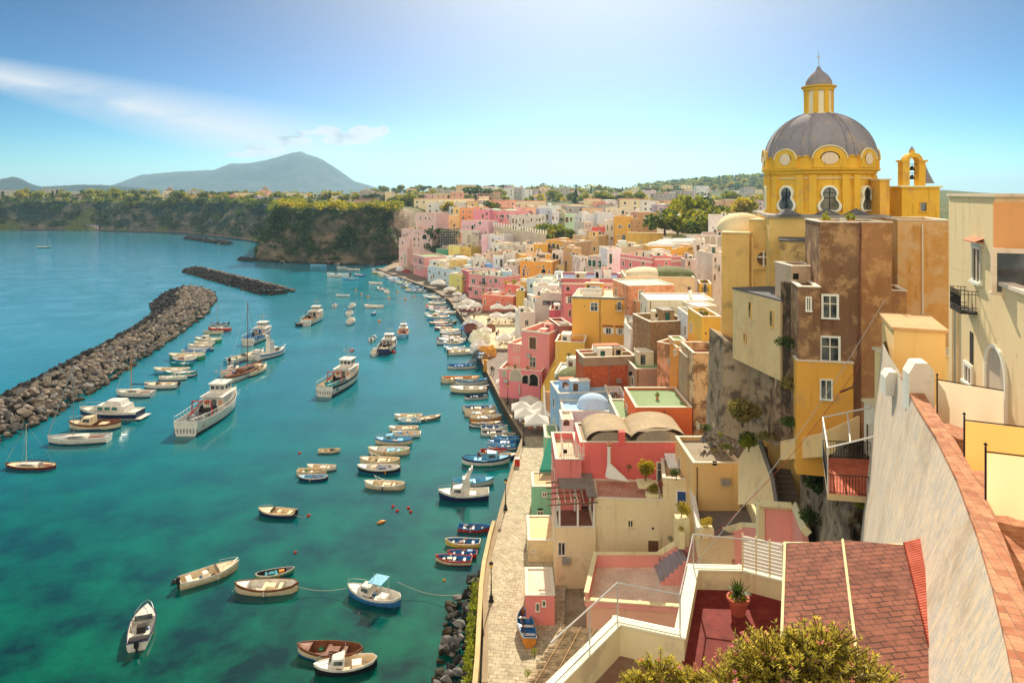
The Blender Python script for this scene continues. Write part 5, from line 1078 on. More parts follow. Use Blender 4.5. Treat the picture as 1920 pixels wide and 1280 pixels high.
# ---- fortress wall with tiled coping
hW = 7.2
TOP = [(1655, 641, 36.2), (1668, 668, 31.5), (1692, 705, 27.2)] + [(x, y, hW * F / (y - 362)) for x, y in ((1722, 762), (1760, 822), (1800, 902), (1838, 1002), (1868, 1100), (1893, 1200), (1912, 1290), (1935, 1400))]
tp = [P(*t) for t in TOP]
fw = thing('fortress_wall', 'long battered fortress wall of streaked old plaster with a terracotta coping', 'wall', tuple(tp[5]))
def streaked():
 m, n, l, b = newmat('streaked_plaster', (.6, .5, .4), .92, .15)
 n1 = nd(n, 'ShaderNodeTexNoise', Scale=1.0, Detail=9, Roughness=.72, Distortion=.15); l.new(mapped(n, l, (5.5, 5.5, .8)), n1.inputs['Vector'])
 n2 = nd(n, 'ShaderNodeTexNoise', Scale=1.0, Detail=9, Roughness=.7); l.new(mapped(n, l, (.45, .45, .3)), n2.inputs['Vector'])
 n3 = nd(n, 'ShaderNodeTexNoise', Scale=7.0, Detail=8, Roughness=.7); l.new(mapped(n, l, (1, 1, .5)), n3.inputs['Vector'])
 c = mixc(n, l, ramp(n, l, n1.outputs[0], .42, .58), (.66, .52, .36), (.46, .42, .37))
 c = mixc(n, l, ramp(n, l, n2.outputs[0], .5, .66, 0, .75), c, (.40, .29, .18))
 c = mixc(n, l, ramp(n, l, n3.outputs[0], .52, .72, 0, .55), c, (.74, .66, .54))
 c = mixc(n, l, ramp(n, l, n1.outputs[0], .66, .74, 0, .8), c, (.15, .12, .10)); n4 = nd(n, 'ShaderNodeTexNoise', Scale=16.0, Detail=6, Roughness=.75); l.new(mapped(n, l, (1, 1, .6)), n4.inputs['Vector']); c = mixc(n, l, ramp(n, l, n4.outputs[0], .58, .68, 0, .6), c, (.20, .16, .12))
 l.new(c, b.inputs['Base Color']); bump(n, l, b, n3.outputs[0], .6, .03); return m
rows = [[], [], [], [], []]
for i, p in enumerate(tp):
 bat = [.1, .12, .16, .2, .26, .32, .36, .38, .38, .38, .38][i]
 for k, dz in enumerate((0, 1.2, 3, 6, 13)): rows[k].append(Vector((p.x - bat * dz * .93, p.y + bat * dz * .35, p.z - dz)) - fw.location)
a = MB(); a.grid(rows); a.build('wall_face', streaked(), fw)
# far end return
a = MB(); a.face([rows[0][0], rows[4][0], rows[4][0] + Vector((4, 3, 0)), rows[0][0] + Vector((4, 3, 0))]); a.build('wall_end', streaked(), fw)
cop = [[], [], [], []]
for p in tp[2:]:
 q = p - fw.location
 cop[0].append(q + Vector((-.06, .02, -.08))); cop[1].append(q + Vector((-.06, .02, .03))); cop[2].append(q + Vector((.38, -.15, .03))); cop[3].append(q + Vector((.38, -.15, -1.2)))
a = MB(); a.grid(cop); a.build('coping', TERRA, fw)
def merlon(px0, px1, py0, py1, D, label):
 p0, p1 = P(px0, py1, D), P(px1, py0, D); w = p1.x - p0.x; h = p1.z - p0.z; t = .55
 o = thing('merlon', label, 'merlon', tuple(p0), -.9 * 0, 'white merlons on the fortress wall')
 a = MB(); pr = [(0, 0), (0, h * .78), (w * .25, h), (w * .75, h), (w, h * .84), (w, 0)]
 a.face([(x, 0, z) for x, z in pr[::-1]][::-1]); a.face([(x + .2, t + .2, z) for x, z in pr[::-1]])
 for (xa, za), (xb, zb2) in zip(pr, pr[1:]): a.face([(xa, 0, za), (xa + .2, t + .2, za), (xb + .2, t + .2, zb2), (xb, 0, zb2)])
 a.build('block', WHITE, o)
merlon(1704, 1752, 681, 772, 24.6, 'large white merlon standing on the fortress wall'); merlon(1660, 1688, 698, 742, 28.5, 'smaller white merlon farther along the fortress wall')
# restaurant terrace floor behind the wall
a = MB(); zf = tp[5].z - 1.15
fl = [(p.x + .5, p.y - .2) for p in tp[2:]]; a.face([(x, y, zf) for x, y in fl] + [(26, 3, zf), (26, 17.5, zf), (20, 26, zf)]); o = a.build('terrace_floor', TERRA); tag(o, 'terracotta tiled terrace floor behind the fortress wall', 'terrace')
# windbreak screens
def screen(label, px0, px1, py0, py1, D0, D1, mat, z_off=0):
 A = P(px0, py0, D0); B = P(px1, py0, D0); A2 = P(px0, py1, D0); B = Vector((B.x, D1, A.z))
 o = thing('windbreak_screen', label, 'windbreak', (A2.x, A2.y, A2.z), 0, 'fabric windbreaks on the tiled terrace'); h = A.z - A2.z; d = Vector((B.x - A.x, B.y - A.y, 0))
 a = MB(); nx = 24; g = [[], []]
 rows = []
 for j in range(7):
  row = []
  for i in range(nx + 1):
   t = i / nx; q = d * t; wv = .05 * math.sin(t * 14) * (j / 6) ; row.append((q.x, q.y + wv, h * (.98 - .94 * j / 6) - (.05 * abs(math.sin(t * 16)) if j == 6 else 0)))
  rows.append(row)
 a.grid(rows); a.build('fabric', mat, o, smooth=True)
 for t in (0, 1):
  a = MB(); q = d * t; a.tube([(q.x, q.y, -.25), (q.x, q.y, h + .12)], .025, 6); a.lathe([(0, 0), (.05, .04), (0, .1)], 8, (q.x, q.y, h + .12)); a.build('post', IRON, o)
 a = MB(); a.tube([(0, 0, h), (d.x, d.y, h)], .018, 5); a.build('rail', IRON, o)
def fabricm(name, c, tr=.4):
 m, n, l, b = newmat(name, lin(c), .9, .1); t = nd(n, 'ShaderNodeBsdfTranslucent'); t.inputs[0].default_value = (*lin(c), 1); mx = nd(n, 'ShaderNodeMixShader'); mx.inputs[0].default_value = tr
 l.new(b.outputs[0], mx.inputs[1]); l.new(t.outputs[0], mx.inputs[2]); l.new(mx.outputs[0], n['Material Output'].inputs[0]); return m
FW = fabricm('white_canvas', (240, 228, 198)); FY = fabricm('yellow_canvas', (240, 190, 110)); FC = fabricm('cream_canvas', (244, 228, 178))
screen('white fabric windbreak beside the large white merlon', 1757, 1838, 711, 792, 24, 22.5, FW)
screen('golden yellow fabric windbreak, middle one of the terrace', 1808, 1962, 787, 880, 18.6, 17.6, FY)
screen('cream fabric windbreak nearest on the tiled terrace', 1848, 2010, 846, 965, 16.0, 15.2, FC)
# ---- hanging balcony terrace with white tube frame
zf = 24.6; Bk = [PZ(1543, 858, zf), PZ(1552, 925, zf), PZ(1634, 931, zf), PZ(1632, 862, zf)]
hb = thing('hanging_terrace', 'small red tiled terrace with iron railings and a white tube frame', 'terrace', tuple(Bk[1]))
O = Bk[1]; L_ = [v - O for v in Bk]
a = MB(); a.prism([(v.x, v.y) for v in L_], -.32, -.003); a.build('slab', plaster((206, 178, 134), .4), hb)
a = MB(); a.prism([(v.x, v.y) for v in L_], .0, .03); a.build('floor_tiles', tilem('red_tile', (196, 92, 64), (214, 112, 78), (150, 84, 64), .3, .3, offset=0), hb)
for i, j in ((0, 1), (1, 2), (3, 0)):
 p, q = L_[i], L_[j]; a = MB(); n_ = int((q - p).length / .14)
 for k in range(n_ + 1): c0 = p.lerp(q, k / n_); a.box(c0.x - .012, c0.x + .012, c0.y - .012, c0.y + .012, .05, 1.0)
 a.tube([p + Vector((0, 0, 1)), q + Vector((0, 0, 1))], .025, 5); a.tube([p + Vector((0, 0, .1)), q + Vector((0, 0, .1))], .02, 5); a.build('railing', IRON, hb)
WP = paint((226, 222, 214), .4, .4, 0, .06); a = MB(); tz = Vector((0, 0, 2.35))
a.tube([L_[1], L_[1] + tz, L_[2] + tz + Vector((.1, 0, .7))], .05, 8); a.tube([L_[0], L_[0] + tz, L_[3] + tz + Vector((.1, 0, .7))], .05, 8); a.tube([L_[0] + tz, L_[1] + tz], .05, 8)
m0, m1 = (L_[1] + tz).lerp(L_[2] + tz + Vector((.1, 0, .7)), .5), (L_[0] + tz).lerp(L_[3] + tz + Vector((.1, 0, .7)), .5); a.tube([m0, m1], .04, 8); a.build('frame', WP, hb)
hs('white doorway bay with a blue framed hood at the hanging terrace', 1620, 1652, 752, 41.5, 40, L=3, col=(226, 214, 192), rnd=0, zb=24.2, par=0, near=True, wins=((1628, 820, 8, 50, 'd'),), side=0, name='doorway_bay', cat='entrance')
hs('narrow cream house with a tiled hood and drying rack by the wall', 1640, 1668, 655, 38.2, 36.6, L=5, col=(226, 196, 140), rnd=0, zb=24, par=0, near=True, wins=((1657, 690, 6, 40, 'W'),), side=0)
# ---- rock face below the old houses
def rockface():
 m, n, l, b = newmat('rock_face', (.2, .15, .1), .95, .1)
 n1 = nd(n, 'ShaderNodeTexNoise', Scale=.35, Detail=10, Roughness=.7); l.new(mapped(n, l), n1.inputs['Vector'])
 n2 = nd(n, 'ShaderNodeTexNoise', Scale=1.4, Detail=9, Roughness=.7); l.new(mapped(n, l, (1, 1, .5)), n2.inputs['Vector'])
 c = mixc(n, l, ramp(n, l, n1.outputs[0], .4, .6), (.17, .125, .085), (.42, .33, .23)); c = mixc(n, l, ramp(n, l, n2.outputs[0], .5, .68, 0, .7), c, (.07, .055, .04))
 l.new(c, b.inputs['Base Color']); bump(n, l, b, n2.outputs[0], .8, .3); return m
rows = []
for i in range(34):
 row = []
 for j in range(40):
  px = 1500 + 166 * j / 39; t = i / 33; py = 846 - (px - 1436) * .12 + t * 330; D = 56.5 - 14 * ss(1440, 1600, px) - 5 * t + 1.2 * math.sin(px * .035); p = P(px, py, D); q = p * .55
  D += noise.noise(q) * 2.2 + noise.noise(q * 2.6) * .9 + noise.noise(q * 6) * .3 - (3.2 * math.exp(-((px - 1600) / 34) ** 2) * min(1, max(0, t * 5 - .9)))
  row.append(P(px, py, D))
 rows.append(row)
a = MB(); a.grid(rows); struct(a.build('rock_face', rockface()))
# ---- stone steps between the walls
st = thing('stone_steps', 'dark narrow stone steps climbing between cream walls below the church', 'steps', tuple(P(1470, 900, 55)))
a = MB(); S0, S1 = P(1450, 838, 57.5), P(1492, 990, 52)
for i in range(16):
 t = i / 15; p = S0.lerp(S1, t) - st.location; a.box(p.x - .8, p.x + .8, p.y - .45, p.y + .2, p.z - 3, p.z)
a.build('tread', plaster((120, 104, 88), .6), st)
a = MB(); rows = [[], [], []]
CW = plaster((230, 198, 150), .18)
cw = thing('stair_wall', 'tall sloping cream wall with a dark coping beside the stone steps', 'wall', tuple(P(1420, 940, 56)))
a = MB(); pts = [(1384, 945, 57), (1454, 945, 52.8), (1446, 898, 54), (1416, 812, 57), (1384, 860, 58.5)]
f = [P(*p) - cw.location for p in pts]; bk = [v + Vector((.35, .1, 0)) for v in f]; a.face(f); a.face(bk[::-1])
for i in range(5): a.face([f[i], f[(i + 1) % 5], bk[(i + 1) % 5], bk[i]][::-1])
a.build('wall_face', CW, cw)
a = MB(); q = [f[1] + Vector((.15, 0, .06)), f[2] + Vector((.15, 0, .06)), f[3] + Vector((.15, 0, .06))]; a.tube(q, .22, 4); a.build('coping', plaster((120, 112, 106), .4), cw)
dw = thing('ramp_wall', 'long slanting peach wall below the yellow ground floor', 'wall', tuple(P(1530, 850, 47)))
a = MB(); f = [P(*p) - dw.location for p in ((1464, 862, 47), (1540, 856, 43.2), (1612, 836, 42), (1612, 782, 42), (1540, 815, 43.2), (1464, 830, 47))]; bk = [v + Vector((.1, .35, 0)) for v in f]; a.face(f); a.face(bk[::-1])
for i in range(6): a.face([f[i], f[(i + 1) % 6], bk[(i + 1) % 6], bk[i]][::-1])
a.build('wall_face', plaster((226, 184, 128), .35), dw)
hs('short ochre wall block at the head of the stone steps', 1418, 1455, 808, 60, L=1.5, col=(226, 184, 120), rnd=0, par=0, zb=15, cat='wall', name='wall_block', wear=.5)
# ================================================================ FOREGROUND TERRACES AND GARDENS
def wallstrip(mb, pts, z0, z1, t=.25, mi=0, z1b=None):
 """upright wall along plan points"""
 for i in range(len(pts) - 1):
  a, b = Vector(pts[i][:2]), Vector(pts[i + 1][:2]); d = (b - a).normalized(); n = Vector((-d.y, d.x)) * t / 2
  e_ = (i % 2) * .004; za = (z1[i] if isinstance(z1, list) else z1) + e_; zb = (z1[i + 1] if isinstance(z1, list) else z1) + e_
  a2, b2 = a - d * t * .5, b + d * t * .5
  mb.hexa([(a2.x - n.x, a2.y - n.y, z0), (b2.x - n.x, b2.y - n.y, z0), (b2.x + n.x, b2.y + n.y, z0), (a2.x + n.x, a2.y + n.y, z0), (a2.x - n.x, a2.y - n.y, za), (b2.x - n.x, b2.y - n.y, zb), (b2.x + n.x, b2.y + n.y, zb), (a2.x + n.x, a2.y + n.y, za)], mi)
CREAMT = plaster((236, 208, 162), .3, None, 1.5); PEACH = plaster((250, 168, 140), .2, (226, 186, 160)); PINKW = plaster((250, 148, 136), .2, (230, 176, 154))
# ---- coral house with two vaults
o_, l_, d_ = hs('coral pink house with two broad concrete vaults and a roof terrace in front', 1088, 1292, 829, 72, L=6, col=(230, 108, 102), rnd=0, par=.12, roof=plaster((156, 138, 112), .7), wear=.1, wins=((1240, 885, 16, 34, 'w'), (1182, 700, 1, 1, 'h')), near=True)
w_, L__, h_, zr_ = d_
for px, half, hh, lab in ((1143, 2.5, 1.35, 'a'), (1235, 3.05, 1.55, 'b')):
 X, _, _ = l_(px, 829, .4); a = MB(); rows = []
 for yy in (.35, 5.7): rows.append([(X + half * math.cos(math.pi * i / 18), yy, zr_ + hh * math.sin(math.pi * i / 18) ** .85) for i in range(19)])
 a.grid(rows); vt = a.build('vault', plaster((172, 152, 120), .7), o_, smooth=True)
 a = MB(); a.face([(x * .8 + X * .2, .34, zr_ + (z - zr_) * .8) for x, y, z in rows[0]]); a.build('vault_end', plaster((150, 138, 120), .6), vt)
a = MB(); X, Z, _ = l_(1166, 829); a.box(X - .35, X + .35, -.1, .7, h_ - .3, h_ + 1.1); a.build('pier', plaster((232, 96, 92), .1), o_)
hs('lower coral wing with a white fenced sun terrace', 1042, 1090, 861, 71, L=8, col=(230, 124, 118), rnd=0, par=.7, roof=plaster((214, 190, 160), .3), near=True, wins=((1060, 846, 1, 1, 'h'),))
a = MB(); o = thing('picket_fence', 'white slatted fence and drying frames on the coral wing terrace', 'fence', tuple(P(1052, 862, 71)))
for i in range(14): a.box(i * .18, i * .18 + .07, 0, .04, 0, 1.5 + .2 * math.sin(i * 2))
for i in range(10): a.box(0.3, .34, .3 + i * .5, .37 + i * .5, 0, 1.2)
a.box(0, 2.5, -.02, 0, .5, .56); a.build('slat_panel', WHITE, o)
# cream house with the roof terrace
TT = tilem('pink_terrace_tile', (196, 140, 120), (208, 156, 134), (170, 128, 112), .35, .35, offset=0)
o_, l_, d_ = hs('large cream house facade with a planted roof terrace on top', 1116, 1243, 934, 67.5, 67, L=4.6, col=(228, 206, 164), rnd=0, par=.12, roof=TT, wear=.22, wins=((1182, 981, 9, 10, 'w'), (1225, 1030, 18, 34, 'd')), near=True, frame=CREAMT)
hs('cream house end with an uneven top and a pale blue door', 1243, 1298, 896, 67, 66.5, L=5, col=(228, 204, 160), rnd=0, par=.1, wear=.35, wins=((1278, 940, 16, 40, 'd'),), near=True, roof=plaster((170, 140, 100), .5), frame=WHITE)
hs('peach walled house with a rounded rubble covered roof', 1300, 1388, 868, 64, L=7, col=(226, 186, 124), rnd=0, par=.35, wear=.12, near=True, roof=plaster((150, 136, 116), .7), wins=((1340, 868, 1, 1, 'h'),))
hs('cream house wing below the wooden pergola', 1042, 1117, 989, 67.2, L=5, col=(226, 202, 160), rnd=0, par=.05, wear=.2, near=True, roof=plaster((120, 70, 50), .4), wins=((1053, 1028, 12, 24, 'w'),))
# pergola
pg = thing('pergola', 'rough timber pergola with a broken felt roof over the cream wing', 'pergola', tuple(P(1044, 989, 67)))
for x in (.3, 2.1, 3.7):
 for y in (.3, 3.6): a = MB(); a.tube([(x, y, 0), (x, y, 2.5)], .1, 6); a.build('post', WHITE, pg)
for i in range(5): a = MB(); y = -.5 + i * 1.05; a.tube([(-.9, y, 2.45 + .1 * i), (4.0, y + .3, 2.6 + .1 * i)], .075, 6); a.build('beam', WOOD, pg)
a = MB()
for i in range(7): a.tube([(.2 + i * .6, -.6, 2.75), (.2 + i * .6, 4.4, 3.15)], .04, 5)
a.build('rafter', paint((190, 176, 150), .9), pg)
a = MB(); a.face([(.4, 1.8, 3.02), (4.0, 1.8, 3.02), (4.0, 5.0, 3.32), (.4, 5.0, 3.32)]); a.face([(3.0, .2, 2.95), (4.0, .2, 2.95), (4.0, 1.9, 3.06), (3.0, 1.9, 3.06)]); a.build('felt_sheet', plaster((120, 112, 106), .6), pg)
# white chimney on the coral terrace
cy = thing('white_chimney', 'tall white chimney with a sloping base on the coral house terrace', 'chimney', tuple(P(1142, 893, 71)))
a = MB(); a.lathe([(.42, 0), (.32, .6), (.2, 1.2), (.17, 3.0), (.24, 3.02), (.24, 3.15), (.14, 3.17)], 12); a.build('stack', WHITE, cy, smooth=False)
a = MB(); a.hexa([(-.1, -.5, 0), (1.9, -1.3, 0), (1.9, -1.0, 0), (-.1, .1, 0), (0, -.3, 1.5), (.2, -.4, 1.4), (.2, -.2, 1.4), (0, -.1, 1.5)]); a.build('sloping_base', WHITE, cy)
a = MB(); a.lathe([(.0, 3.17), (.26, 3.2), (.3, 3.5), (.2, 3.52)], 12); a.build('clay_pot', ROOFT, cy)
ls = thing('lean_to_shelter', 'white corrugated lean-to beside the dark doorway of the coral house', 'shelter', tuple(P(1250, 905, 70.5)))
a = MB()
for i in range(22):
 x0, x1 = i * .11, (i + 1) * .11; z = .03 * (i % 2); z2 = .03 * ((i + 1) % 2); a.face([(x0, -1.3, 1.7 + z), (x1, -1.3, 1.7 + z2), (x1, 1.2, 2.6 + z2), (x0, 1.2, 2.6 + z)])
a.build('corrugated_sheet', plaster((232, 230, 224), .25), ls); a = MB(); a.tube([(0, -1.2, 0), (0, -1.2, 1.7)], .05, 5); a.tube([(2.3, -1.2, 0), (2.3, -1.2, 1.7)], .05, 5); a.build('post', WOOD, ls)
# ---- mint house, awning, little houses by the promenade
hs('mint green house with a flat cream roof beside the promenade', 998, 1042, 912, 81, L=4.2, col=(128, 190, 156), rnd=0, par=.05, roof=plaster((196, 172, 130), .3), near=True, wear=.15, wins=((1021, 926, 5, 6, 'w'), (1013, 954, 10, 2.5, 'h'), (1013, 962, 8, 5, 'w')))
hs('green wedge house roof above the long awning', 1022, 1048, 820, 92, L=5, col=(150, 196, 160), rnd=0, par=.05, roof=ROOFG, near=True)
hs('narrow pink house side between the awning and the coral wing', 1041, 1060, 862, 76, L=6, col=(236, 148, 150), rnd=0, par=.1, near=True, wins=((1050, 900, 5, 12, 'w'),))
aw = thing('green_awning', 'long sloping teal fabric awning over the shop front', 'awning', tuple(P(1012, 884, 84)))
b_ = P(1012, 884, 84); pts = [P(1012, 880, 84) - b_, P(1045, 880, 84) - b_, P(1048, 822, 90) - b_, P(1028, 822, 90) - b_]
a = MB(); a.face(pts); a.face([pts[0], pts[0] + Vector((0, 0, -.35)), pts[1] + Vector((0, 0, -.35)), pts[1]]); a.build('canopy', fabricm('teal_fabric', (60, 150, 130), .3), aw)
a = MB(); a.tube([pts[0], pts[0] + Vector((0, 0, -2.2))], .04, 5); a.tube([pts[1], pts[1] + Vector((0, 0, -2.2))], .04, 5); a.build('post', IRON, aw)
hs('low cream house with a blank sunlit roof next to the mint house', 990, 1043, 1013, 71.5, L=5.5, col=(222, 200, 152), rnd=0, par=.04, wear=.45, near=True, roof=plaster((226, 200, 148), .3), wins=((1032, 1064, 9, 16, 'd'), (1000, 1032, 4, 5, 'w')))
hs('small coral house with a barrel tiled edge by the beached boat', 986, 1040, 1116, 61, L=4.5, col=(240, 128, 118), rnd=0, par=.05, near=True, wear=.1, wins=((1008, 1137, 6, 12, 's'), (1020, 1130, 5, 9, 's')), roof=plaster((226, 200, 176), .3))
# ---- pink terrace complex
zt5 = 5.0
pt = thing('pink_terrace', 'pink walled roof terrace with grey steps up to a second level', 'terrace', tuple(P(1110, 1132, 57.5)))
A_, B_, C_, D_ = P(1100, 1132, 58), P(1286, 1143, 57), P(1232, 1064, 64), P(1116, 1060, 64)
E_ = P(1290, 1080, 61.5)
off = pt.location
def L2(v): return (v.x - off.x, v.y - off.y)
zz = 5.0 - off.z
a = MB(); a.prism([L2(A_), L2(B_), L2(E_), L2(C_), L2(D_)], -4.5 + zz, zz - .003); a.build('wall', PEACH, pt)
a = MB(); a.prism([L2(A_), L2(B_), L2(E_), L2(C_), L2(D_)], zz, zz + .03); a.build('floor_tiles', tilem('pale_pink_tile', (240, 206, 180), (246, 216, 190), (214, 178, 154), .42, .42, offset=0, ms=.008), pt)
a = MB(); wallstrip(a, [L2(A_), L2(D_)], zz + .01, zz + 1.15, .28); wallstrip(a, [L2(D_), L2(C_)], zz + .01, zz + 1.2, .28); wallstrip(a, [L2(A_), L2(B_)], zz + .01, zz + .5, .28)
a.build('parapet', PINKW, pt)
a = MB(); wallstrip(a, [L2(A_), L2(D_)], zz + 1.153, zz + 1.25, .42); wallstrip(a, [L2(D_), L2(C_)], zz + 1.203, zz + 1.3, .42); wallstrip(a, [L2(A_), L2(B_)], zz + .503, zz + .6, .42); a.build('coping', CREAMT, pt)
# stairs to the upper level
F0, F1 = P(1236, 1083, 61.8), P(1286, 1046, 61.8)
a = MB()
for i in range(6):
 q = F0.lerp(F1, i / 6); q2 = F0.lerp(F1, (i + 1) / 6); a.box(q.x - off.x, q2.x - off.x + .002, 61.2 - off.y, 64 - off.y, zz + .031, zz + .3 + i * .36)
a.build('steps', plaster((150, 140, 146), .3), pt)
a = MB()
for i in range(6):
 q = F0.lerp(F1, i / 6); q2 = F0.lerp(F1, (i + 1) / 6); a.box(q.x - off.x - .02, q2.x - off.x, 60.95 - off.y, 61.19 - off.y, zz + .031, zz + .26 + i * .36)
a.build('stair_side', PINKW, pt)
# rising wall behind and upper level
up_ = [P(1232, 1040, 64.2), P(1286, 1006, 63), P(1320, 1004, 62), P(1392, 985, 59), P(1440, 988, 51)]
ut = thing('upper_pink_terrace', 'upper pink terrace with a tall pink corner wall and cream bands', 'terrace', tuple(P(1392, 1040, 60)))
o2 = ut.location
a = MB(); n_ = len(up_)
for i in range(n_ - 1):
 p, q = up_[i] - o2, up_[i + 1] - o2; a.hexa([(p.x, p.y, -8), (q.x, q.y, -8), (q.x, q.y + .3, -8), (p.x, p.y + .3, -8), (p.x, p.y, p.z - .25), (q.x, q.y, q.z - .25), (q.x, q.y + .3, q.z - .25), (p.x, p.y + .3, p.z - .25)])
a.build('wall', PINKW, ut)
a = MB()
for i in range(n_ - 1):
 p, q = up_[i] - o2, up_[i + 1] - o2; a.hexa([(p.x, p.y - .06, p.z - .247), (q.x, q.y - .06, q.z - .247), (q.x, q.y + .36, q.z - .247), (p.x, p.y + .36, p.z - .247), (p.x, p.y - .06, p.z + .12), (q.x, q.y - .06, q.z + .12), (q.x, q.y + .36, q.z + .12), (p.x, p.y + .36, p.z + .12)])
a.build('coping', CREAMT, ut)
a = MB(); fl = [PZ(1290, 1046, 8.1), PZ(1570, 1052, 8.1), PZ(1490, 1012, 8.1), PZ(1395, 1005, 8.1), PZ(1300, 1025, 8.1)]; a.prism([(v.x - o2.x, v.y - o2.y) for v in fl], -9, 8.1 - o2.z); a.build('floor', TT, ut)
a = MB(); T_ = [P(1434, 1100, 50), P(1484, 1100, 49.5), P(1484, 955, 49.5), P(1434, 950, 50)]; pxh = [v - o2 for v in T_]; a.hexa([pxh[0], pxh[1], pxh[1] + Vector((.1, .4, 0)), pxh[0] + Vector((0, .4, 0)), pxh[3], pxh[2], pxh[2] + Vector((.1, .4, 0)), pxh[3] + Vector((0, .4, 0))])
b2 = [P(1484, 1100, 49.5), P(1516, 1100, 44), P(1503, 1000, 44.5), P(1484, 955, 49.5)]; q = [v - o2 for v in b2]; a.hexa([q[0], q[1], q[1] + Vector((.4, 0, 0)), q[0] + Vector((.4, 0, 0)), q[3], q[2], q[2] + Vector((.4, 0, 0)), q[3] + Vector((.4, 0, 0))])
a.build('tall_wall', PINKW, ut)
a = MB(); T_ = [P(1422, 1100, 49.9), P(1434, 1100, 49.9), P(1434, 942, 49.9), P(1422, 942, 49.9)]; q = [v - o2 for v in T_]; a.hexa([q[0], q[1], q[1] + Vector((0, .5, 0)), q[0] + Vector((0, .5, 0)), q[3], q[2], q[2] + Vector((0, .5, 0)), q[3] + Vector((0, .5, 0))])
p, q, r = P(1424, 945, 49.9) - o2, P(1484, 949, 49.4) - o2, P(1503, 996, 44.3) - o2
a.tube([p, q], .3, 4); a.tube([q + Vector((.3, 0, 0)), r + Vector((.3, 0, 0))], .34, 4); a.build('cream_band', CREAMT, ut)
a = MB()
for i in range(9):
 x = P(1388 + 4 * i, 1030, 50) - o2
 a.tube([x + Vector((0, 0, -.8)), x + Vector((1.4, 0, .8))], .02, 4); a.tube([x + Vector((1.4, 0, -.8)), x + Vector((0, 0, .8))], .02, 4)
a.build('lattice', BROWN, ut)
# cream terrace behind
ct = thing('cream_terrace', 'empty cream walled terrace with a dark grey floor above the pink ones', 'terrace', tuple(P(1300, 985, 60)))
o3 = ct.location; Q = [P(1298, 938, 65), P(1400, 941, 65), P(1424, 975, 60), P(1310, 1000, 59)]
a = MB(); pl = [(v.x - o3.x, v.y - o3.y) for v in Q]; a.prism(pl, -10, -.6); a.build('wall', CREAMT, ct)
a = MB(); a.prism([(x * .98 + .1, y) for x, y in pl], -.597, -.56); a.build('floor', plaster((112, 104, 104), .3), ct)
a = MB(); wallstrip(a, [pl[3], pl[0], pl[1], pl[2]], -.6, [.3, .95, .75, .6], .3); a.build('parapet', CREAMT, ct)
a = MB(); wallstrip(a, [pl[3], pl[0], pl[1]], .2, [.42, 1.06, .86], .4); a.build('coping', plaster((214, 206, 196), .15), ct)
# ---- red shingle roof
SH = tilem('asphalt_shingle', (122, 70, 54), (150, 90, 68), (72, 42, 34), .34, .17, rot=(0, 0, -.15), ms=.02)
rf = thing('shingle_roof', 'dark red shingled roof in two panels with a barrel tiled edge', 'roof', tuple(P(1472, 1018, 18.7)))
zR = P(1472, 1018, 18.7).z; z2 = zR - .35
r0, r1, r2 = P(1472, 1018, 18.7), P(1578, 1013, 18.85), P(1703, 1022, 18.6)
def PZz(px, py, z): return PZ(px, py, z)
s0, s1, s2 = PZz(1462, 1300, z2), PZz(1612, 1296, z2), PZz(1770, 1288, z2); o4 = rf.location
for p0, p1, p2, p3 in ((r0, r1, s1, s0), (r1 + Vector((.06, 0, .02)), r2, s2, s1 + Vector((.06, 0, .02)))):
 q = [v - o4 for v in (p3, p2, p1, p0)]; a = MB(); rows = []
 for i in range(13):
  t = i / 12; l0, l1 = q[3].lerp(q[0], t), q[2].lerp(q[1], t); rows.append([l0.lerp(l1, j / 12) + Vector((0, 0, .018 * math.sin(t * 38) + .012 * noise.noise(Vector((j * .4, i * .4, 2))))) for j in range(13)])
 a.grid(rows); a.build('shingle_panel', SH, rf)
a = MB(); a.tube([r0 - o4, s0 - o4], .035, 5); a.tube([r1 - o4 + Vector((.03, 0, .03)), s1 - o4 + Vector((.03, 0, .03))], .035, 5); a.tube([r0 - o4 + Vector((0, .1, -.06)), r2 - o4 + Vector((0, .1, -.06))], .05, 6); a.tube([r0 - o4 + Vector((0, .1, -.06)), r0 - o4 + Vector((0, .1, -3.2))], .04, 6); a.build('edge_trim', CREAMT, rf)
a = MB(); n_ = 52
for i in range(n_):
 p = (r2 - o4).lerp(s2 - o4, i / n_); a.tube([p + Vector((-.1, 0, .02)), p + Vector((.42, .1, .1))], .062, 6, 0, .05)
a.build('barrel_tiles', paint((190, 84, 54), .8), rf)
a = MB(); q = [v - o4 + Vector((0, 0, -.12)) for v in (s0, s2 + Vector((.6, 0, 0)), r2 + Vector((.6, 0, 0)), r0)]; a.face(q); a.build('soffit', WOOD, rf)
# ---- near terrace with pipe railings
hp, hf = 12.05, 12.65
Pn = [PZ(*p, H - hp) for p in ((1032, 1290), (1158, 1165), (1275, 1190), (1300, 1065), (1392, 1067), (1475, 1088), (1560, 1110))]
nt = thing('railed_terrace', 'near roof terrace with cream parapets, pipe railings and a dark red floor', 'terrace', tuple(Pn[2])); o5 = nt.location
pp = [(v.x - o5.x, v.y - o5.y) for v in Pn]
a = MB(); wallstrip(a, pp, -1.6, 0, .26); a.build('parapet', CREAMT, nt)
a = MB(); wallstrip(a, pp, .003, .05, .34); a.build('coping', plaster((240, 224, 196), .12), nt)
fz = -(hf - hp)
a = MB(); ctr = [(pp[0][0] + .2, pp[0][1] - 6)]; a.face([(x, y, fz) for x, y in pp[2:]] + [(pp[6][0], pp[0][1] - 6, fz), (pp[2][0] + .2, pp[0][1] - 6, fz)]); a.build('floor', tilem('red_floor_tile', (112, 34, 30), (128, 44, 36), (90, 28, 26), .25, .25, offset=0, ms=.006), nt)
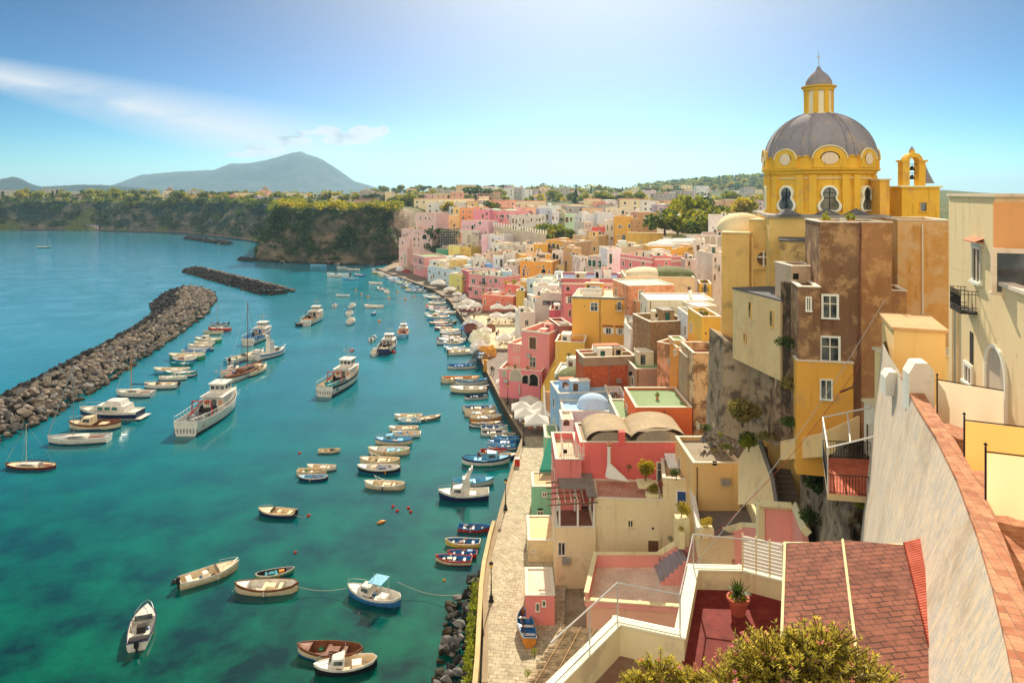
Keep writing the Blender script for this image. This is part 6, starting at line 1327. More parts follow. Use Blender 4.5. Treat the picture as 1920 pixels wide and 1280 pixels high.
a = MB(); a.face([(pp[0][0] - .5, pp[0][1] - 6, fz - .25), (pp[2][0] + .3, pp[0][1] - 6, fz - .25), (pp[2][0], pp[2][1], fz - .25), (pp[1][0], pp[1][1], fz - .25), (pp[0][0], pp[0][1], fz - .25)]); a.build('floor', plaster((120, 84, 64), .6), nt)
ST = paint((206, 200, 192), .35, .5, .3, .05); a = MB(); rl = 1.1
tops = [Vector((x, y, rl)) for x, y in pp]
a.tube([tops[0], tops[1], tops[2], tops[3], tops[5] + Vector((.9, -.1, 0))], .024, 8)
a.tube([Vector((*pp[1], .42)) - Vector((0, 0, .3)), Vector((*pp[2], .12))], .018, 6); a.tube([Vector((*pp[3], .12)), Vector((*pp[4], .12))], .018, 6)
a.tube([Vector((*pp[0], .06)), Vector((*pp[1], .1))], .018, 6)
a.build('rail', ST, nt)
for v in (pp[1], pp[2], pp[3], pp[4]): a = MB(); a.tube([Vector((*v, -.3)), Vector((*v, rl))], .022, 6); a.build('post', ST, nt)
m_ = Vector((*pp[0], 0)).lerp(Vector((*pp[1], 0)), .55); a = MB(); a.tube([m_ + Vector((0, 0, -.3)), m_ + Vector((0, 0, rl))], .022, 6); a.build('post', ST, nt)
lv = thing('louvred_screen', 'white louvred garden screen standing on the near terrace parapet', 'screen', tuple(P(1392, 1068, 21.8)))
v0, v1 = Vector((0, 0, 0)), P(1470, 1086, 21.2) - lv.location; a = MB()
for i in range(9): z = .08 + i * .115; a.hexa([(v0.x, v0.y, z), (v1.x, v1.y, z + v1.z * 0), (v1.x, v1.y + .04, z), (v0.x, v0.y + .04, z), (v0.x, v0.y, z + .09), (v1.x, v1.y, z + .09), (v1.x, v1.y + .04, z + .09), (v0.x, v0.y + .04, z + .09)])
a.build('slats', WHITE, lv)
a = MB()
for t in (0, .33, .66, 1): q = v0.lerp(v1, t); a.box(q.x - .02, q.x + .02, q.y - .03, q.y, 0, 1.18)
a.build('frame', CREAMT, lv)
# plant pot
pl = thing('potted_cycad', 'terracotta pot with a spiky dark green cycad on the red floor', 'potted plant', tuple(PZ(1384, 1150, H - hf)))
a = MB(); a.lathe([(0, 0), (.2, 0), (.3, .42), (.34, .43), (.34, .5), (.28, .5), (.27, .44), (0, .42)], 20); a.build('pot', paint((196, 96, 70), .8), pl, smooth=False)
a = MB(); leafcloud(a, (0, 0, .46), .26, .26, .1, 160, .07); a.build('ground_cover', LEAFY, pl)
a = MB(); random.seed(3)
for i in range(46):
 t = random.uniform(0, 6.28); el = random.uniform(.25, 1.35); L0 = random.uniform(.35, .55); p = Vector((0, 0, .48)); d = Vector((math.cos(t) * math.cos(el), math.sin(t) * math.cos(el), math.sin(el))); s = Vector((-math.sin(t), math.cos(t), 0))
 q = [p, p + d * L0 * .5 + Vector((0, 0, .05)), p + d * L0 + Vector((0, 0, -.05 if el < .8 else .04))]
 for (u0, w0), (u1, w1) in (((q[0], .012), (q[1], .035)), ((q[1], .035), (q[2], .004))): a.face([u0 - s * w0, u0 + s * w0, u1 + s * w1, u1 - s * w1])
a.build('fronds', LEAFD, pl)
# brushwood mat roof
mt = thing('brushwood_canopy', 'grey brushwood mat canopy with bamboo battens at the terrace corner', 'canopy', tuple(PZ(1052, 1172, 8.2))); o6 = mt.location
c_ = [PZ(p[0], p[1], 8.2) - o6 for p in ((1052, 1172), (1142, 1184), (1104, 1292), (974, 1292))]
a = MB(); random.seed(5); BW = paint((196, 174, 142), .95, .1, 0, .2, 'brushwood')
for i in range(150):
 t = i / 150; p, q = c_[0].lerp(c_[3], t), c_[1].lerp(c_[2], t)
 for k in range(3):
  s = random.uniform(0, .6); e = s + random.uniform(.3, .45); a.tube([p.lerp(q, s) + Vector((0, random.uniform(-.03, .03), random.uniform(0, .05))), p.lerp(q, min(1, e)) + Vector((0, random.uniform(-.03, .03), random.uniform(0, .05)))], .022, 4)
a.face([v + Vector((0, 0, -.03)) for v in c_]); a.build('brushwood', BW, mt)
a = MB()
for s in (.18, .42, .7, .93): a.tube([c_[0].lerp(c_[1], s) + Vector((0, 0, .1)), c_[3].lerp(c_[2], s) + Vector((0, 0, .1))], .035, 5)
a.build('batten', paint((190, 150, 100), .8), mt)
for v in c_: a = MB(); a.tube([v, v + Vector((0, 0, -3))], .05, 5); a.build('post', WOOD, mt)
# ---- oleander
def oleander(label, cx, cy, D, r, n, name='oleander_bush', clumps=((0, 0, 0, 1),)):
 c0 = P(cx, cy, D); o = thing(name, label, 'bush', (c0.x, c0.y, c0.z - r)); a = MB(); st_ = MB(); fl = MB(); random.seed(int(cx))
 for s in range(int(n / 26)):
  cq = random.choice(clumps); cs = cq[3]; co = Vector(cq[:3])
  while True:
   d = Vector((random.gauss(0, 1), random.gauss(0, .8), abs(random.gauss(.2, .8))))
   if .2 < d.length: break
  d.normalize(); k = random.random() ** .4; tip = co + Vector((d.x * r * 1.25 * k * cs, d.y * r * k * cs, d.z * r * .95 * k * cs + r * .75 + .14 * noise.noise(d * 4)))
  base = tip - d * r * .5; st_.tube([base, tip], .008, 3)
  for j in range(26):
   q = base.lerp(tip, .35 + .65 * random.random()); a1 = random.uniform(0, 6.28); dd = (d * random.uniform(.3, 1) + Vector((math.cos(a1), math.sin(a1), random.uniform(-.3, .6)))).normalized()
   side = dd.cross(Vector((random.random(), random.random(), 1))).normalized(); L0 = random.uniform(.06, .1); w = .011
   a.face([q - side * w * .4, q + dd * L0 * .5 - side * w, q + dd * L0, q + dd * L0 * .5 + side * w])
  if random.random() < .1:
   for j in range(7): v = tip + Vector((random.uniform(-.03, .03), random.uniform(-.03, .03), random.uniform(0, .04))); s2 = Vector((random.uniform(-1, 1), random.uniform(-1, 1), .6)).normalized() * .018; t2 = s2.cross(Vector((0, 0, 1))).normalized() * .018; fl.face([v - s2, v + t2, v + s2, v - t2])
 a.build('foliage', leafm('oleander_leaf', (104, 118, 36), (228, 206, 84), .5, 3), o); st_.build('stems', BARK, o); fl.build('flowers', paint((232, 130, 130), .7), o); return o
oleander('large pink flowered oleander bush filling the foreground below the red roof', 1510, 1250, 9.6, .8, 30000, clumps=((0, 0, -.05, 1.1), (.75, 0, -.25, .8), (-.85, .1, -.28, .75), (.35, .3, .12, .7), (-.4, .2, .0, .8)))
oleander('smaller sparse oleander with pale pink buds left of the big bush', 1235, 1262, 10.5, .42, 5200, clumps=((0, 0, 0, 1), (.45, 0, -.1, .8), (-.3, 0, -.15, .7)))
# ---- lamps on the promenade
LAMPG = paint((240, 190, 60), .3, .5, 0, 0)
def lamp(px, py, label, D=None, h=3.8, z=1.46):
 p = PZ(px, py, z); o = thing('street_lamp', label, 'street lamp', tuple(p), 0, 'street lamps along the promenade')
 a = MB(); a.lathe([(.26, 0), (.26, .12), (.17, .2), (.2, .45), (.1, .6), (.075, .75), (.055, 1.6), (.08, 1.62), (.05, 1.7), (.04, h - .75), (.07, h - .72), (.04, h - .62)], 10); a.build('post', IRON, o)
 a = MB(); a.lathe([(.05, 0), (.12, .05), (.2, .38)], 6, (0, 0, h - .62)); a.build('lantern_glass', LAMPG, o)
 a = MB(); a.lathe([(.24, 0), (.14, .14), (.05, .2), (.0, .32)], 6, (0, 0, h - .24)); a.build('lantern_cap', IRON, o)
lamp(921, 1127, 'street lamp on the near promenade beside the low sea wall'); lamp(948, 955, 'street lamp at the promenade edge opposite the mint house'); lamp(982, 834, 'street lamp near the red box, where the promenade widens')
lamp(952, 757, 'street lamp standing before the tall closed parasol'); lamp(893, 640, 'street lamp between the covered net heaps and the boats', h=4.2); lamp(865, 590, 'street lamp at the far end of the net heaps', h=4.2); lamp(795, 522, 'street lamp on the far quay by the bright pink house', h=4.4); lamp(909, 702, 'street lamp behind the orange crates on the quay', h=4.2)
o = thing('red_box', 'small red painted utility box with a white top on the promenade', 'box', tuple(PZ(970, 872, 1.46))); a = MB(); a.box(-.35, .35, -.25, .25, 0, .95); a.build('cabinet', paint((206, 44, 32), .5), o); a = MB(); a.box(-.4, .4, -.3, .3, .953, 1.03); a.build('lid', WHITE, o)
# ---- garden bushes and trees near
def bush(px, py, D, r, mat, label, n=500, cat='bush', squash=.8, name='bush', stem=True, planter=0):
 c0 = P(px, py, D); o = thing(name, label, cat, (c0.x, c0.y, c0.z - r * squash)); a = MB(); random.seed(int(px * 3 + py))
 for i in range(5): q = Vector((random.uniform(-1, 1), random.uniform(-1, 1), random.uniform(-.5, .6))) * r * .5; leafcloud(a, (q.x, q.y, q.z * squash + r * squash), r * .62, r * .62, r * .55 * squash, n // 5, max(.06, r * .13))
 a.build('foliage', mat, o)
 if stem: a = MB(); a.tube([(0, 0, -.25), (0, 0, r)], r * .07, 5); a.build('stem', BARK, o)
 if planter: a = MB(); a.box(-r * .8, r * .8, -r * .6, r * .6, -planter, .05); a.build('planter', CREAMT, o)
OLG = leafm('dry_green', (84, 84, 40), (176, 158, 84), .35, 1)
bush(1392, 768, 52.5, 1.35, OLG, 'big straggly olive bush hanging over the concrete planter', 1500)
bush(1404, 826, 52, .75, LEAF, 'green bush spilling below the straggly olive bush', 600); bush(1470, 640, 47, .7, LEAFD, 'dark shrub rooted high in the brown wall crevice', 450); bush(1478, 720, 46.6, .8, OLG, 'dry brown creeper in the crevice beside the yellow ground floor', 500); bush(1484, 790, 46, .7, LEAFD, 'dark green shrub below the dry creeper', 500)
bush(1532, 905, 46, 1.0, LEAFD, 'dark ivy mass on the rock face under the hanging terrace', 900); bush(1520, 965, 45, .8, LEAFD, 'lower dark ivy clump on the rock face', 500); bush(1612, 945, 36, .28, LEAF, 'small green weed tuft under the corner of the hanging terrace', 200)
bush(1320, 800, 66, .7, LEAFD, 'dark bush at the left of the grey rubble heap', 350); bush(1352, 812, 64.5, .55, LEAF, 'low green bush among the grey rubble', 300); bush(1340, 842, 64, .5, OLG, 'dry weeds on the rounded rubble roof', 260)
bush(1210, 878, 68.5, .95, LEAFY, 'tall yellow green shrub in a pot on the roof terrace', 1100, squash=1.35, planter=.5); bush(1222, 912, 67.9, .75, LEAFY, 'lime green plants on the broken terrace edge', 800, planter=.4); bush(1240, 906, 67.3, .45, leafm('red_flower_leaf', (120, 80, 30), (214, 110, 60), .4, 2), 'reddish flowering plants on the terrace edge', 260); bush(1268, 886, 66, .62, LEAFD, 'round dark shrub above the cream house end', 500); bush(1178, 874, 70.5, .4, LEAF, 'small potted shrub by the coral wall', 200)
CAC = leafm('cactus_pad', (120, 130, 40), (220, 190, 60), .3, 1)
bush(1278, 952, 63, .75, CAC, 'yellow green prickly pear cactus in front of the pale blue door', 700, squash=1.1, planter=2.5); bush(1326, 978, 58.5, .6, CAC, 'prickly pear cactus on the cream terrace corner', 560, planter=.8); bush(1277, 990, 62, .35, CAC, 'low cactus under the taller prickly pear', 200, planter=1.5); bush(1258, 1010, 65, .42, LEAFD, 'spiky agave beside the pale garden door', 160)
bush(994, 1262, 50.5, .5, LEAF, 'low green bush at the right edge of the near path', 300); bush(1002, 1262 - 40, 52, .4, LEAF, 'small shrub behind the low path bush', 160); bush(1066, 665, 112, .6, LEAFD, 'yucca plants in a tub on the yellow terrace', 200)
bush(1398, 822, 52.6, .9, LEAFD, 'dark green bush at the foot of the concrete buttress', 700, stem=False); bush(1440, 818, 50.5, .7, OLG, 'dry grass tuft right of the buttress foot bush', 500, stem=False); bush(1362, 836, 57.5, .5, LEAF, 'low green growth on the stair wall top', 300, stem=False)
# rubble heap
rh = MB(); random.seed(9)
for i in range(70): p = P(random.uniform(1318, 1386), random.uniform(812, 858), random.uniform(63.5, 66)); spot(rh, RMESH[2][i % 8], tuple(p), (i, i * 2, i * 3), random.uniform(.25, .8), random.choice((0, 2)))
tag(rh.build('rubble', [RL, RD, RG]), 'grey broken concrete rubble heaped above the peach walled house', 'rubble', None, 'stuff')
# overhead cables
for i, (p, q, m_) in enumerate(((P(1300, 1060, 30), P(1660, 560, 44), STEEL), (P(1330, 1010, 34), P(1640, 640, 44), paint((170, 70, 50), .7)))):
 a = MB(); a.tube([tuple(p.lerp(q, t / 12) + Vector((0, 0, -.8 * math.sin(math.pi * t / 12)))) for t in range(13)], .018, 4); tag(a.build('overhead_cable', m_), ('pale overhead cable crossing in front of the yellow ground floor', 'rust red overhead cable crossing in front of the stone steps')[i], 'cable')
# dish
sd_ = thing('satellite_dish', 'white satellite dish at the right end of the coral house roof', 'satellite dish', tuple(P(1306, 806, 70))); a = MB(); a.lathe([(.0, 0), (.25, .04), (.45, .14)], 16); d_o = a.build('dish', WHITE, sd_, (0, 0, .5), smooth=True); d_o.rotation_euler = (1.2, 0, .9); a = MB(); a.tube([(0, 0, -.4), (0, 0, .5)], .03, 5); a.build('mast', STEEL, sd_)
# ================================================================ GARDEN WALL, TREES, FAR HOUSES
def crown_mesh(kind, seed, mats):
 random.seed(seed); a = MB()
 if kind == 'round':
  for i in range(9): q = Vector((random.uniform(-1, 1), random.uniform(-1, 1), random.uniform(-.6, .8))) * .36; leafcloud(a, (q.x, q.y, .62 + q.z * .8), .3, .3, .25, 90, .085, random.choice((0, 0, 1)) if len(mats) > 1 else 0)
 if kind == 'umbrella':
  for i in range(9): t = i * .7; r = .62 * (i % 3) / 2; leafcloud(a, (r * math.cos(t), r * math.sin(t), .82 + random.uniform(-.05, .05)), .4, .4, .14, 80, .1)
 if kind == 'palm':
  for i in range(16):
   t = i * 2.4; el = random.uniform(-.2, 1.0); d = Vector((math.cos(t), math.sin(t), 0)); s = Vector((-d.y, d.x, 0)) * .06
   pts = [Vector((0, 0, .72)) + d * .55 * u + Vector((0, 0, math.sin(el) * .4 * u - .5 * u * u)) for u in (0, .33, .66, 1)]
   for u in range(3): a.face([pts[u] - s, pts[u] + s, pts[u + 1] + s, pts[u + 1] - s])
 if kind == 'pointed':
  for i in range(8): z = .15 + i * .12; leafcloud(a, (0, 0, z), .26 * (1 - i / 9), .26 * (1 - i / 9), .12, 50, .08)
 return a.mesh('crown', mats)
CROWN = {'round': [crown_mesh('round', i, [LEAF, LEAFY] if i % 2 else [LEAF, LEAFD]) for i in range(5)] + [crown_mesh('round', 9, [LEAFY, LEAF])], 'umbrella': [crown_mesh('umbrella', 3, [LEAFD])], 'palm': [crown_mesh('palm', 4, [LEAF])], 'pointed': [crown_mesh('pointed', 5, [LEAFD])]}
def trunk_mesh(h, kind):
 a = MB(); a.tube([(0, 0, -.1), (.02, .01, h * .5), (0, 0, h)], .05, 5, 0, .03)
 if kind != 'palm':
  for t in (0, 2.1, 4.2): a.tube([(0, 0, h * .8), (.25 * math.cos(t), .25 * math.sin(t), h * 1.15)], .022, 4)
 return a.mesh('trunk', BARK)
TRUNK = {'round': trunk_mesh(.5, 'round'), 'umbrella': trunk_mesh(.78, 'umbrella'), 'palm': trunk_mesh(.72, 'palm'), 'pointed': trunk_mesh(.2, 'palm')}
def tree(x, y, z, s, kind, label, group, var=0, sx=1):
 o = thing('tree' if kind in ('round', 'pointed') else ('pine_tree' if kind == 'umbrella' else 'palm_tree'), label, 'tree', (x, y, z), random.uniform(0, 6), group); o.scale = (s * sx, s * sx, s)
 link('crown', CROWN[kind][var % len(CROWN[kind])], o); link('trunk', TRUNK[kind], o)
random.seed(21)
# white pillared garden wall
gw = thing('pillared_garden_wall', 'long grey garden wall crowned with a row of white stubby pillars', 'wall', tuple(P(930, 430, 330)))
A, B, Cc = P(926, 424, 338), P(985, 434, 322), P(1024, 440, 306)
a = MB()
for p, q in ((A, B), (B, Cc)):
 p, q = p - gw.location, q - gw.location; a.hexa([(p.x, p.y, -12), (q.x, q.y, -12), (q.x, q.y + 1, -12), (p.x, p.y + 1, -12), p, q, q + Vector((0, 1, 0)), p + Vector((0, 1, 0))])
a.build('wall_face', plaster((196, 184, 162), .45), gw)
for i in range(21):
 t = i / 20; p = (A.lerp(B, t / .6) if t < .6 else B.lerp(Cc, (t - .6) / .4)) - gw.location; a = MB(); a.box(p.x - .35, p.x + .35, p.y - .1, p.y + .8, p.z + .01, p.z + 1.7); a.lathe([(.45, 0), (.3, .25), (0, .35)], 8, (p.x, p.y + .35, p.z + 1.7)); a.build('pillar', WHITE, gw)
gt = [(940, 432, 340, 5), (952, 430, 345, 5), (963, 430, 342, 6), (975, 433, 338, 6), (987, 432, 335, 6.5), (998, 435, 330, 6), (1008, 430, 335, 8), (1018, 428, 335, 8), (1025, 432, 330, 8), (1032, 436, 326, 7), (1040, 424, 345, 10), (1045, 436, 325, 7), (1055, 435, 325, 7), (1063, 436, 322, 6.5), (1071, 437, 318, 6), (1014, 438, 322, 5), (1026, 440, 318, 6)]
for i, (px, py, D, s) in enumerate(gt):
 p = P(px, py, D); tree(p.x, p.y, p.z - s * .75, s, 'round', 'bushy garden tree growing behind the white pillared wall', 'trees of the walled garden', i)
for i, (px, py, D, s, k, lab) in enumerate([(1246, 418, 262, 12, 'round', 'round dense tree right of the brown block'), (1296, 398, 300, 16, 'round', 'left half of the tall twin trees over the garden'), (1326, 398, 300, 15, 'round', 'right half of the tall twin trees over the garden'), (1280, 408, 285, 12, 'round', 'dark tree in front of the left tall tree'), (1310, 420, 270, 11, 'round', 'shadowed middle tree under the tall twin trees'), (1270, 424, 262, 8, 'round', 'low tree beside the white shed'), (1290, 426, 258, 9, 'round', 'lime green tree above the long white wall'), (1305, 428, 256, 8, 'round', 'lemon green tree leaning over the white wall'), (1318, 424, 258, 9, 'round', 'green tree left of the white villa'), (1327, 414, 270, 9, 'round', 'olive tree behind the white villa corner'), (1347, 395, 310, 9, 'round', 'golden tree above the villa roof'), (1388, 391, 330, 12, 'round', 'dark brown green tree right of the villa roof'), (890, 364, 640, 17, 'umbrella', 'flat topped umbrella pine on the plateau'), (766, 379, 520, 13, 'round', 'dark round tree at the left end of the long convent building'), (740, 380, 540, 10, 'round', 'dark tree by the domed grey church'), (841, 377, 520, 9, 'pointed', 'dark pointed conifer before the long convent building'), (770, 366, 560, 14, 'palm', 'tall palm beside the long convent building'), (836, 388, 470, 9, 'round', 'dark tree beside the pale grey narrow house'), (924, 386, 430, 8, 'round', 'golden bush behind the raspberry house')]):
 p = P(px, py, D); tree(p.x, p.y, p.z - s * .6, s, k, lab, None, i if k == 'round' else 0, 1.0 if k != 'round' else 1.1)
# scaffolding
sc_ = thing('scaffolding', 'steel scaffolding tower against the dark slope beside the curved balcony house', 'scaffolding', tuple(P(826, 462, 345)))
a = MB(); s_ = 345 / F
for i in range(11):
 for y in (0, 1.5): a.tube([(i * 4 * s_, y, -2), (i * 4 * s_, y, 36 * s_ - (6 * s_ if i < 5 else 0))], .06, 4)
a.build('upright', STEEL, sc_)
for k in range(8):
 a = MB(); a.tube([(0, 0, k * 1.3), (40 * s_, 0, k * 1.3)], .05, 4); a.box(0, 40 * s_ if k < 6 else 20, .1, 1.4, k * 1.3 - .1, k * 1.3); a.build('deck', plaster((170, 160, 150), .3), sc_)
# far houses: rows across the plateau. colour names give the labels
FCOL = {'cream': (224, 206, 170), 'white': (220, 220, 216), 'pink': (220, 176, 172), 'salmon': (222, 160, 138), 'ochre': (214, 182, 128), 'grey': (172, 168, 164), 'peach': (234, 186, 150), 'pale yellow': (226, 208, 142), 'lilac': (202, 182, 196), 'tan': (190, 158, 126)}
FP = []
def far_house(px0, px1, py, D, c, L=14, h=9, dome=None):
 while not (inside((px0 - 960) * D / F, D - 42) and inside((px1 - 960) * D / F, D - 42)): D += 12
 X0, X1 = (px0 - 960) * D / F, (px1 - 960) * D / F; z1 = H - (py - 362) * D / F; z0 = min(ground((X0 + X1) / 2, D), z1 - h) - 2; w = X1 - X0
 o = thing('far_house', 'x', 'house', (X0, D, z0), random.uniform(-.1, .1), 'houses on the far plateau'); a = MB(); a.box(0, w, 0, L, 0, z1 - z0); a.build('wall', plaster(FCOL[c], .25), o)
 a = MB(); a.box(-.15, w + .15, -.15, L + .15, z1 - z0 + .003, z1 - z0 + .35); a.build('roof', random.choice((ROOFC, ROOFW, ROOFT, ROOFGR)), o)
 n = max(1, int(w / 4.5))
 for f in range(2):
  for i in range(n):
   if random.random() < .25: continue
   put_window(o, random.choice('wwb'), 1.2, 1.8, w * (i + .5) / n, 0, z1 - z0 - 2.4 - f * 3.4, 0, WHITE, False)
 if dome: a = MB(); a.lathe([(dome, 0), (dome, dome * .5), (dome * 1.05, dome * .52)] + [(dome * math.cos(R(t)), dome * .52 + dome * math.sin(R(t))) for t in range(0, 90, 15)] + [(.3, dome * 1.55), (.3, dome * 1.9), (0, dome * 2.1)], 18, (w / 2, L / 2, z1 - z0)); a.build('dome', ROOFGR, o, smooth=True)
 FP.append(((px0 + px1) / 2, py, c, w, o, dome))
random.seed(33)
def rowh(px0, px1, py0, py1, D0, D1, n, w0, w1, cols, L=14):
 for i in range(n):
  px = px0 + (px1 - px0) * (i + random.uniform(.2, .8)) / n; w = random.uniform(w0, w1); D = random.uniform(D0, D1); far_house(px, px + w, random.uniform(py0, py1), D, random.choice(cols), L)
rowh(-20, 230, 368, 378, 800, 860, 9, 12, 28, ['white', 'pink', 'grey', 'lilac', 'cream'])
rowh(-10, 120, 350, 362, 900, 960, 5, 14, 30, ['grey', 'cream', 'pink'])
rowh(150, 330, 360, 369, 840, 950, 7, 10, 26, ['cream', 'peach', 'grey', 'white', 'pink'])
for q in ((304, 334, 373, 700, 'white'), (337, 380, 367, 730, 'ochre'), (352, 400, 372, 720, 'pink'), (392, 432, 366, 740, 'salmon'), (352, 366, 357, 800, 'grey'), (420, 468, 362, 760, 'cream'), (400, 440, 369, 730, 'peach'), (462, 482, 366, 720, 'pink'), (478, 515, 368, 720, 'lilac'), (500, 540, 372, 690, 'pink')): far_house(*q)
far_house(305, 322, 358, 850, 'cream', dome=3.6); far_house(486, 502, 357, 800, 'salmon', dome=3.4); far_house(690, 702, 371, 640, 'grey', dome=4.2); far_house(664, 706, 375, 600, 'tan', dome=6.5); far_house(621, 660, 368, 660, 'cream')
rowh(520, 700, 358, 366, 720, 900, 7, 14, 34, ['ochre', 'cream', 'peach', 'grey', 'salmon'])
far_house(700, 735, 362, 640, 'grey'); far_house(722, 735, 360, 620, 'cream')
far_house(776, 888, 373, 505, 'cream', L=16, h=8); far_house(800, 874, 380, 478, 'white', L=8, h=5)
for q in ((735, 762, 365, 650, 'tan'), (782, 816, 364, 640, 'pink'), (817, 846, 363, 600, 'peach'), (846, 870, 360, 590, 'salmon'), (895, 910, 363, 640, 'salmon'), (908, 938, 360, 640, 'tan'), (898, 916, 370, 520, 'cream'), (916, 968, 376, 500, 'salmon'), (875, 896, 378, 470, 'ochre'), (896, 916, 376, 480, 'grey'), (968, 1024, 378, 480, 'cream'), (985, 1024, 382, 460, 'cream'), (855, 892, 347, 1000, 'ochre'), (900, 935, 350, 950, 'white'), (1000, 1042, 355, 820, 'grey'), (1042, 1060, 354, 800, 'cream'), (1060, 1088, 361, 760, 'lilac'), (1118, 1140, 358, 800, 'pale yellow'), (945, 960, 347, 1050, 'lilac')): far_house(*q)
rowh(1070, 1330, 372, 390, 430, 540, 26, 18, 44, ['cream', 'white', 'grey', 'tan', 'pink', 'lilac', 'salmon'], L=18)
rowh(1140, 1290, 356, 368, 640, 850, 15, 14, 28, ['lilac', 'grey', 'white', 'pink'])
rowh(1180, 1440, 346, 360, 900, 1400, 14, 12, 30, ['grey', 'tan', 'ochre', 'cream', 'white'])
rowh(1220, 1290, 370, 378, 520, 600, 4, 16, 28, ['ochre', 'peach', 'salmon', 'cream'])
rowh(700, 1100, 350, 364, 680, 950, 22, 12, 30, ['white', 'cream', 'grey', 'peach', 'lilac', 'tan'])
rowh(1336, 1430, 372, 390, 420, 560, 5, 18, 34, ['grey', 'tan', 'lilac'])
rowh(1370, 1440, 362, 368, 650, 900, 3, 18, 34, ['white', 'cream', 'grey'])
rowh(860, 1120, 382, 396, 425, 480, 16, 18, 40, ['white', 'cream', 'tan', 'grey', 'peach'], L=16)
# bell tower church far off
X = (978 - 960) * 950 / F
bt2 = thing('far_bell_tower', 'small rose red bell tower with a dome on the far horizon', 'bell tower', (X, 950, 25)); a = MB(); a.box(-2.6, 2.6, 0, 5, 0, 18); a.box(-1.7, 1.7, .8, 4, 18.003, 23); a.lathe([(1.9, 23), (1.5, 24.5), (.3, 26), (0, 27)], 8, (0, 2.4, 0)); a.build('tower', plaster((196, 140, 134), .2), bt2); a = MB(); a.lathe([(4, 0), (4, 12), (4.3, 12.2), (3.9, 14.5), (2.4, 16.6), (0, 17.4)], 14, (8, 4, 0)); a.build('dome', plaster((206, 140, 128), .2), bt2)
pv = thing('beach_pavilion', 'long low pink bathing pavilion with a green roof on the far beach', 'pavilion', tuple(PZ(155, 428.5, 1.5))); a = MB(); a.box(0, 17, 0, 7, -1, 4); a.build('wall', plaster((206, 156, 190), .2), pv); a = MB(); a.box(-.4, 17.4, -.8, 7.4, 4.003, 4.5); a.build('roof', GREEN, pv)
for i in range(6): a = MB(); ring(a, 1.6, 2, .15, -.06, .02); f_ = a.build('window', WHITE, pv, (1.6 + i * 2.7, 0, 2)); a = MB(); a.box(-.8, .8, -.03, 0, -1, 1); a.build('pane', GL, f_)
# labels that single each far house out
LM = [(-40, 'the left edge of the photo'), (155, 'the far pink bathing pavilion'), (313, 'the cream domed church across the bay'), (494, 'the small salmon domed church'), (690, 'the grey domed church'), (830, 'the long cream convent'), (978, 'the far rose red bell tower'), (1172, 'the ochre tower house'), (1310, 'the tall twin trees')]
ORD = ['first', 'second', 'third', 'fourth', 'fifth', 'sixth', 'seventh', 'eighth', 'ninth', 'tenth', 'eleventh', 'twelfth', 'thirteenth', 'fourteenth', 'fifteenth', 'sixteenth', 'seventeenth', 'eighteenth', 'nineteenth', 'twentieth']
def rank(items, noun, cut=None):
 """items: (px, colour, object). 'third cream house right of the far bell tower'"""
 cnt = {}
 for px, c, o in sorted(items, key=lambda t: t[0]):
  lm = [m for m in LM if m[0] <= px][-1] if px > LM[0][0] else LM[0]; k = (c, lm[1]); cnt[k] = cnt.get(k, 0) + 1
  o['label'] = '%s %s %s right of %s' % (ORD[min(19, cnt[k] - 1)], c, noun, lm[1])
rank([(p[0], p[2], p[4]) for p in FP if not p[5] and not (p[3] > 38)], 'far house')
for p in FP:
 if p[5]: p[4]['label'] = {'cream': 'small cream domed church across the bay', 'salmon': 'small salmon domed church left of the island peak', 'grey': 'grey church with a pale dome on the plateau', 'tan': 'large tan church with a broad grey dome above the promontory'}[p[2]]; p[4]['category'] = 'church'; p[4]['group'] = ''; del p[4]['group']
 elif p[3] > 38: p[4]['label'] = 'long %s building of %d metre frontage on the plateau' % (p[2], int(p[3] * 10 % 97) + 20)
big = sorted([p for p in FP if not p[5] and p[3] > 38], key=lambda t: t[0])
rank([(p[0], p[2], p[4]) for p in big], 'long building')
# far trees
TG = []
def far_trees(px0, px1, py0, py1, D0, D1, n, s0, s1):
 for _ in range(n):
  px = random.uniform(px0, px1); D = random.uniform(D0, D1)
  while not inside((px - 960) * D / F, D - 15): D += 15
  x = (px - 960) * D / F; s = random.uniform(s0, s1); z = ground(x, D); k = random.choice(('round',) * 9 + ('umbrella', 'pointed'))
  yt = H - (random.uniform(py0, py1) - 362) * D / F; zb = max(z - 1, yt - s * 1.05); TG.append((px, k, x, D, zb, s))
far_trees(-20, 240, 366, 374, 800, 900, 34, 8, 15); far_trees(20, 330, 352, 362, 900, 1000, 16, 9, 15); far_trees(230, 520, 366, 372, 690, 800, 34, 7, 13); far_trees(330, 540, 356, 362, 850, 950, 10, 9, 14)
far_trees(520, 780, 362, 374, 600, 760, 26, 8, 13); far_trees(700, 960, 346, 355, 1000, 1200, 50, 8, 14); far_trees(740, 1100, 360, 372, 620, 800, 34, 8, 14); far_trees(960, 1300, 350, 358, 900, 1200, 30, 8, 14); far_trees(1060, 1200, 368, 376, 600, 660, 16, 8, 12); far_trees(1250, 1440, 345, 362, 1200, 1700, 50, 9, 16); far_trees(1330, 1440, 372, 384, 500, 600, 10, 9, 14)
TG.sort(key=lambda t: t[3])
for i, (px, k, x, y, z, s) in enumerate(TG[:296]):
 tree(x, y, z, s, k, 'leafy tree among the houses of the far plateau' if k == 'round' else ('umbrella pine among the houses of the far plateau' if k == 'umbrella' else 'dark pointed tree among the houses of the far plateau'), {'round': 'leafy trees of the far plateau', 'umbrella': 'umbrella pines of the far plateau', 'pointed': 'pointed trees of the far plateau'}[k], i)
fw_ = MB(); random.seed(8)
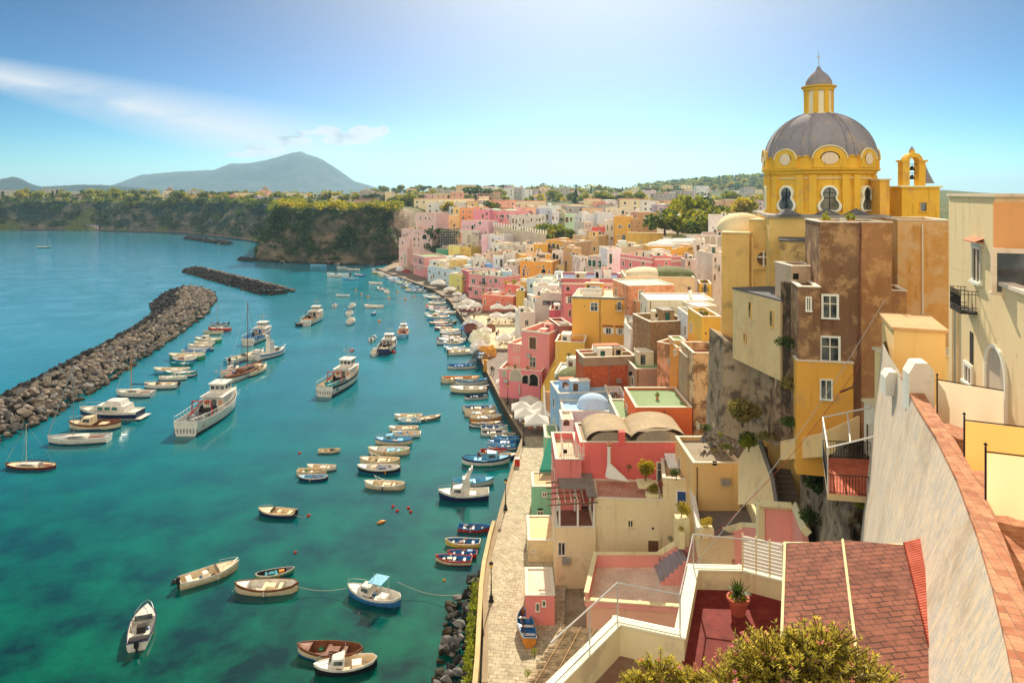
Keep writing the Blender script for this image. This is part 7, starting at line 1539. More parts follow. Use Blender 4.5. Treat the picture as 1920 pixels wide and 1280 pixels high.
for _ in range(520):
 px = random.uniform(-60, 1460); D = random.uniform(640, 1600); x = (px - 960) * D / F
 if not inside(x, D - 25): continue
 s = random.uniform(3.5, 8); leafcloud(fw_, (x, D, ground(x, D) + s * .45), s, s, s * .6, 24, s * .4, random.choice((0, 0, 1, 2)))
for _ in range(420):
 D = random.uniform(1400, 2000); px = random.uniform(1200, 1480); x = (px - 960) * D / F; s = random.uniform(6, 12); leafcloud(fw_, (x, D, ground(x, D) + s * .4), s, s, s * .5, 22, s * .4, random.choice((0, 2)))
tag(fw_.build('plateau_scrub', [LEAF, LEAFY, LEAFD]), 'scrub and gardens filling the far plateau between the houses', 'scrub', None, 'stuff')
# scrub on the dark slope by the pink stepped house
sb = MB()
for _ in range(60): p = P(random.uniform(800, 866), random.uniform(432, 470), 352); leafcloud(sb, (p.x, p.y + random.uniform(-4, 4), p.z), 2.2, 2, 1.6, 40, .7)
tag(sb.build('slope_scrub', LEAFD), 'dark scrub on the slope behind the scaffolding', 'scrub', None, 'stuff')
# ================================================================ BOATS
BW_ = paint((228, 222, 210), .4, .4, 0, .1); BCOL = {'white': BW_, 'cream': paint((228, 206, 168), .5, .3, 0, .1), 'blue': paint((52, 120, 178), .5, .3, 0, .12), 'light blue': paint((112, 182, 214), .5, .3, 0, .1), 'navy': paint((28, 40, 84), .4, .4, 0, .1), 'black': paint((26, 26, 30), .4, .4, 0, .1), 'red': paint((188, 48, 36), .5, .3, 0, .12), 'green': paint((70, 160, 110), .5, .3, 0, .12), 'teal': paint((40, 140, 150), .5, .3, 0, .12), 'orange': paint((222, 140, 50), .5, .3, 0, .12), 'brown': paint((128, 76, 46), .55, .3, 0, .15), 'maroon': paint((110, 34, 36), .5, .3, 0, .1), 'grey': paint((150, 152, 152), .6, .3, 0, .1), 'yellow': paint((224, 196, 70), .5, .3, 0, .1), 'dark': paint((44, 38, 36), .6, .3, 0, .1)}
def hull_geo(L, B, Fb, ends='gozzo', sheer=.3, n=14):
 st = []
 for i in range(n + 1):
  t = i / n
  if ends == 'gozzo': b = math.sin(math.pi * min(1, max(0, .05 + .95 * t))) ** .62 if 0 < t < 1 else 0; b *= 1 - .08 * t
  elif ends == 'row': b = (.74 + .26 * math.sin(min(t, .5) * math.pi)) * (1 - max(0, (t - .5) / .5) ** 2.3)
  else: b = (.9 + .1 * math.sin(min(t, .4) * 3.9)) * (1 - max(0, (t - .45) / .55) ** 2.2)
  z = Fb * (1 + sheer * (2 * t - .9) ** 2 + (.18 * t if ends != 'gozzo' else 0)); x = -L / 2 + L * t
  st.append((x, max(b, .0) * B / 2, z, t))
 return st
def hull_parts(L, B, Fb, ends, sheer=.3, floor=.12, deck=None, foredeck=.72):
 st = hull_geo(L, B, Fb, ends, sheer); out = {}
 a = MB(); rows = []
 for x, b, z, t in st:
  rk = .12 * L * max(0, t - .6) * .6; xx = lambda h: x - rk * (1 - h) if t > .6 else x
  rows.append([(xx(1), b, z), (xx(.75), b * .985, z * .74), (xx(.3), b * .9, z * .2), (xx(0), b * .78, -.02), (xx(0), b * .3, -.3), (xx(0), 0, -.38), (xx(0), -b * .3, -.3), (xx(0), -b * .78, -.02), (xx(.3), -b * .9, z * .2), (xx(.75), -b * .985, z * .74), (xx(1), -b, z)])
 a.grid(rows, mi=lambda i, j: 1 if j in (0, 9) else (2 if j in (2, 3, 4, 5, 6, 7) else 0)); a.face([rows[0][i] for i in range(11)], 0)
 out['hull'] = a.mesh('hull', [BW_, BW_, BW_], True)
 a = MB(); rows = []; th = .07
 for x, b, z, t in st[:-1] if True else st:
  bb = max(0, b - th); zf = floor if deck is None else z - deck; x = max(-L / 2 + th, min(L / 2 - .12, x));
  rows.append([(x, bb, z), (x, bb * .92, max(zf, z * .5) if deck is None else zf + .01), (x, bb * .8, zf), (x, 0, zf), (x, -bb * .8, zf), (x, -bb * .92, max(zf, z * .5) if deck is None else zf + .01), (x, -bb, z)])
 a.grid(rows, mi=lambda i, j: 1 if j in (2, 3) else 0); a.face([rows[0][i] for i in range(7)][::-1], 0)
 out['interior'] = a.mesh('interior', [BW_, BW_], False)
 a = MB()
 for s in (-1, 1): a.tube([(x, s * (b - .02), z + .01) for x, b, z, t in st], .045, 5)
 if ends != 'gozzo': a.tube([(st[0][0], -st[0][1], st[0][2]), (st[0][0], st[0][1], st[0][2])], .045, 5)
 out['gunwale'] = a.mesh('gunwale', [BW_])
 if foredeck < 1:
  a = MB(); rw = [[(x, b - .03, z - .02), (x, 0, z + .02), (x, -b + .03, z - .02)] for x, b, z, t in st if t >= foredeck]
  a.grid(rw); x, b, z, t = [q for q in st if q[3] >= foredeck][0]; a.face([(x, b - .03, z - .02), (x, -b + .03, z - .02), (x, -b * .8, floor), (x, b * .8, floor)]); out['foredeck'] = a.mesh('foredeck', [BW_])
 return out, st
def box_mesh(nm, boxes, m=BW_, extra=None):
 a = MB()
 for b in boxes: a.box(*b)
 if extra: extra(a)
 return a.mesh(nm, [m])
BT = {}
def boat_type(k):
 if k in BT: return BT[k]
 p = []      # (name, mesh, colour key or None, parent index or None)
 if k == 'row':
  h, st = hull_parts(3.8, 1.45, .42, 'row', .35, .1, None, 1.1); p = [('hull', h['hull'], 'H', None), ('interior', h['interior'], 'I', None), ('gunwale', h['gunwale'], 'T', None)]
  for x in (-1.15, -.1, 1.0): w = .64 if x < .9 else .42; p.append(('thwart', box_mesh('thwart', [(x - .13, x + .13, -w, w, .3, .34)]), 'S', None))
  a = MB(); a.tube([(-1.2, .2, .38), (1.1, .34, .38)], .025, 4); a.tube([(-1.2, .3, .4), (1.1, .2, .4)], .025, 4); p.append(('oar', a.mesh('oar', [WOOD]), None, None)); ln = 3.8
 elif k in ('gozzo', 'gozzo2', 'tarp'):
  h, st = hull_parts(5.2, 1.9, .55, 'gozzo', .38, .15, None, .74); p = [('hull', h['hull'], 'H', None), ('interior', h['interior'], 'I', None), ('gunwale', h['gunwale'], 'T', None), ('foredeck', h['foredeck'], 'I', None)]
  for x in (-1.2, .1): p.append(('thwart', box_mesh('thwart', [(x - .15, x + .15, -.8, .8, .4, .45)]), 'S', None))
  p.append(('engine_box', box_mesh('engine_box', [(-.8, -.1, -.3, .3, .15, .55)]), 'S', None))
  a = MB(); a.tube([(-2.3, 0, .5), (-2.75, 0, .75)], .03, 4); a.box(-2.66, -2.6, -.02, .02, -.2, .7); p.append(('rudder', a.mesh('rudder', [WOOD]), None, None))
  if k == 'gozzo2': a = MB(); a.tube([(.6, 0, .4), (1.3, 0, 1.55)], .05, 5); a.tube([(-.6, .05, .8), (1.35, 0, 1.5)], .035, 5); p.append(('boom', a.mesh('boom', [BW_]), None, None))
  if k == 'tarp':
   a = MB(); rw = []
   for i in range(9): x = -1.9 + 3.4 * i / 8; w = .85 * math.sin(math.pi * (i + 1.4) / 11) ** .5; rw.append([(x, w, .62), (x, w * .5, .85 + .05 * math.sin(i * 2)), (x, 0, .95 + .05 * math.sin(i * 3)), (x, -w * .5, .85), (x, -w, .62)])
   a.grid(rw); p.append(('tarpaulin', a.mesh('tarpaulin', [BW_]), 'S', None))
  ln = 5.2
 elif k == 'launch':
  h, st = hull_parts(5.6, 2.1, .62, 'row', .25, .2, None, .62); p = [('hull', h['hull'], 'H', None), ('interior', h['interior'], 'I', None), ('gunwale', h['gunwale'], 'T', None), ('foredeck', h['foredeck'], 'I', None)]
  p.append(('seat', box_mesh('seat', [(-2.2, -1.7, -.75, .75, .2, .6), (-.7, -.2, -.35, .35, .2, .75)]), 'S', None)); p.append(('windscreen', box_mesh('windscreen', [(.55, .6, -.7, .7, .6, 1.05)], GL), None, None))
  a = MB(); a.box(-3.15, -2.8, -.17, .17, .45, 1.05); a.box(-3.0, -2.85, -.08, .08, -.4, .5); p.append(('outboard_motor', a.mesh('outboard_motor', [BCOL['black']]), None, None))
  a = MB(); a.tube([(1.0, .8, .75), (1.1, .72, 1.15), (2.2, .4, 1.2), (2.7, 0, 1.2), (2.2, -.4, 1.2), (1.1, -.72, 1.15), (1.0, -.8, .75)], .022, 5); p.append(('bow_rail', a.mesh('bow_rail', [STEEL]), None, None)); ln = 5.6
 elif k in ('cabin', 'canopy', 'tower'):
  h, st = hull_parts(6.0, 2.3, .68, 'gozzo' if k != 'tower' else 'row', .4, .22, None, .58); p = [('hull', h['hull'], 'H', None), ('interior', h['interior'], 'I', None), ('gunwale', h['gunwale'], 'T', None), ('foredeck', h['foredeck'], 'S', None)]
  a = MB(); a.hexa([(.1, -.75, .6), (1.7, -.5, .75), (1.7, .5, .75), (.1, .75, .6), (.1, -.65, 1.5), (1.2, -.42, 1.4), (1.2, .42, 1.4), (.1, .65, 1.5)]); p.append(('cabin', a.mesh('cabin', [BW_]), 'S', None))
  a = MB()
  for s in (-1, 1): a.hexa([(.3, s * .735, .95), (1.15, s * .59, .98), (1.15, s * .60, .98), (.3, s * .745, .95), (.3, s * .70, 1.32), (1.05, s * .55, 1.28), (1.05, s * .56, 1.28), (.3, s * .71, 1.32)])
  a.hexa([(1.58, -.4, .95), (1.6, -.4, .95), (1.6, .4, .95), (1.58, .4, .95), (1.34, -.38, 1.3), (1.36, -.38, 1.3), (1.36, .38, 1.3), (1.34, .38, 1.3)]); p.append(('window', a.mesh('window', [GL]), None, 4))
  p.append(('engine_box', box_mesh('engine_box', [(-1.5, -.6, -.45, .45, .22, .65)]), 'S', None))
  if k == 'canopy': a = MB(); a.box(-1.3, .2, -.85, .85, 2.05, 2.12); p.append(('canopy', a.mesh('canopy', [BCOL['light blue']]), None, None)); a = MB(); [a.tube([(x, y, .6), (x, y, 2.05)], .025, 4) for x in (-1.2, .1) for y in (-.75, .75)]; p.append(('canopy_frame', a.mesh('canopy_frame', [STEEL]), None, None))
  if k == 'tower': a = MB(); a.box(-.75, .1, -.5, .5, .22, 2.5); a.hexa([(-.7, -.35, 2.5), (-.2, -.35, 2.5), (-.2, .35, 2.5), (-.7, .35, 2.5), (-1.1, -.3, 3.5), (-.7, -.3, 3.5), (-.7, .3, 3.5), (-1.1, .3, 3.5)]); p.append(('wheelhouse', a.mesh('wheelhouse', [BW_]), None, None)); a = MB(); [a.lathe([(.0, 0), (.1, .02), (.08, .2), (0, .22)], 8, (-1.0 + .0 * i, -.4 + .2 * i, 3.55)) for i in range(5)]; [a.lathe([(.0, 0), (.1, .02), (.08, .2), (0, .22)], 8, (-.3, -.5 + .2 * i, 2.5)) for i in range(6)]; p.append(('deck_lamps', a.mesh('deck_lamps', [BW_]), None, None))
  a = MB(); a.tube([(1.2, .85, .85), (1.3, .8, 1.3), (2.5, .4, 1.4), (3.0, 0, 1.45), (2.5, -.4, 1.4), (1.3, -.8, 1.3), (1.2, -.85, .85)], .022, 5); a.tube([(0, 0, 1.5), (0, 0, 2.6)], .03, 4); p.append(('bow_rail', a.mesh('bow_rail', [STEEL]), None, None)); ln = 6.0
 elif k == 'cruiser':
  h, st = hull_parts(11, 3.6, 1.25, 'row', .15, .9, .12, 1.1); p = [('hull', h['hull'], 'H', None), ('deck', h['interior'], 'I', None), ('gunwale', h['gunwale'], 'T', None)]
  a = MB(); a.hexa([(-3.6, -1.45, 1.3), (3.2, -.95, 1.45), (3.2, .95, 1.45), (-3.6, 1.45, 1.3), (-3.4, -1.3, 2.3), (1.7, -.9, 2.3), (1.7, .9, 2.3), (-3.4, 1.3, 2.3)]); a.hexa([(-2.9, -1.2, 2.3), (.8, -.95, 2.3), (.8, .95, 2.3), (-2.9, 1.2, 2.3), (-2.5, -1.1, 3.1), (.0, -.85, 3.1), (.0, .85, 3.1), (-2.5, 1.1, 3.1)]); p.append(('cabin', a.mesh('cabin', [BW_]), None, None))
  a = MB()
  for s in (-1, 1):
   for x in (-2.2, -.9, .4): a.hexa([(x, s * 1.42, 1.65), (x + 1.05, s * 1.32, 1.65), (x + 1.05, s * 1.33, 1.65), (x, s * 1.43, 1.65), (x + .1, s * 1.34, 2.15), (x + .95, s * 1.24, 2.15), (x + .95, s * 1.25, 2.15), (x + .1, s * 1.35, 2.15)])
  p.append(('window', a.mesh('window', [paint((40, 110, 100), .1, .6, 0, 0)]), None, 3)); p.append(('bathing_platform', box_mesh('bathing_platform', [(-6.5, -5.5, -1.5, 1.5, .25, .35)]), None, None))
  a = MB(); a.tube([(1, 1.5, 1.5), (1.2, 1.45, 2.1), (4, .9, 2.25), (5.6, 0, 2.4), (4, -.9, 2.25), (1.2, -1.45, 2.1), (1, -1.5, 1.5)], .025, 5); p.append(('bow_rail', a.mesh('bow_rail', [STEEL]), None, None)); ln = 11
 elif k in ('yacht', 'daysailer', 'gulet'):
  Lb, Bb, Fb, mh = {'yacht': (9.4, 2.9, .85, 11.8), 'daysailer': (5.6, 1.9, .6, 6.4), 'gulet': (9, 2.8, .8, 9.5)}[k]
  h, st = hull_parts(Lb, Bb, Fb, 'row' if k != 'gulet' else 'gozzo', .2, .6, .1, 1.1); p = [('hull', h['hull'], 'H', None), ('deck', h['interior'], 'I', None), ('gunwale', h['gunwale'], 'T', None)]
  a = MB(); a.hexa([(-.16 * Lb, -.25 * Bb, Fb), (.26 * Lb, -.15 * Bb, Fb * 1.05), (.26 * Lb, .15 * Bb, Fb * 1.05), (-.16 * Lb, .25 * Bb, Fb), (-.14 * Lb, -.2 * Bb, Fb + .42), (.18 * Lb, -.12 * Bb, Fb + .3), (.18 * Lb, .12 * Bb, Fb + .3), (-.14 * Lb, .2 * Bb, Fb + .42)]); p.append(('coachroof', a.mesh('coachroof', [BW_]), 'S', None)); p.append(('cockpit', box_mesh('cockpit', [(-.42 * Lb, -.18 * Lb, -.17 * Bb, .17 * Bb, Fb * .9, Fb * 1.0 + .02)], BCOL['brown']), None, None)); p.append(('window', box_mesh('window', [(-.1 * Lb, .14 * Lb, s * .2 * Bb - .06, s * .2 * Bb + .06, Fb + .1, Fb + .26) for s in (-1, 1)], GL), None, 3))
  a = MB(); a.tube([(.08 * Lb, 0, Fb), (.08 * Lb, 0, Fb + mh)], .06, 6, 0, .035); p.append(('mast', a.mesh('mast', [STEEL]), 'M', None))
  a = MB(); a.tube([(.07 * Lb, 0, Fb + 1.1), (-.36 * Lb, 0, Fb + 1.15)], .09, 6); p.append(('boom', a.mesh('boom', [BW_]), 'C', None))
  a = MB(); a.tube([(.49 * Lb, 0, Fb * 1.3), (.08 * Lb, 0, Fb + mh * .97)], .03 if k != 'yacht' else .06, 4); a.tube([(-.49 * Lb, 0, Fb * 1.1), (.08 * Lb, 0, Fb + mh)], .014, 3)
  for s in (-1, 1): a.tube([(.06 * Lb, s * Bb * .46, Fb), (.08 * Lb, s * .35, Fb + mh * .6), (.08 * Lb, 0, Fb + mh * .96)], .014, 3)
  p.append(('rigging', a.mesh('rigging', [STEEL]), None, None)); ln = Lb
 elif k == 'trawler':
  h, st = hull_parts(17, 5.0, 1.7, 'row', .35, .9, .75, .86); p = [('hull', h['hull'], 'H', None), ('deck', h['interior'], 'I', None), ('gunwale', h['gunwale'], 'T', None), ('foredeck', h['foredeck'], 'H', None)]
  a = MB(); a.hexa([(.4, -1.8, 1.0), (5.0, -1.5, 1.2), (5.0, 1.5, 1.2), (.4, 1.8, 1.0), (.4, -1.7, 3.3), (4.6, -1.4, 3.4), (4.6, 1.4, 3.4), (.4, 1.7, 3.3)]); a.box(1.8, 4.2, -1.25, 1.25, 3.405, 5.0); a.box(1.5, 4.5, -1.45, 1.45, 5.003, 5.12); a.box(-.4, 4.9, -1.95, 1.95, 3.42, 3.5); p.append(('wheelhouse', a.mesh('wheelhouse', [BW_]), None, None))
  a = MB()
  for y in (-.8, 0, .8): a.box(4.2, 4.23, y - .3, y + .3, 4.1, 4.7); a.box(1.77, 1.8, y - .3, y + .3, 4.1, 4.7)
  for x in (2.2, 3.2):
   for s in (-1, 1): a.box(x, x + .7, min(s * 1.25, s * 1.28), max(s * 1.25, s * 1.28), 4.1, 4.7)
  a.box(.37, .4, -.5, .3, 1.2, 2.9); a.box(.37, .4, .7, 1.3, 2.1, 2.8); p.append(('window', a.mesh('window', [GL]), None, 4))
  a = MB(); a.tube([(3.2, 0, 5.1), (3.2, 0, 8.0)], .09, 6, 0, .05); a.tube([(3.2, -1.1, 6.6), (3.2, 1.1, 6.6)], .05, 5); a.tube([(3.2, 0, 7.6), (7.6, 0, 2.6)], .02, 3); a.tube([(3.2, 0, 7.4), (-3.6, 0, 3.9)], .02, 3)
  for i in range(3): a.lathe([(0, 0), (.14, .05), (.14, .28), (0, .3)], 8, (3.2, -.9 + .9 * i, 6.7))
  p.append(('mast', a.mesh('mast', [STEEL]), None, None))
  a = MB(); a.tube([(-3.4, -1.7, 1.0), (-3.6, -1.5, 3.8), (-3.6, 1.5, 3.8), (-3.4, 1.7, 1.0)], .12, 6); a.tube([(-3.6, 0, 3.8), (-6.4, .5, 2.4)], .1, 6); p.append(('gantry', a.mesh('gantry', [BCOL['red']]), 'G', None))
  a = MB(); a.lathe([(.25, -1.2), (.75, -1.18), (.75, -1.08), (.3, -1.06), (.45, 0), (.3, 1.06), (.75, 1.08), (.75, 1.18), (.25, 1.2)], 12); a.v = [(x - 1.4, z, y + 1.7) for x, y, z in a.v]; p.append(('winch', a.mesh('winch', [BCOL['dark']]), None, None))
  a = MB(); random.seed(2)
  for i in range(9): cx, cy, r = -7.4 + i * .8, random.uniform(-1.5, 1.5), random.uniform(.5, .95); a.lathe([(r * 1.1, .95), (r, 1.3), (r * .6, 1.65), (0, 1.75)], 7, (cx, cy, 0), 0, 1, random.uniform(.7, 1.2))
  p.append(('fishing_net', a.mesh('fishing_net', [BCOL['teal']]), 'N', None))
  for i, (x, y) in enumerate(((-7.0, 1.2), (-6.8, -.7), (-2.3, 1.4), (-.4, -1.2))): p.append(('fish_crate', box_mesh('fish_crate', [(x, x + .9, y - .35, y + .35, .95, 1.45)]), ('N', 'G', 'N', 'H')[i], None))
  a = MB(); n = 11
  for s in (-1, 1):
   q = [(x, s * (b - .06), z) for x, b, z, t in st if t < .97]; a.tube([(x, y, z + .75) for x, y, z in q], .035, 4)
   for x, y, z in q[::1]: a.tube([(x, y, z), (x, y, z + .75)], .03, 4)
  p.append(('railing', a.mesh('railing', [BW_]), None, None))
  a = MB()
  for i in range(8): a.tube([(-8.57, -1.75 + i * .5, .5), (-8.57, -1.75 + i * .5, 1.15)], .05, 4)
  p.append(('rubbing_strip', a.mesh('rubbing_strip', [BCOL['navy']]), None, None))
  a = MB()
  for s in (-1, 1): a.lathe([(.2, -.07), (.34, -.05), (.34, .05), (.2, .07), (.2, -.07)], 12); a.v[-60:] = [(x * 0 + .36 + z, s * 1.2 + y, 2.4 + x) for x, y, z in a.v[-60:]]
  p.append(('lifebuoy', a.mesh('lifebuoy', [BCOL['orange']]), None, None)); ln = 17
 elif k == 'dinghy':
  h, st = hull_parts(2.6, 1.2, .34, 'row', .3, .08, None, 1.1); p = [('hull', h['hull'], 'H', None), ('interior', h['interior'], 'I', None), ('gunwale', h['gunwale'], 'T', None), ('thwart', box_mesh('thwart', [(-.2, .1, -.5, .5, .24, .28)]), 'S', None)]; ln = 2.6
 BT[k] = (p, ln); return BT[k]
BL = []
def boat(px, py, k, Lm, hd, H_, I_='white', label=None, T=None, S='white', site=None, extra=None, wl=None, G_='red', N_='teal', M_=None, sx=1.0, group=None):
 """px,py: waterline point under the middle of the hull. hd: bow direction in plan, degrees (0 right, 90 away)"""
 parts, ln = boat_type(k); p = PZ(px, py, 0); s = Lm / ln; wl = wl or random.Random(int(px + py * 5)).choice(('blue', 'navy', 'green') + (H_,) * 3 if k != 'trawler' else ('maroon',))
 nm = {'row': 'rowing_boat', 'gozzo': 'fishing_boat', 'gozzo2': 'fishing_boat', 'tarp': 'covered_boat', 'launch': 'motor_boat', 'cabin': 'cabin_boat', 'canopy': 'cabin_boat', 'tower': 'cabin_boat', 'cruiser': 'cabin_cruiser', 'yacht': 'sailing_yacht', 'daysailer': 'sailing_boat', 'gulet': 'sailing_boat', 'trawler': 'trawler', 'dinghy': 'dinghy'}[k]
 o = thing(nm, label or 'x', 'boat', (p.x, p.y, 0), R(hd), group); o.scale = (s, s * sx, s); cm = {'H': H_, 'I': I_, 'T': T or H_, 'S': S, 'G': G_, 'N': N_, 'M': M_ or 'grey', 'C': 'navy'}; made = []
 for q, (n_, me, ck, par) in enumerate(parts):
  c = link(n_, me, o if par is None else made[par]); made.append(c)
  if ck:
   for i_, sl in enumerate(c.material_slots):
    sl.link = 'OBJECT'; cc = cm[ck]
    if n_ == 'hull' and i_ == 1: cc = cm['T']
    if n_ == 'hull' and i_ == 2 and wl: cc = wl
    sl.material = BCOL[cc]
 rq = random.Random(int(px * 9 + py))
 if k not in ('trawler', 'cruiser', 'yacht', 'tarp'):
  for q in range(rq.randint(2, 4)):
   x, y, z = rq.uniform(-.3, .25) * ln, rq.uniform(-.5, .5), (.16 if k != 'gulet' else .85); a = MB(); e = rq.uniform(.1, .26)
   if q % 2: a.box(x - e * 1.4, x + e * 1.4, y - e, y + e, z, z + e * 1.5)
   else: a.lathe([(e, 0), (e * 1.1, .07), (e * .5, .12), (e * .4, .06)], 8, (x, y, z + .02))
   a.build('gear', BCOL[rq.choice(('dark', 'orange', 'grey', 'blue', 'brown', 'cream', 'green'))], o)
  for sd in (-1, 1):
   a = MB(); x = rq.uniform(-.2, .15) * ln; a.tube([(x, sd * .49 * (1.9 if k != 'row' else 1.3), .12), (x, sd * .49 * (1.9 if k != 'row' else 1.3), .5)], .07, 6); a.build('fender', BCOL[rq.choice(('white', 'orange', 'navy', 'white'))], o)
 if label is None: BL.append((site, py, px, H_, I_, nm, o))
 return o
# foreground boats
boat(519, 966, 'launch', 4.9, 172, 'navy', 'cream', 'cream and navy open motor boat tethered to a red buoy in the middle', T='cream', S='cream')
boat(394, 1083, 'launch', 5.8, 37, 'cream', 'cream', 'long cream open boat with a big black outboard at its left end', T='white')
boat(516, 1079, 'gozzo', 3.9, 18, 'green', 'dark', 'small cluttered green work boat moored behind the pink covered one', T='white', S='teal')
o = boat(499, 1108, 'gozzo', 6.3, 182, 'cream', 'white', 'cream wooden boat with pink cushions and a brown trim rail', T='brown', S='cream')
boat(701, 1124, 'canopy', 6.0, 160, 'blue', 'white', 'blue and white cabin boat with a light blue sunshade roof', T='white')
boat(267, 1182, 'launch', 5.9, 110, 'white', 'white', 'white motor boat with a brown hatch seen from astern at bottom left', T='navy', S='dark')
boat(618, 1228, 'gozzo', 5.8, 176, 'cream', 'brown', 'old tan wooden boat with a planked brown cover, second from the bottom', T='brown', S='brown')
boat(648, 1255, 'cabin', 5.2, 192, 'black', 'cream', 'black hulled boat with a white cabin at the very bottom', T='white')
boat(721, 914, 'gozzo2', 5.6, 175, 'cream', 'cream', 'cream double ended boat with a raised white boom', T='white', S='cream')
boat(869, 934, 'tower', 6.6, 183, 'navy', 'white', 'navy hulled boat with a tall white wheelhouse and a row of deck lamps', T='white')
boat(888, 908, 'gozzo', 5.8, 8, 'white', 'light blue', 'white boat with a light blue inside behind the tall wheelhouse boat', T='light blue', S='light blue')
boat(889, 994, 'row', 3.8, -4, 'red', 'blue', 'red rowing boat with a deep blue inside, topmost of the four by the path', T='blue', wl='red')
boat(867, 1022, 'row', 4.0, 176, 'yellow', 'blue', 'pale yellow rowing boat with white seats, second of the four by the path', T='cream', wl='cream')
boat(866, 1042, 'row', 3.3, 178, 'red', 'blue', 'red rowing boat with a lifebuoy blue inside, third of the four by the path', T='red', wl='red')
boat(850, 1054, 'row', 4.0, 174, 'cream', 'blue', 'cream and red trimmed rowing boat, lowest of the four by the path', T='red', wl='red')
boat(587, 899, 'gozzo', 4.1, 182, 'navy', 'light blue', 'navy boat with a dark hooded helm, nearest of the trio in the middle', T='white', S='navy')
boat(586, 888, 'row', 4.2, 0, 'cream', 'cream', 'cream boat squeezed in the middle of the trio', S='white'); boat(603, 880, 'gozzo', 4.4, 175, 'white', 'cream', 'white boat at the back of the trio in the middle')
boat(618, 848, 'row', 3.3, 4, 'cream', 'cream', 'lone small cream rowing boat left of the long boat row', S='white')
# middle row of moored boats
mr = [(766, 784, 'gozzo', 5.0, 182, 'cream', 'cream', 'white', 'cream'), (768, 792, 'row', 4.0, 182, 'light blue', 'light blue', 'white', 'white'), (757, 807, 'gozzo', 5.0, 184, 'cream', 'cream', 'white', 'cream'), (762, 818, 'row', 4.6, 183, 'white', 'cream', 'white', 'blue'), (738, 831, 'cabin', 6.0, 181, 'cream', 'light blue', 'blue', 'light blue'), (729, 850, 'gozzo', 6.4, 180, 'cream', 'white', 'cream', 'light blue'), (712, 869, 'gozzo2', 6.0, 178, 'cream', 'cream', 'cream', 'cream'), (710, 884, 'gozzo', 6.2, 178, 'black', 'white', 'white', 'navy')]
for px, py, k, L_b, hd, h_, i_, t_, s_ in mr: boat(px, py, k, L_b, hd, h_, i_, None, t_, s_, 'middle row')
boat(804, 787, 'gozzo', 4.5, 24, 'dark', 'cream', 'black and white boat lying askew at the head of the middle row', T='white', S='cream', wl='white')
# row along the promenade quay
qr = [(866, 690, 'gozzo2', 6.4, 2, 'white', 'blue', 'blue', 'blue'), (864, 716, 'gozzo', 8.2, 3, 'cream', 'orange', 'cream', 'cream'), (885, 719, 'gozzo', 7, 5, 'white', 'light blue', 'blue', 'light blue'), (878, 735, 'launch', 7.4, 184, 'cream', 'white', 'cream', 'white'), (894, 747, 'gozzo', 4.7, 8, 'white', 'navy', 'navy', 'navy'), (899, 770, 'gozzo', 6.1, 3, 'white', 'blue', 'cream', 'cream'), (901, 779, 'gozzo', 5.7, 3, 'cream', 'cream', 'cream', 'white'), (911, 787, 'gozzo', 5.7, 6, 'orange', 'cream', 'white', 'white'), (911, 799, 'gozzo', 5.6, 4, 'white', 'cream', 'navy', 'dark'), (927, 806, 'row', 4.5, 2, 'white', 'blue', 'white', 'white'), (927, 815, 'gozzo', 4.5, 5, 'white', 'navy', 'white', 'cream'), (944, 820, 'row', 4.1, 2, 'cream', 'grey', 'cream', 'white'), (951, 826, 'row', 4.2, 180, 'blue', 'blue', 'light blue', 'light blue'), (941, 833, 'gozzo', 4.5, 178, 'white', 'blue', 'blue', 'white'), (941, 841, 'row', 4.4, 178, 'white', 'light blue', 'blue', 'blue'), (926, 850, 'row', 4.0, 3, 'white', 'red', 'red', 'cream'), (942, 859, 'gozzo', 4.6, 6, 'navy', 'cream', 'white', 'cream')]
for px, py, k, L_b, hd, h_, i_, t_, s_ in qr: boat(px, py, k, L_b, hd, h_, i_, None, t_, s_, 'quay row')
boat(912, 869, 'cabin', 7.2, 2, 'white', 'light blue', 'white and blue boat with a seated man, nearest of the boats tied at the promenade', T='navy', S='light blue')
random.seed(14)
fr_ = [(809, 555), (817, 561), (811, 559), (819, 571), (823, 566), (818, 580), (824, 584), (812, 592), (821, 598), (829, 604), (822, 609), (838, 607), (831, 618), (844, 629), (846, 635), (838, 639), (848, 642), (850, 647), (852, 655), (866, 664), (845, 624), (836, 589), (833, 612), (860, 660), (824, 593), (843, 645)]
cl_ = ['white', 'white', 'cream', 'blue', 'light blue', 'white', 'teal', 'maroon', 'white']
for i, (px, py) in enumerate(fr_):
 k = random.choice(['row', 'gozzo', 'gozzo', 'tarp', 'launch', 'gozzo2', 'cabin']); boat(px, py, k, random.uniform(5.0, 7.4), random.choice((4, 8, 184, 178)), random.choice(cl_), random.choice(['white', 'blue', 'light blue', 'cream', 'teal']), None, random.choice(['white', 'blue', 'white', 'cream', 'red']), random.choice(['white', 'cream', 'blue', 'orange']), 'square row')
fr2 = [(707, 508), (713, 513), (718, 511), (722, 517), (729, 520), (733, 522), (741, 526), (747, 529), (754, 530), (759, 533), (765, 536), (773, 540), (768, 539), (783, 543), (785, 548), (738, 524), (779, 543), (776, 547), (726, 515)]
for i, (px, py) in enumerate(fr2):
 boat(px, py, random.choice(['row', 'gozzo', 'tarp', 'launch']), random.uniform(5.5, 8), random.choice((-12, -8, 172, 168)), random.choice(['white', 'white', 'white', 'yellow', 'light blue', 'cream']), random.choice(['white', 'blue', 'light blue', 'green', 'cream']), None, random.choice(['white', 'blue']), random.choice(['white', 'blue']), 'far quay row')
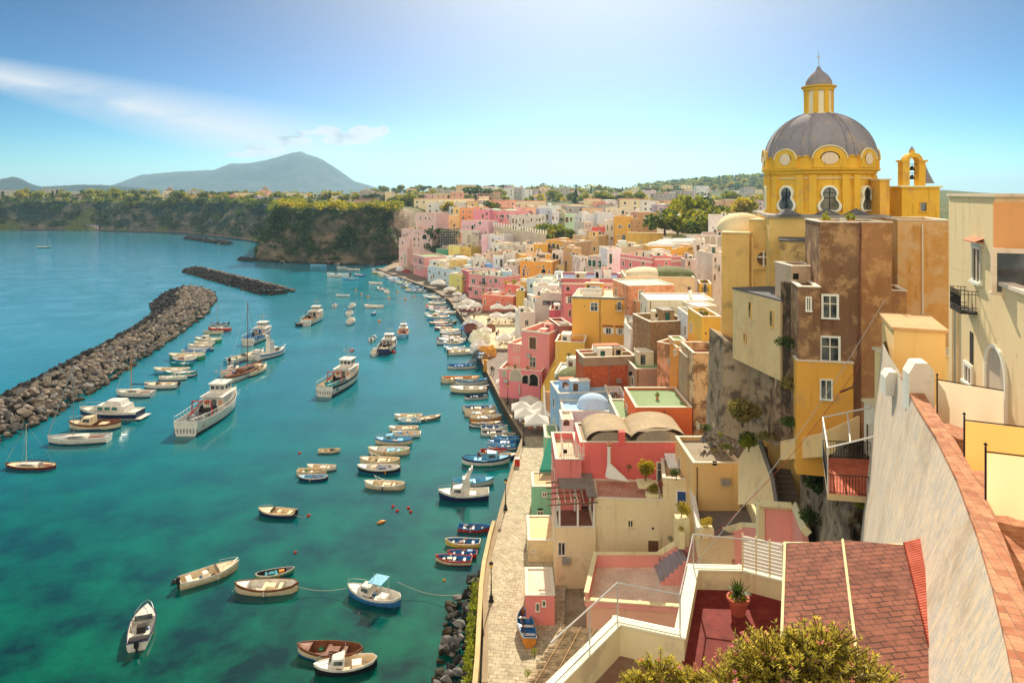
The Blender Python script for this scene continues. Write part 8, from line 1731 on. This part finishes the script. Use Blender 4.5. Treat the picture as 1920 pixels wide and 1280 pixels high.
# boats scattered in the far water
sc2 = [(628, 575, 'launch', 4.6, 100, 'white'), (660, 577, 'cabin', 6.4, 90, 'white'), (655, 590, 'row', 6, 100, 'white'), (658, 606, 'cabin', 6.8, 92, 'white'), (701, 577, 'gozzo', 7, 175, 'white'), (701, 589, 'gozzo', 4.8, 95, 'blue'), (699, 637, 'launch', 5, 92, 'white'), (703, 664, 'cabin', 5.6, 95, 'white'), (642, 556, 'row', 5.2, 180, 'white'), (715, 544, 'launch', 6.4, 130, 'white'), (726, 550, 'cabin', 6, 110, 'white'), (704, 533, 'row', 6, 180, 'white'), (656, 525, 'row', 7.6, 170, 'light blue'), (634, 519, 'launch', 11, 178, 'white'), (662, 507, 'row', 7, 180, 'white'), (597, 500, 'gozzo', 9, 178, 'light blue'), (675, 518, 'gozzo', 7, 150, 'blue'), (640, 503, 'row', 5, 180, 'white'), (565, 609, 'dinghy', 4.6, 80, 'black')]
for px, py, k, L_b, hd, h_ in sc2: boat(px, py, k, L_b, hd, h_, random.choice(['white', 'light blue', 'cream']), None, None, 'white', 'open water')
# breakwater side boats
lw = [(411, 610, 'launch', 5.6, 178, 'white'), (399, 626, 'row', 5.4, 178, 'cream'), (391, 641, 'cabin', 7.4, 178, 'green'), (376, 652, 'gozzo', 6.4, 182, 'cream'), (383, 646, 'gozzo', 5.8, 178, 'white'), (369, 659, 'row', 6.2, 176, 'blue'), (384, 657, 'gozzo', 4.6, 178, 'blue'), (361, 664, 'row', 6, 176, 'white'), (350, 673, 'gozzo', 8.8, 178, 'green'), (344, 678, 'row', 5.6, 176, 'blue'), (341, 685, 'gozzo', 5.4, 178, 'teal'), (322, 699, 'gozzo', 8, 182, 'light blue'), (338, 704, 'gozzo', 7.4, 178, 'teal'), (325, 712, 'gozzo2', 6, 4, 'white'), (349, 706, 'row', 4, 178, 'navy')]
for px, py, k, L_b, hd, h_ in lw: boat(px, py, k, L_b, hd, h_, random.choice(['white', 'blue', 'teal', 'cream']), None, random.choice(['white', 'blue', h_]), 'white', 'breakwater row')
boat(302, 727, 'launch', 6.8, 184, 'white', 'cream', 'white open motor boat with a navy waterline left of the breakwater row', T='white', wl='navy')
boat(252, 742, 'daysailer', 7.6, 176, 'white', 'white', 'small white sailing boat with an ochre mast', M_='orange')
boat(411, 620, 'daysailer', 6.6, 178, 'red', 'white', 'red hulled sailing boat at the far end of the breakwater row', M_='grey')
boat(206, 782, 'cruiser', 11.4, 176, 'navy', 'white', 'big white and navy cabin cruiser by the breakwater', T='white', wl='white')
boat(178, 803, 'cabin', 8.6, 184, 'cream', 'brown', 'wooden cream cabin boat squeezed behind the white sailing yacht', T='brown', S='cream')
boat(147, 829, 'yacht', 9.4, 186, 'white', 'grey', 'white sailing yacht with a tall mast and furled sails', T='white', M_='grey')
boat(57, 877, 'gulet', 7.9, 176, 'maroon', 'cream', 'dark maroon wooden sailing boat with a short mast at the left edge', T='brown', M_='cream').scale.z = .62
boat(83, 465, 'yacht', 9.5, 4, 'teal', 'white', 'lone distant sailing yacht anchored in the open bay', T='white')
boat(459, 703, 'gulet', 14, 80, 'white', 'brown', 'brown decked wooden sailing boat with the tallest mast', T='brown', S='brown', M_='brown')
boat(431, 700, 'cabin', 6.5, 80, 'white', 'orange', 'small white boat with an orange deck left of the wooden sailing boat', T='white'); boat(453, 675, 'launch', 7.5, 70, 'white', 'cream', 'white open boat behind the wooden sailing boat'); boat(438, 674, 'dinghy', 4.4, 60, 'light blue', 'white', 'pale blue dinghy beside the white open boat')
boat(482, 699, 'cabin', 7.2, 78, 'cream', 'cream', 'cream cabin boat right of the wooden sailing boat', T='white', S='cream'); boat(480, 670, 'cabin', 7.2, 84, 'white', 'cream', 'white boat wedged below the blue and white trawler'); boat(509, 668, 'tower', 9, 62, 'white', 'white', 'white wheelhouse launch right of the blue and white trawler', T='blue')
# trawlers
boat(398, 783, 'trawler', 18.5, 88, 'white', 'grey', 'large white trawler with a red gantry and blue side flashes, nearest trawler', T='white', G_='red', N_='grey', sx=1.0)
boat(641, 722, 'trawler', 16.5, 80, 'white', 'cream', 'white and black striped trawler with green nets in the harbour centre', T='black', G_='red', N_='teal')
boat(486, 636, 'trawler', 14.5, 88, 'white', 'blue', 'blue and white trawler behind the wooden sailing boat', T='blue', G_='blue', N_='blue', sx=1.15)
boat(588, 602, 'trawler', 14.5, 88, 'white', 'dark', 'white sterned trawler with a dark inflatable alongside', T='cream', G_='dark', N_='orange', sx=1.12)
boat(727, 655, 'trawler', 12, 90, 'navy', 'dark', 'navy hulled trawler with red fenders', T='white', G_='dark', N_='cream', sx=1.2)
boat(756, 628, 'trawler', 9.5, 96, 'light blue', 'orange', 'small light blue trawler farthest right in the water', T='white', G_='orange', N_='red', sx=1.15)
SITE = {'middle row': ('of the middle mooring row', 'boats of the middle row'), 'quay row': ('tied along the promenade quay', 'boats along the promenade quay'), 'square row': ('tied below the umbrella square', 'boats below the umbrella square'), 'far quay row': ('at the far quay', 'boats at the far quay'), 'open water': ('scattered in the inner harbour', 'boats scattered in the inner harbour'), 'breakwater row': ('moored beside the long breakwater', 'boats beside the long breakwater')}
ct_ = {}
for site, py, px, h_, i_, nm, o in sorted(BL, key=lambda t: (t[0], -t[1])):
 key = (site, h_, nm); ct_[key] = ct_.get(key, 0) + 1; n_ = ct_[key]
 o['label'] = '%s %s, %s inside, %s nearest %s' % (h_, nm.replace('_', ' '), i_, ORD[n_ - 1], SITE[site][0]); o['group'] = SITE[site][1]
# buoys
def buoy(px, py, c, r, label, grp='small mooring buoys'):
 p = PZ(px, py, 0); a = MB(); a.lathe([(0, -r * .6)] + [(r * math.cos(R(t)), r * math.sin(R(t))) for t in range(-40, 80, 20)] + [(r * .2, r), (0, r * 1.15)], 10); tag(a.build('buoy', BCOL[c], None, (p.x, p.y, r * .2), smooth=True), label, 'buoy', grp)
for px, py in ((737, 950), (745, 958), (766, 953), (770, 960)): buoy(px, py, 'red', .22, 'small red mooring buoy in the cluster right of the cream boats')
buoy(579, 967, 'red', .22, 'red buoy tethered to the cream and navy open boat'); buoy(554, 1036, 'red', .18, 'lone tiny red buoy above the pink covered boat'); buoy(562, 850, 'red', .24, 'lone red buoy left of the small cream rowing boat'); buoy(327, 1092, 'black', .3, 'black float by the big outboard motor'); buoy(833, 1088, 'orange', .16, 'tiny orange float near the rocks')
for px, py in ((711, 603), (800, 573), (730, 560), (745, 548), (690, 557), (678, 552), (667, 545), (760, 562), (776, 556)): buoy(px, py, 'orange', .5, 'orange float scattered off the far quay', 'orange floats off the far quay')
for px, py in ((737, 648), (738, 661), (660, 658)): buoy(px, py, 'red', .55, 'red fender ball floating beside the navy trawler', 'red fender balls')
p = PZ(715, 980, 0); o = thing('canoe_buoy', 'pointed orange yellow float riding alone in the water', 'buoy', tuple(p), R(35)); a = MB(); a.lathe([(0, -.62), (.16, -.4), (.25, 0), (.16, .4), (0, .62)], 10); a.v = [(z, y, x * .8 + .12) for x, y, z in a.v]; a.build('float', BCOL['orange'], o, smooth=True)
# mooring ropes
for i, (A, B, z0, z1, lab) in enumerate((((553, 1098), (650, 1102), .7, .7, 'slack pale rope between the cream boat and the blue canopy boat'), ((745, 1090), (860, 1115), 1.0, .9, 'pale mooring rope from the blue canopy boat to the rocks'), ((548, 962), (578, 966), .6, .1, 'short rope to the red buoy'), ((445, 1092), (425, 1112), .8, 0, 'anchor rope at the bow of the cream wooden boat'))):
 p, q = PZ(A[0], A[1], z0), PZ(B[0], B[1], z1); a = MB(); a.tube([tuple(p.lerp(q, t / 10) + Vector((0, 0, -.5 * math.sin(math.pi * t / 10) * min(1, z0)))) for t in range(11)], .022, 4); tag(a.build('mooring_rope', plaster((200, 190, 170), .1)), lab, 'rope')
bb = boat(1, 900, 'row', 4.2, 90, 'orange', 'blue', 'weathered orange and grey rowing boat beached on the promenade', T='grey', S='white', wl='red'); p = PZ(985, 1178, 1.8); bb.location = (p.x, p.y, 1.75); bb.rotation_euler = (.12, 0, R(98))
# ================================================================ QUAY FURNITURE AND PEOPLE
CV = fabricm('parasol_canvas', (226, 220, 210), .2)
def canopy_mesh(w, h):
 a = MB(); e = w / 2
 cs = [(-e, -e), (0, -e * 1.0), (e, -e), (e, 0), (e, e), (0, e), (-e, e), (-e, 0)]
 for i in range(8): p, q = cs[i], cs[(i + 1) % 8]; zz = lambda j: -.01 if j % 2 else -.045; a.face([(p[0], p[1], zz(i)), (q[0], q[1], zz(i + 1)), (0, 0, h)]); a.face([(p[0], p[1], zz(i) - .07), (q[0], q[1], zz(i + 1) - .07), (q[0], q[1], zz(i + 1)), (p[0], p[1], zz(i))])
 return a.mesh('canopy', CV)
CM_ = canopy_mesh(1, .2)
a = MB(); a.tube([(0, 0, 0), (0, 0, 1)], .03, 6); PM_ = a.mesh('pole', WOOD)
a = MB(); [a.tube([(0, 0, .2), (.46 * math.cos(R(t)), .46 * math.sin(R(t)), -.08)], .008, 3) for t in range(0, 360, 45)]; RM_ = a.mesh('ribs', WOOD)
UL = []
def parasol(px, py, w, label, group, hgt=2.5, z=1.46, rz=0):
 p = PZ(px, py, z + hgt + .4); o = thing('parasol', label, 'parasol', (p.x, p.y, z), rz, group); c = link('canopy', CM_, o, (0, 0, hgt), 0, (w, w, w * 1.15)); link('pole', PM_, o, None, 0, (1, 1, hgt + w * .2)); link('ribs', RM_, o, (0, 0, hgt - .02), 0, (w, w, w)); return p
gA, gB, gC = 'white parasols on the near quay', 'white parasols before the pink restaurant', 'white parasols on the village square'
for px, py, w, lb in ((993, 745, 3.6, 'farthest back of the near parasol cluster'), (978, 756, 3.4, 'left one in the second line of the near parasol cluster'), (1012, 755, 3.4, 'right one in the second line of the near parasol cluster'), (985, 769, 3.6, 'cream lit parasol in the third line, near cluster left'), (1017, 768, 3.4, 'cream lit parasol in the third line, near cluster right'), (1006, 781, 3.9, 'nearest and largest parasol of the near cluster')): parasol(px, py, w, 'white ' + lb if not lb.startswith('cream') else lb, gA)
for px, py, lb in ((943, 710, 'left white parasol before the pink restaurant arches'), (963, 711, 'middle white parasol before the pink restaurant arches'), (984, 711, 'right white parasol before the pink restaurant arches')): parasol(px, py, 2.7, lb, gB)
for px, py, w, lb in ((877, 563, 4.8, 'broadest cream parasol roof at the left of the square'), (870, 572, 3.6, 'small white parasol under the broad cream one'), (892, 569, 4.4, 'parasol on the right side of the broad cream one'), (933, 572, 4.6, 'white parasol before the coral terrace walls'), (957, 573, 4, 'parasol beside the yellow outside stair'), (931, 588, 4.3, 'left of the two joined parasols in the square middle'), (957, 588, 4.3, 'right of the two joined parasols in the square middle'), (946, 629, 4.2, 'single white parasol in the sun left of the main pink house'), (965, 622, 2.8, 'small parasol on the pink house side terrace'), (910, 615, 3.4, 'low flat parasol by the brown net heap'), (857, 548, 3.2, 'white parasol at the kiosk by the pink balcony house'), (843, 539, 4.4, 'left white parasol near the far kiosk'), (852, 528, 4, 'pale parasol in the alley mouth'), (822, 527, 6, 'wide pale awning parasol by the white cottages')): parasol(px, py, w, lb, gC)
o = thing('closed_parasol', 'tall closed cream parasol standing by the quay edge', 'parasol', tuple(PZ(974, 748, 1.46))); a = MB(); a.tube([(0, 0, 0), (0, 0, 2.9)], .03, 5); a.build('pole', WOOD, o); a = MB(); a.lathe([(.1, .9), (.17, 1.1), (.12, 2.3), (.03, 2.95)], 8); a.build('canopy', CV, o, smooth=True)
RC = paint((176, 30, 34), .8);
def table_mesh(m):
 a = MB(); a.lathe([(.0, .75), (.42, .75), (.44, .73), (.46, .5), (.44, .5)], 10, mi=0); a.tube([(0, 0, 0), (0, 0, .74)], .04, 5, 1); return a.mesh('cafe_table', [m, IRON])
def chair_mesh(m):
 a = MB(); a.box(-.22, .22, -.22, .22, .43, .47); a.box(-.22, .22, .18, .22, .47, .92)
 for x in (-.2, .18):
  for y in (-.2, .18): a.box(x, x + .03, y, y + .03, 0, .43)
 return a.mesh('cafe_chair', m)
TMR, TMW, CHW, CHR = table_mesh(RC), table_mesh(WHITE), chair_mesh(WHITE), chair_mesh(RC)
def table_set(px, py, m, c, tl, cl_, z=1.46, n=4):
 p = PZ(px, py, z); tag(link('cafe_table', m, None, (p.x, p.y, z), 0, 1.1), tl, 'table', tl + ' group')
 for i in range(n): t = R(90 * i + 45 + px); tag(link('cafe_chair', c, None, (p.x + .85 * math.cos(t), p.y + .85 * math.sin(t), z), t - R(90)), cl_, 'chair', cl_ + ' group')
for px, py in ((944, 722), (955, 723), (967, 724), (979, 722), (944, 730), (958, 731), (971, 731), (984, 730), (1000, 722), (998, 731)): table_set(px, py, TMR, CHW, 'red clothed table on the pink restaurant terrace', 'white chair at a red clothed restaurant table')
for px, py in ((984, 792), (998, 795), (1012, 792), (1022, 797), (1008, 803)): table_set(px, py, TMW, CHW, 'white table under the near parasol cluster', 'white chair under the near parasol cluster')
for px, py in ((868, 583), (877, 584), (886, 585), (895, 583), (872, 577), (890, 577), (901, 580)): table_set(px, py, TMW, CHR, 'table under the broad cream parasol roof', 'reddish chair under the broad cream parasol roof')
for px, py in ((924, 603), (936, 604), (948, 603), (960, 603), (928, 597), (955, 597), (942, 641), (950, 643), (938, 645)): table_set(px, py, TMW, CHW, 'white table on the village square', 'white chair on the village square')
# net heaps and covered piles
def heap(px, py, w, h, c, label, lump=6, name='net_heap', cat='net heap'):
 p = PZ(px, py, 1.46); a = MB(); rows = []; random.seed(int(px))
 for i in range(9):
  el = R(90 * i / 8); row = []
  for j in range(24):
   t = 2 * math.pi * j / 24; q = Vector((math.cos(t), math.sin(t), el)); r = (math.cos(el) ** .6) * (1 + .4 * noise.noise(q * 2.2 + Vector((px, 0, 0)))); z = h * (math.sin(el) ** .8) * (1 + .6 * noise.noise(q * 2.0 + Vector((px, 5, 0)))); row.append((r * w * .5 * math.cos(t), r * w * .42 * math.sin(t), z))
  rows.append(row)
 a.grid(rows, closed=True); a.face([tuple(v) for v in rows[-1]]); tag(a.build(name, plaster(c, .35) if isinstance(c, tuple) else c, None, (p.x, p.y, 1.46), smooth=False), label, cat, 'heaps of nets and covered gear on the quay')
for q in ((878, 613, 3.4, 1.5, (216, 214, 210), 'white covered heap at the far end of the gear row'), (886, 608, 2.8, 1.2, (190, 190, 196), 'pale grey heap behind the white covered one'), (883, 622, 4, 2, (110, 60, 50), 'dark red brown net heap'), (893, 617, 4.4, 2, (222, 220, 216), 'white and grey draped heap beside the dark red nets'), (873, 619, 2.6, 1.4, (84, 120, 170), 'blue and white wrapped heap nearest the water'), (899, 640, 5.2, 2.6, (236, 222, 196), 'largest cream tarpaulin heap beside the lamp post'), (901, 660, 5, 2.3, (226, 216, 208), 'whitish heap with a pink cover in front of the cream one'), (911, 668, 4.2, 1.8, (206, 150, 60), 'orange and blue pile of nets and floats'), (920, 663, 2.6, 1.6, (226, 172, 60), 'yellow float pile at the right of the orange nets'), (896, 671, 3, 1.5, (74, 92, 96), 'dark green net pile with crates'), (919, 620, 3, 1.6, (140, 96, 70), 'brown net heap by the low parasol'), (868, 563, 3.4, 1.6, (220, 220, 220), 'white covered stall at the far quay edge'), (859, 577, 3, 1.5, (214, 208, 196), 'pale stall before the broad parasol'), (750, 507, 4, 1.6, (214, 216, 220), 'white covered boat shape under the far awning'), (762, 511, 4, 1.4, (150, 60, 60), 'dark red covered heap on the far quay')): heap(*q)
FPAL = [BCOL['orange'], BCOL['yellow'], BCOL['blue'], BCOL['red'], BCOL['white'], BCOL['green']]
random.seed(40)
for i in range(26):
 px, py = random.uniform(893, 925), random.uniform(655, 676); p = PZ(px, py, 1.46); a = MB(); s = random.uniform(.3, .55)
 a.box(-s, s, -s * .7, s * .7, 0, s * .9); a.box(-s * .9, s * .9, -s * .6, s * .6, s * .9, s * .92); tag(a.build('fish_crate', random.choice(FPAL), None, (p.x, p.y, 1.46 + random.choice((0, .5, 1.2))), random.uniform(0, 3)), 'coloured plastic crate in the pile at the near end of the nets', 'crate', 'plastic crates beside the nets')
o = thing('yellow_tricycle_stall', 'small yellow stall post near the steps down from the square', 'stall', tuple(PZ(910, 697, 1.46))); a = MB(); a.lathe([(.35, 0), (.4, .4), (.3, 1.5), (.35, 2.2), (0, 2.5)], 8); a.build('body', paint((224, 170, 40), .5), o); a = MB(); a.box(-.6, .6, -.5, .5, 2.503, 2.6); a.build('top', FY, o); o.name = 'quay_stall'
# planters
for px, py, lb in ((995, 797, 'left boxed shrub at the end of the near parasol cluster'), (1010, 797, 'right boxed shrub at the end of the near parasol cluster')):
 p = PZ(px, py + 6, 1.46); o = thing('boxed_shrub', lb, 'potted plant', tuple(p)); a = MB(); a.box(-.55, .55, -.3, .3, 0, .5); a.build('planter', ROOFT, o); a = MB(); leafcloud(a, (0, 0, 1.15), .6, .45, .7, 300, .14); a.build('foliage', leafm('autumn_shrub', (90, 60, 20), (190, 130, 40), .4, 1.5) if 'left' in lb else LEAFY, o)
bush(853, 553, 262, 1.8, LEAF, 'round tree bush beside the far kiosk parasols', 400); bush(949, 529, 229, 1.2, LEAFY, 'potted greenery on the coral roof terrace, left end', 240); bush(965, 528, 229, 1.4, LEAF, 'potted greenery on the coral roof terrace, right part', 300); bush(907, 549, 224, .9, LEAF, 'round green pot plant on the coral wall corner', 160)
# outside stairs beside the parasols
o = thing('outside_stairs', 'steep tan outside stairs rising beside the near parasol cluster', 'stairs', tuple(PZ(1036, 822, 1.46)))
a = MB()
for i in range(20): a.box(-.8, .8, i * .42, i * .42 + .45, 0, .25 + i * .25)
a.build('steps', plaster((206, 158, 116), .3), o)
for s in (-1, 1): a = MB(); a.hexa([(s * .95 - .12, 0, -.5), (s * .95 + .12, 0, -.5), (s * .95 + .12, 8.6, -.5), (s * .95 - .12, 8.6, -.5), (s * .95 - .12, 0, .8), (s * .95 + .12, 0, .8), (s * .95 + .12, 8.6, 5.9), (s * .95 - .12, 8.6, 5.9)]); a.build('side_wall', WHITE, o)
yw = thing('yellow_stair_wall', 'long sloping mustard yellow wall beside the pink restaurant house', 'wall', tuple(P(1020, 745, 118)))
f = [P(*v) - yw.location for v in ((1014, 752, 118), (1040, 765, 113), (1062, 700, 116), (1062, 654, 122), (1048, 655, 130), (1014, 728, 122))]; bk = [v + Vector((.6, .3, 0)) for v in f]; a = MB(); a.face(f); a.face(bk[::-1])
for i in range(6): a.face([f[i], f[(i + 1) % 6], bk[(i + 1) % 6], bk[i]][::-1])
a.build('wall_face', plaster((206, 158, 52), .3), yw)
# people: one continuous skinned body, dressed by height
def person_mesh(pose):
 J = {'stand': [((0, 0, .95), .14), ((0, 0, 1.2), .15), ((0, 0, 1.42), .15), ((0, 0, 1.55), .06), ((0, -.02, 1.68), .11), ((.1, 0, .9), .1), ((.12, -.02, .5), .07), ((.12, 0, .08), .05), ((.12, -.16, .04), .045), ((-.1, 0, .9), .1), ((-.12, .06, .5), .07), ((-.12, .1, .08), .05), ((-.12, -.06, .04), .045), ((.21, 0, 1.4), .065), ((.27, -.02, 1.12), .05), ((.26, -.14, .88), .038), ((.26, -.18, .8), .035), ((-.21, 0, 1.4), .065), ((-.28, .02, 1.12), .05), ((-.26, -.1, .88), .038), ((-.26, -.14, .8), .035)],
         'sit': [((0, 0, .5), .15), ((0, 0, .75), .15), ((0, 0, .98), .15), ((0, -.02, 1.12), .06), ((0, -.05, 1.25), .11), ((.1, -.05, .5), .1), ((.13, -.42, .5), .07), ((.13, -.45, .1), .05), ((.13, -.58, .05), .045), ((-.1, -.05, .5), .1), ((-.13, -.42, .5), .07), ((-.13, -.45, .1), .05), ((-.13, -.58, .05), .045), ((.21, 0, .96), .065), ((.26, -.1, .72), .05), ((.2, -.32, .62), .038), ((.18, -.38, .6), .035), ((-.21, 0, .96), .065), ((-.26, -.1, .72), .05), ((-.2, -.32, .62), .038), ((-.18, -.38, .6), .035)]}[pose]
 E = [(0, 1), (1, 2), (2, 3), (3, 4), (0, 5), (5, 6), (6, 7), (7, 8), (0, 9), (9, 10), (10, 11), (11, 12), (2, 13), (13, 14), (14, 15), (15, 16), (2, 17), (17, 18), (18, 19), (19, 20)]
 me = bpy.data.meshes.new('body'); me.from_pydata([j[0] for j in J], E, []); o = bpy.data.objects.new('tmp_body', me); C.objects.link(o); sk = o.modifiers.new('skin', 'SKIN'); o.modifiers.new('sub', 'SUBSURF').levels = 1
 if not me.skin_vertices: bpy.context.view_layer.objects.active = o
 for i, v in enumerate(me.skin_vertices[0].data): v.radius = (J[i][1], J[i][1]); v.use_root = i == 0
 bpy.context.view_layer.update(); dg = bpy.context.evaluated_depsgraph_get(); m2 = bpy.data.meshes.new_from_object(o.evaluated_get(dg)); C.objects.unlink(o); bpy.data.objects.remove(o); m2.name = 'body'
 zt_ = {'stand': (.97, 1.5), 'sit': (.6, 1.06)}[pose]; hair = J[4][0][2] + .03
 for k_ in range(4): m2.materials.append(BW_)
 for p_ in m2.polygons:
  c = p_.center; p_.use_smooth = True; hand = abs(c.x) > .17 and c.y < (-.1 if pose == 'stand' else -.3)
  p_.material_index = 3 if (c.z > hair or (c.z > hair - .12 and c.y > .02)) and abs(c.x) < .16 else (0 if c.z > zt_[1] or hand else (1 if c.z > zt_[0] - (.0 if pose == 'stand' else .06) or (pose == 'sit' and c.z > .6) else 2))
 return m2
PMs = {k: person_mesh(k) for k in ('stand', 'sit')}; SKIN = paint((206, 150, 116), .6, .3, 0, 0)
def person(px, py, pose, top, bot, label, rz=0, z=1.46, hair='dark', pos=None):
 p = pos or PZ(px, py, z); o = link('person', PMs[pose], None, tuple(p), R(rz)); tag(o, label, 'person', 'people on the quay')
 for s_, c in zip(o.material_slots, (SKIN, BCOL[top], BCOL[bot], BCOL[hair])): s_.link = 'OBJECT'; s_.material = c
for q in ((889, 600, 'stand', 'black', 'black', 'standing person in black in the middle of the square', 20), (915, 607, 'stand', 'dark', 'navy', 'left of the pair in dark clothes by the joined parasols', 160), (918, 606, 'stand', 'dark', 'dark', 'right of the pair in dark clothes by the joined parasols', 200), (931, 633, 'stand', 'navy', 'navy', 'person in navy walking by the sunlit parasol', 30), (934, 629, 'stand', 'red', 'dark', 'person in red behind the walker in navy', 60), (906, 565, 'stand', 'blue', 'navy', 'person in a blue shirt at the coral wall door', 0), (911, 625, 'stand', 'dark', 'grey', 'person beside the brown net heap', 90), (912, 621, 'stand', 'white', 'dark', 'person in white beside the brown net heap', 0), (922, 700, 'stand', 'dark', 'dark', 'person in dark clothes by the quay stall', 10), (926, 702, 'stand', 'black', 'grey', 'person in a black top beside the parasols of the restaurant', 100), (961, 604, 'stand', 'green', 'white', 'person in green at the right of the joined parasols', 30), (870, 626, 'stand', 'blue', 'grey', 'person in blue among the net heaps', 70)): person(*q[:6], rz=q[6])
pb = PZ(897, 866, 0); person(0, 0, 'sit', 'maroon', 'dark', 'man in a dark red top sitting in the nearest promenade boat', rz=120, pos=(pb.x, pb.y + .2, .35))
pb = PZ(870, 925, 0)
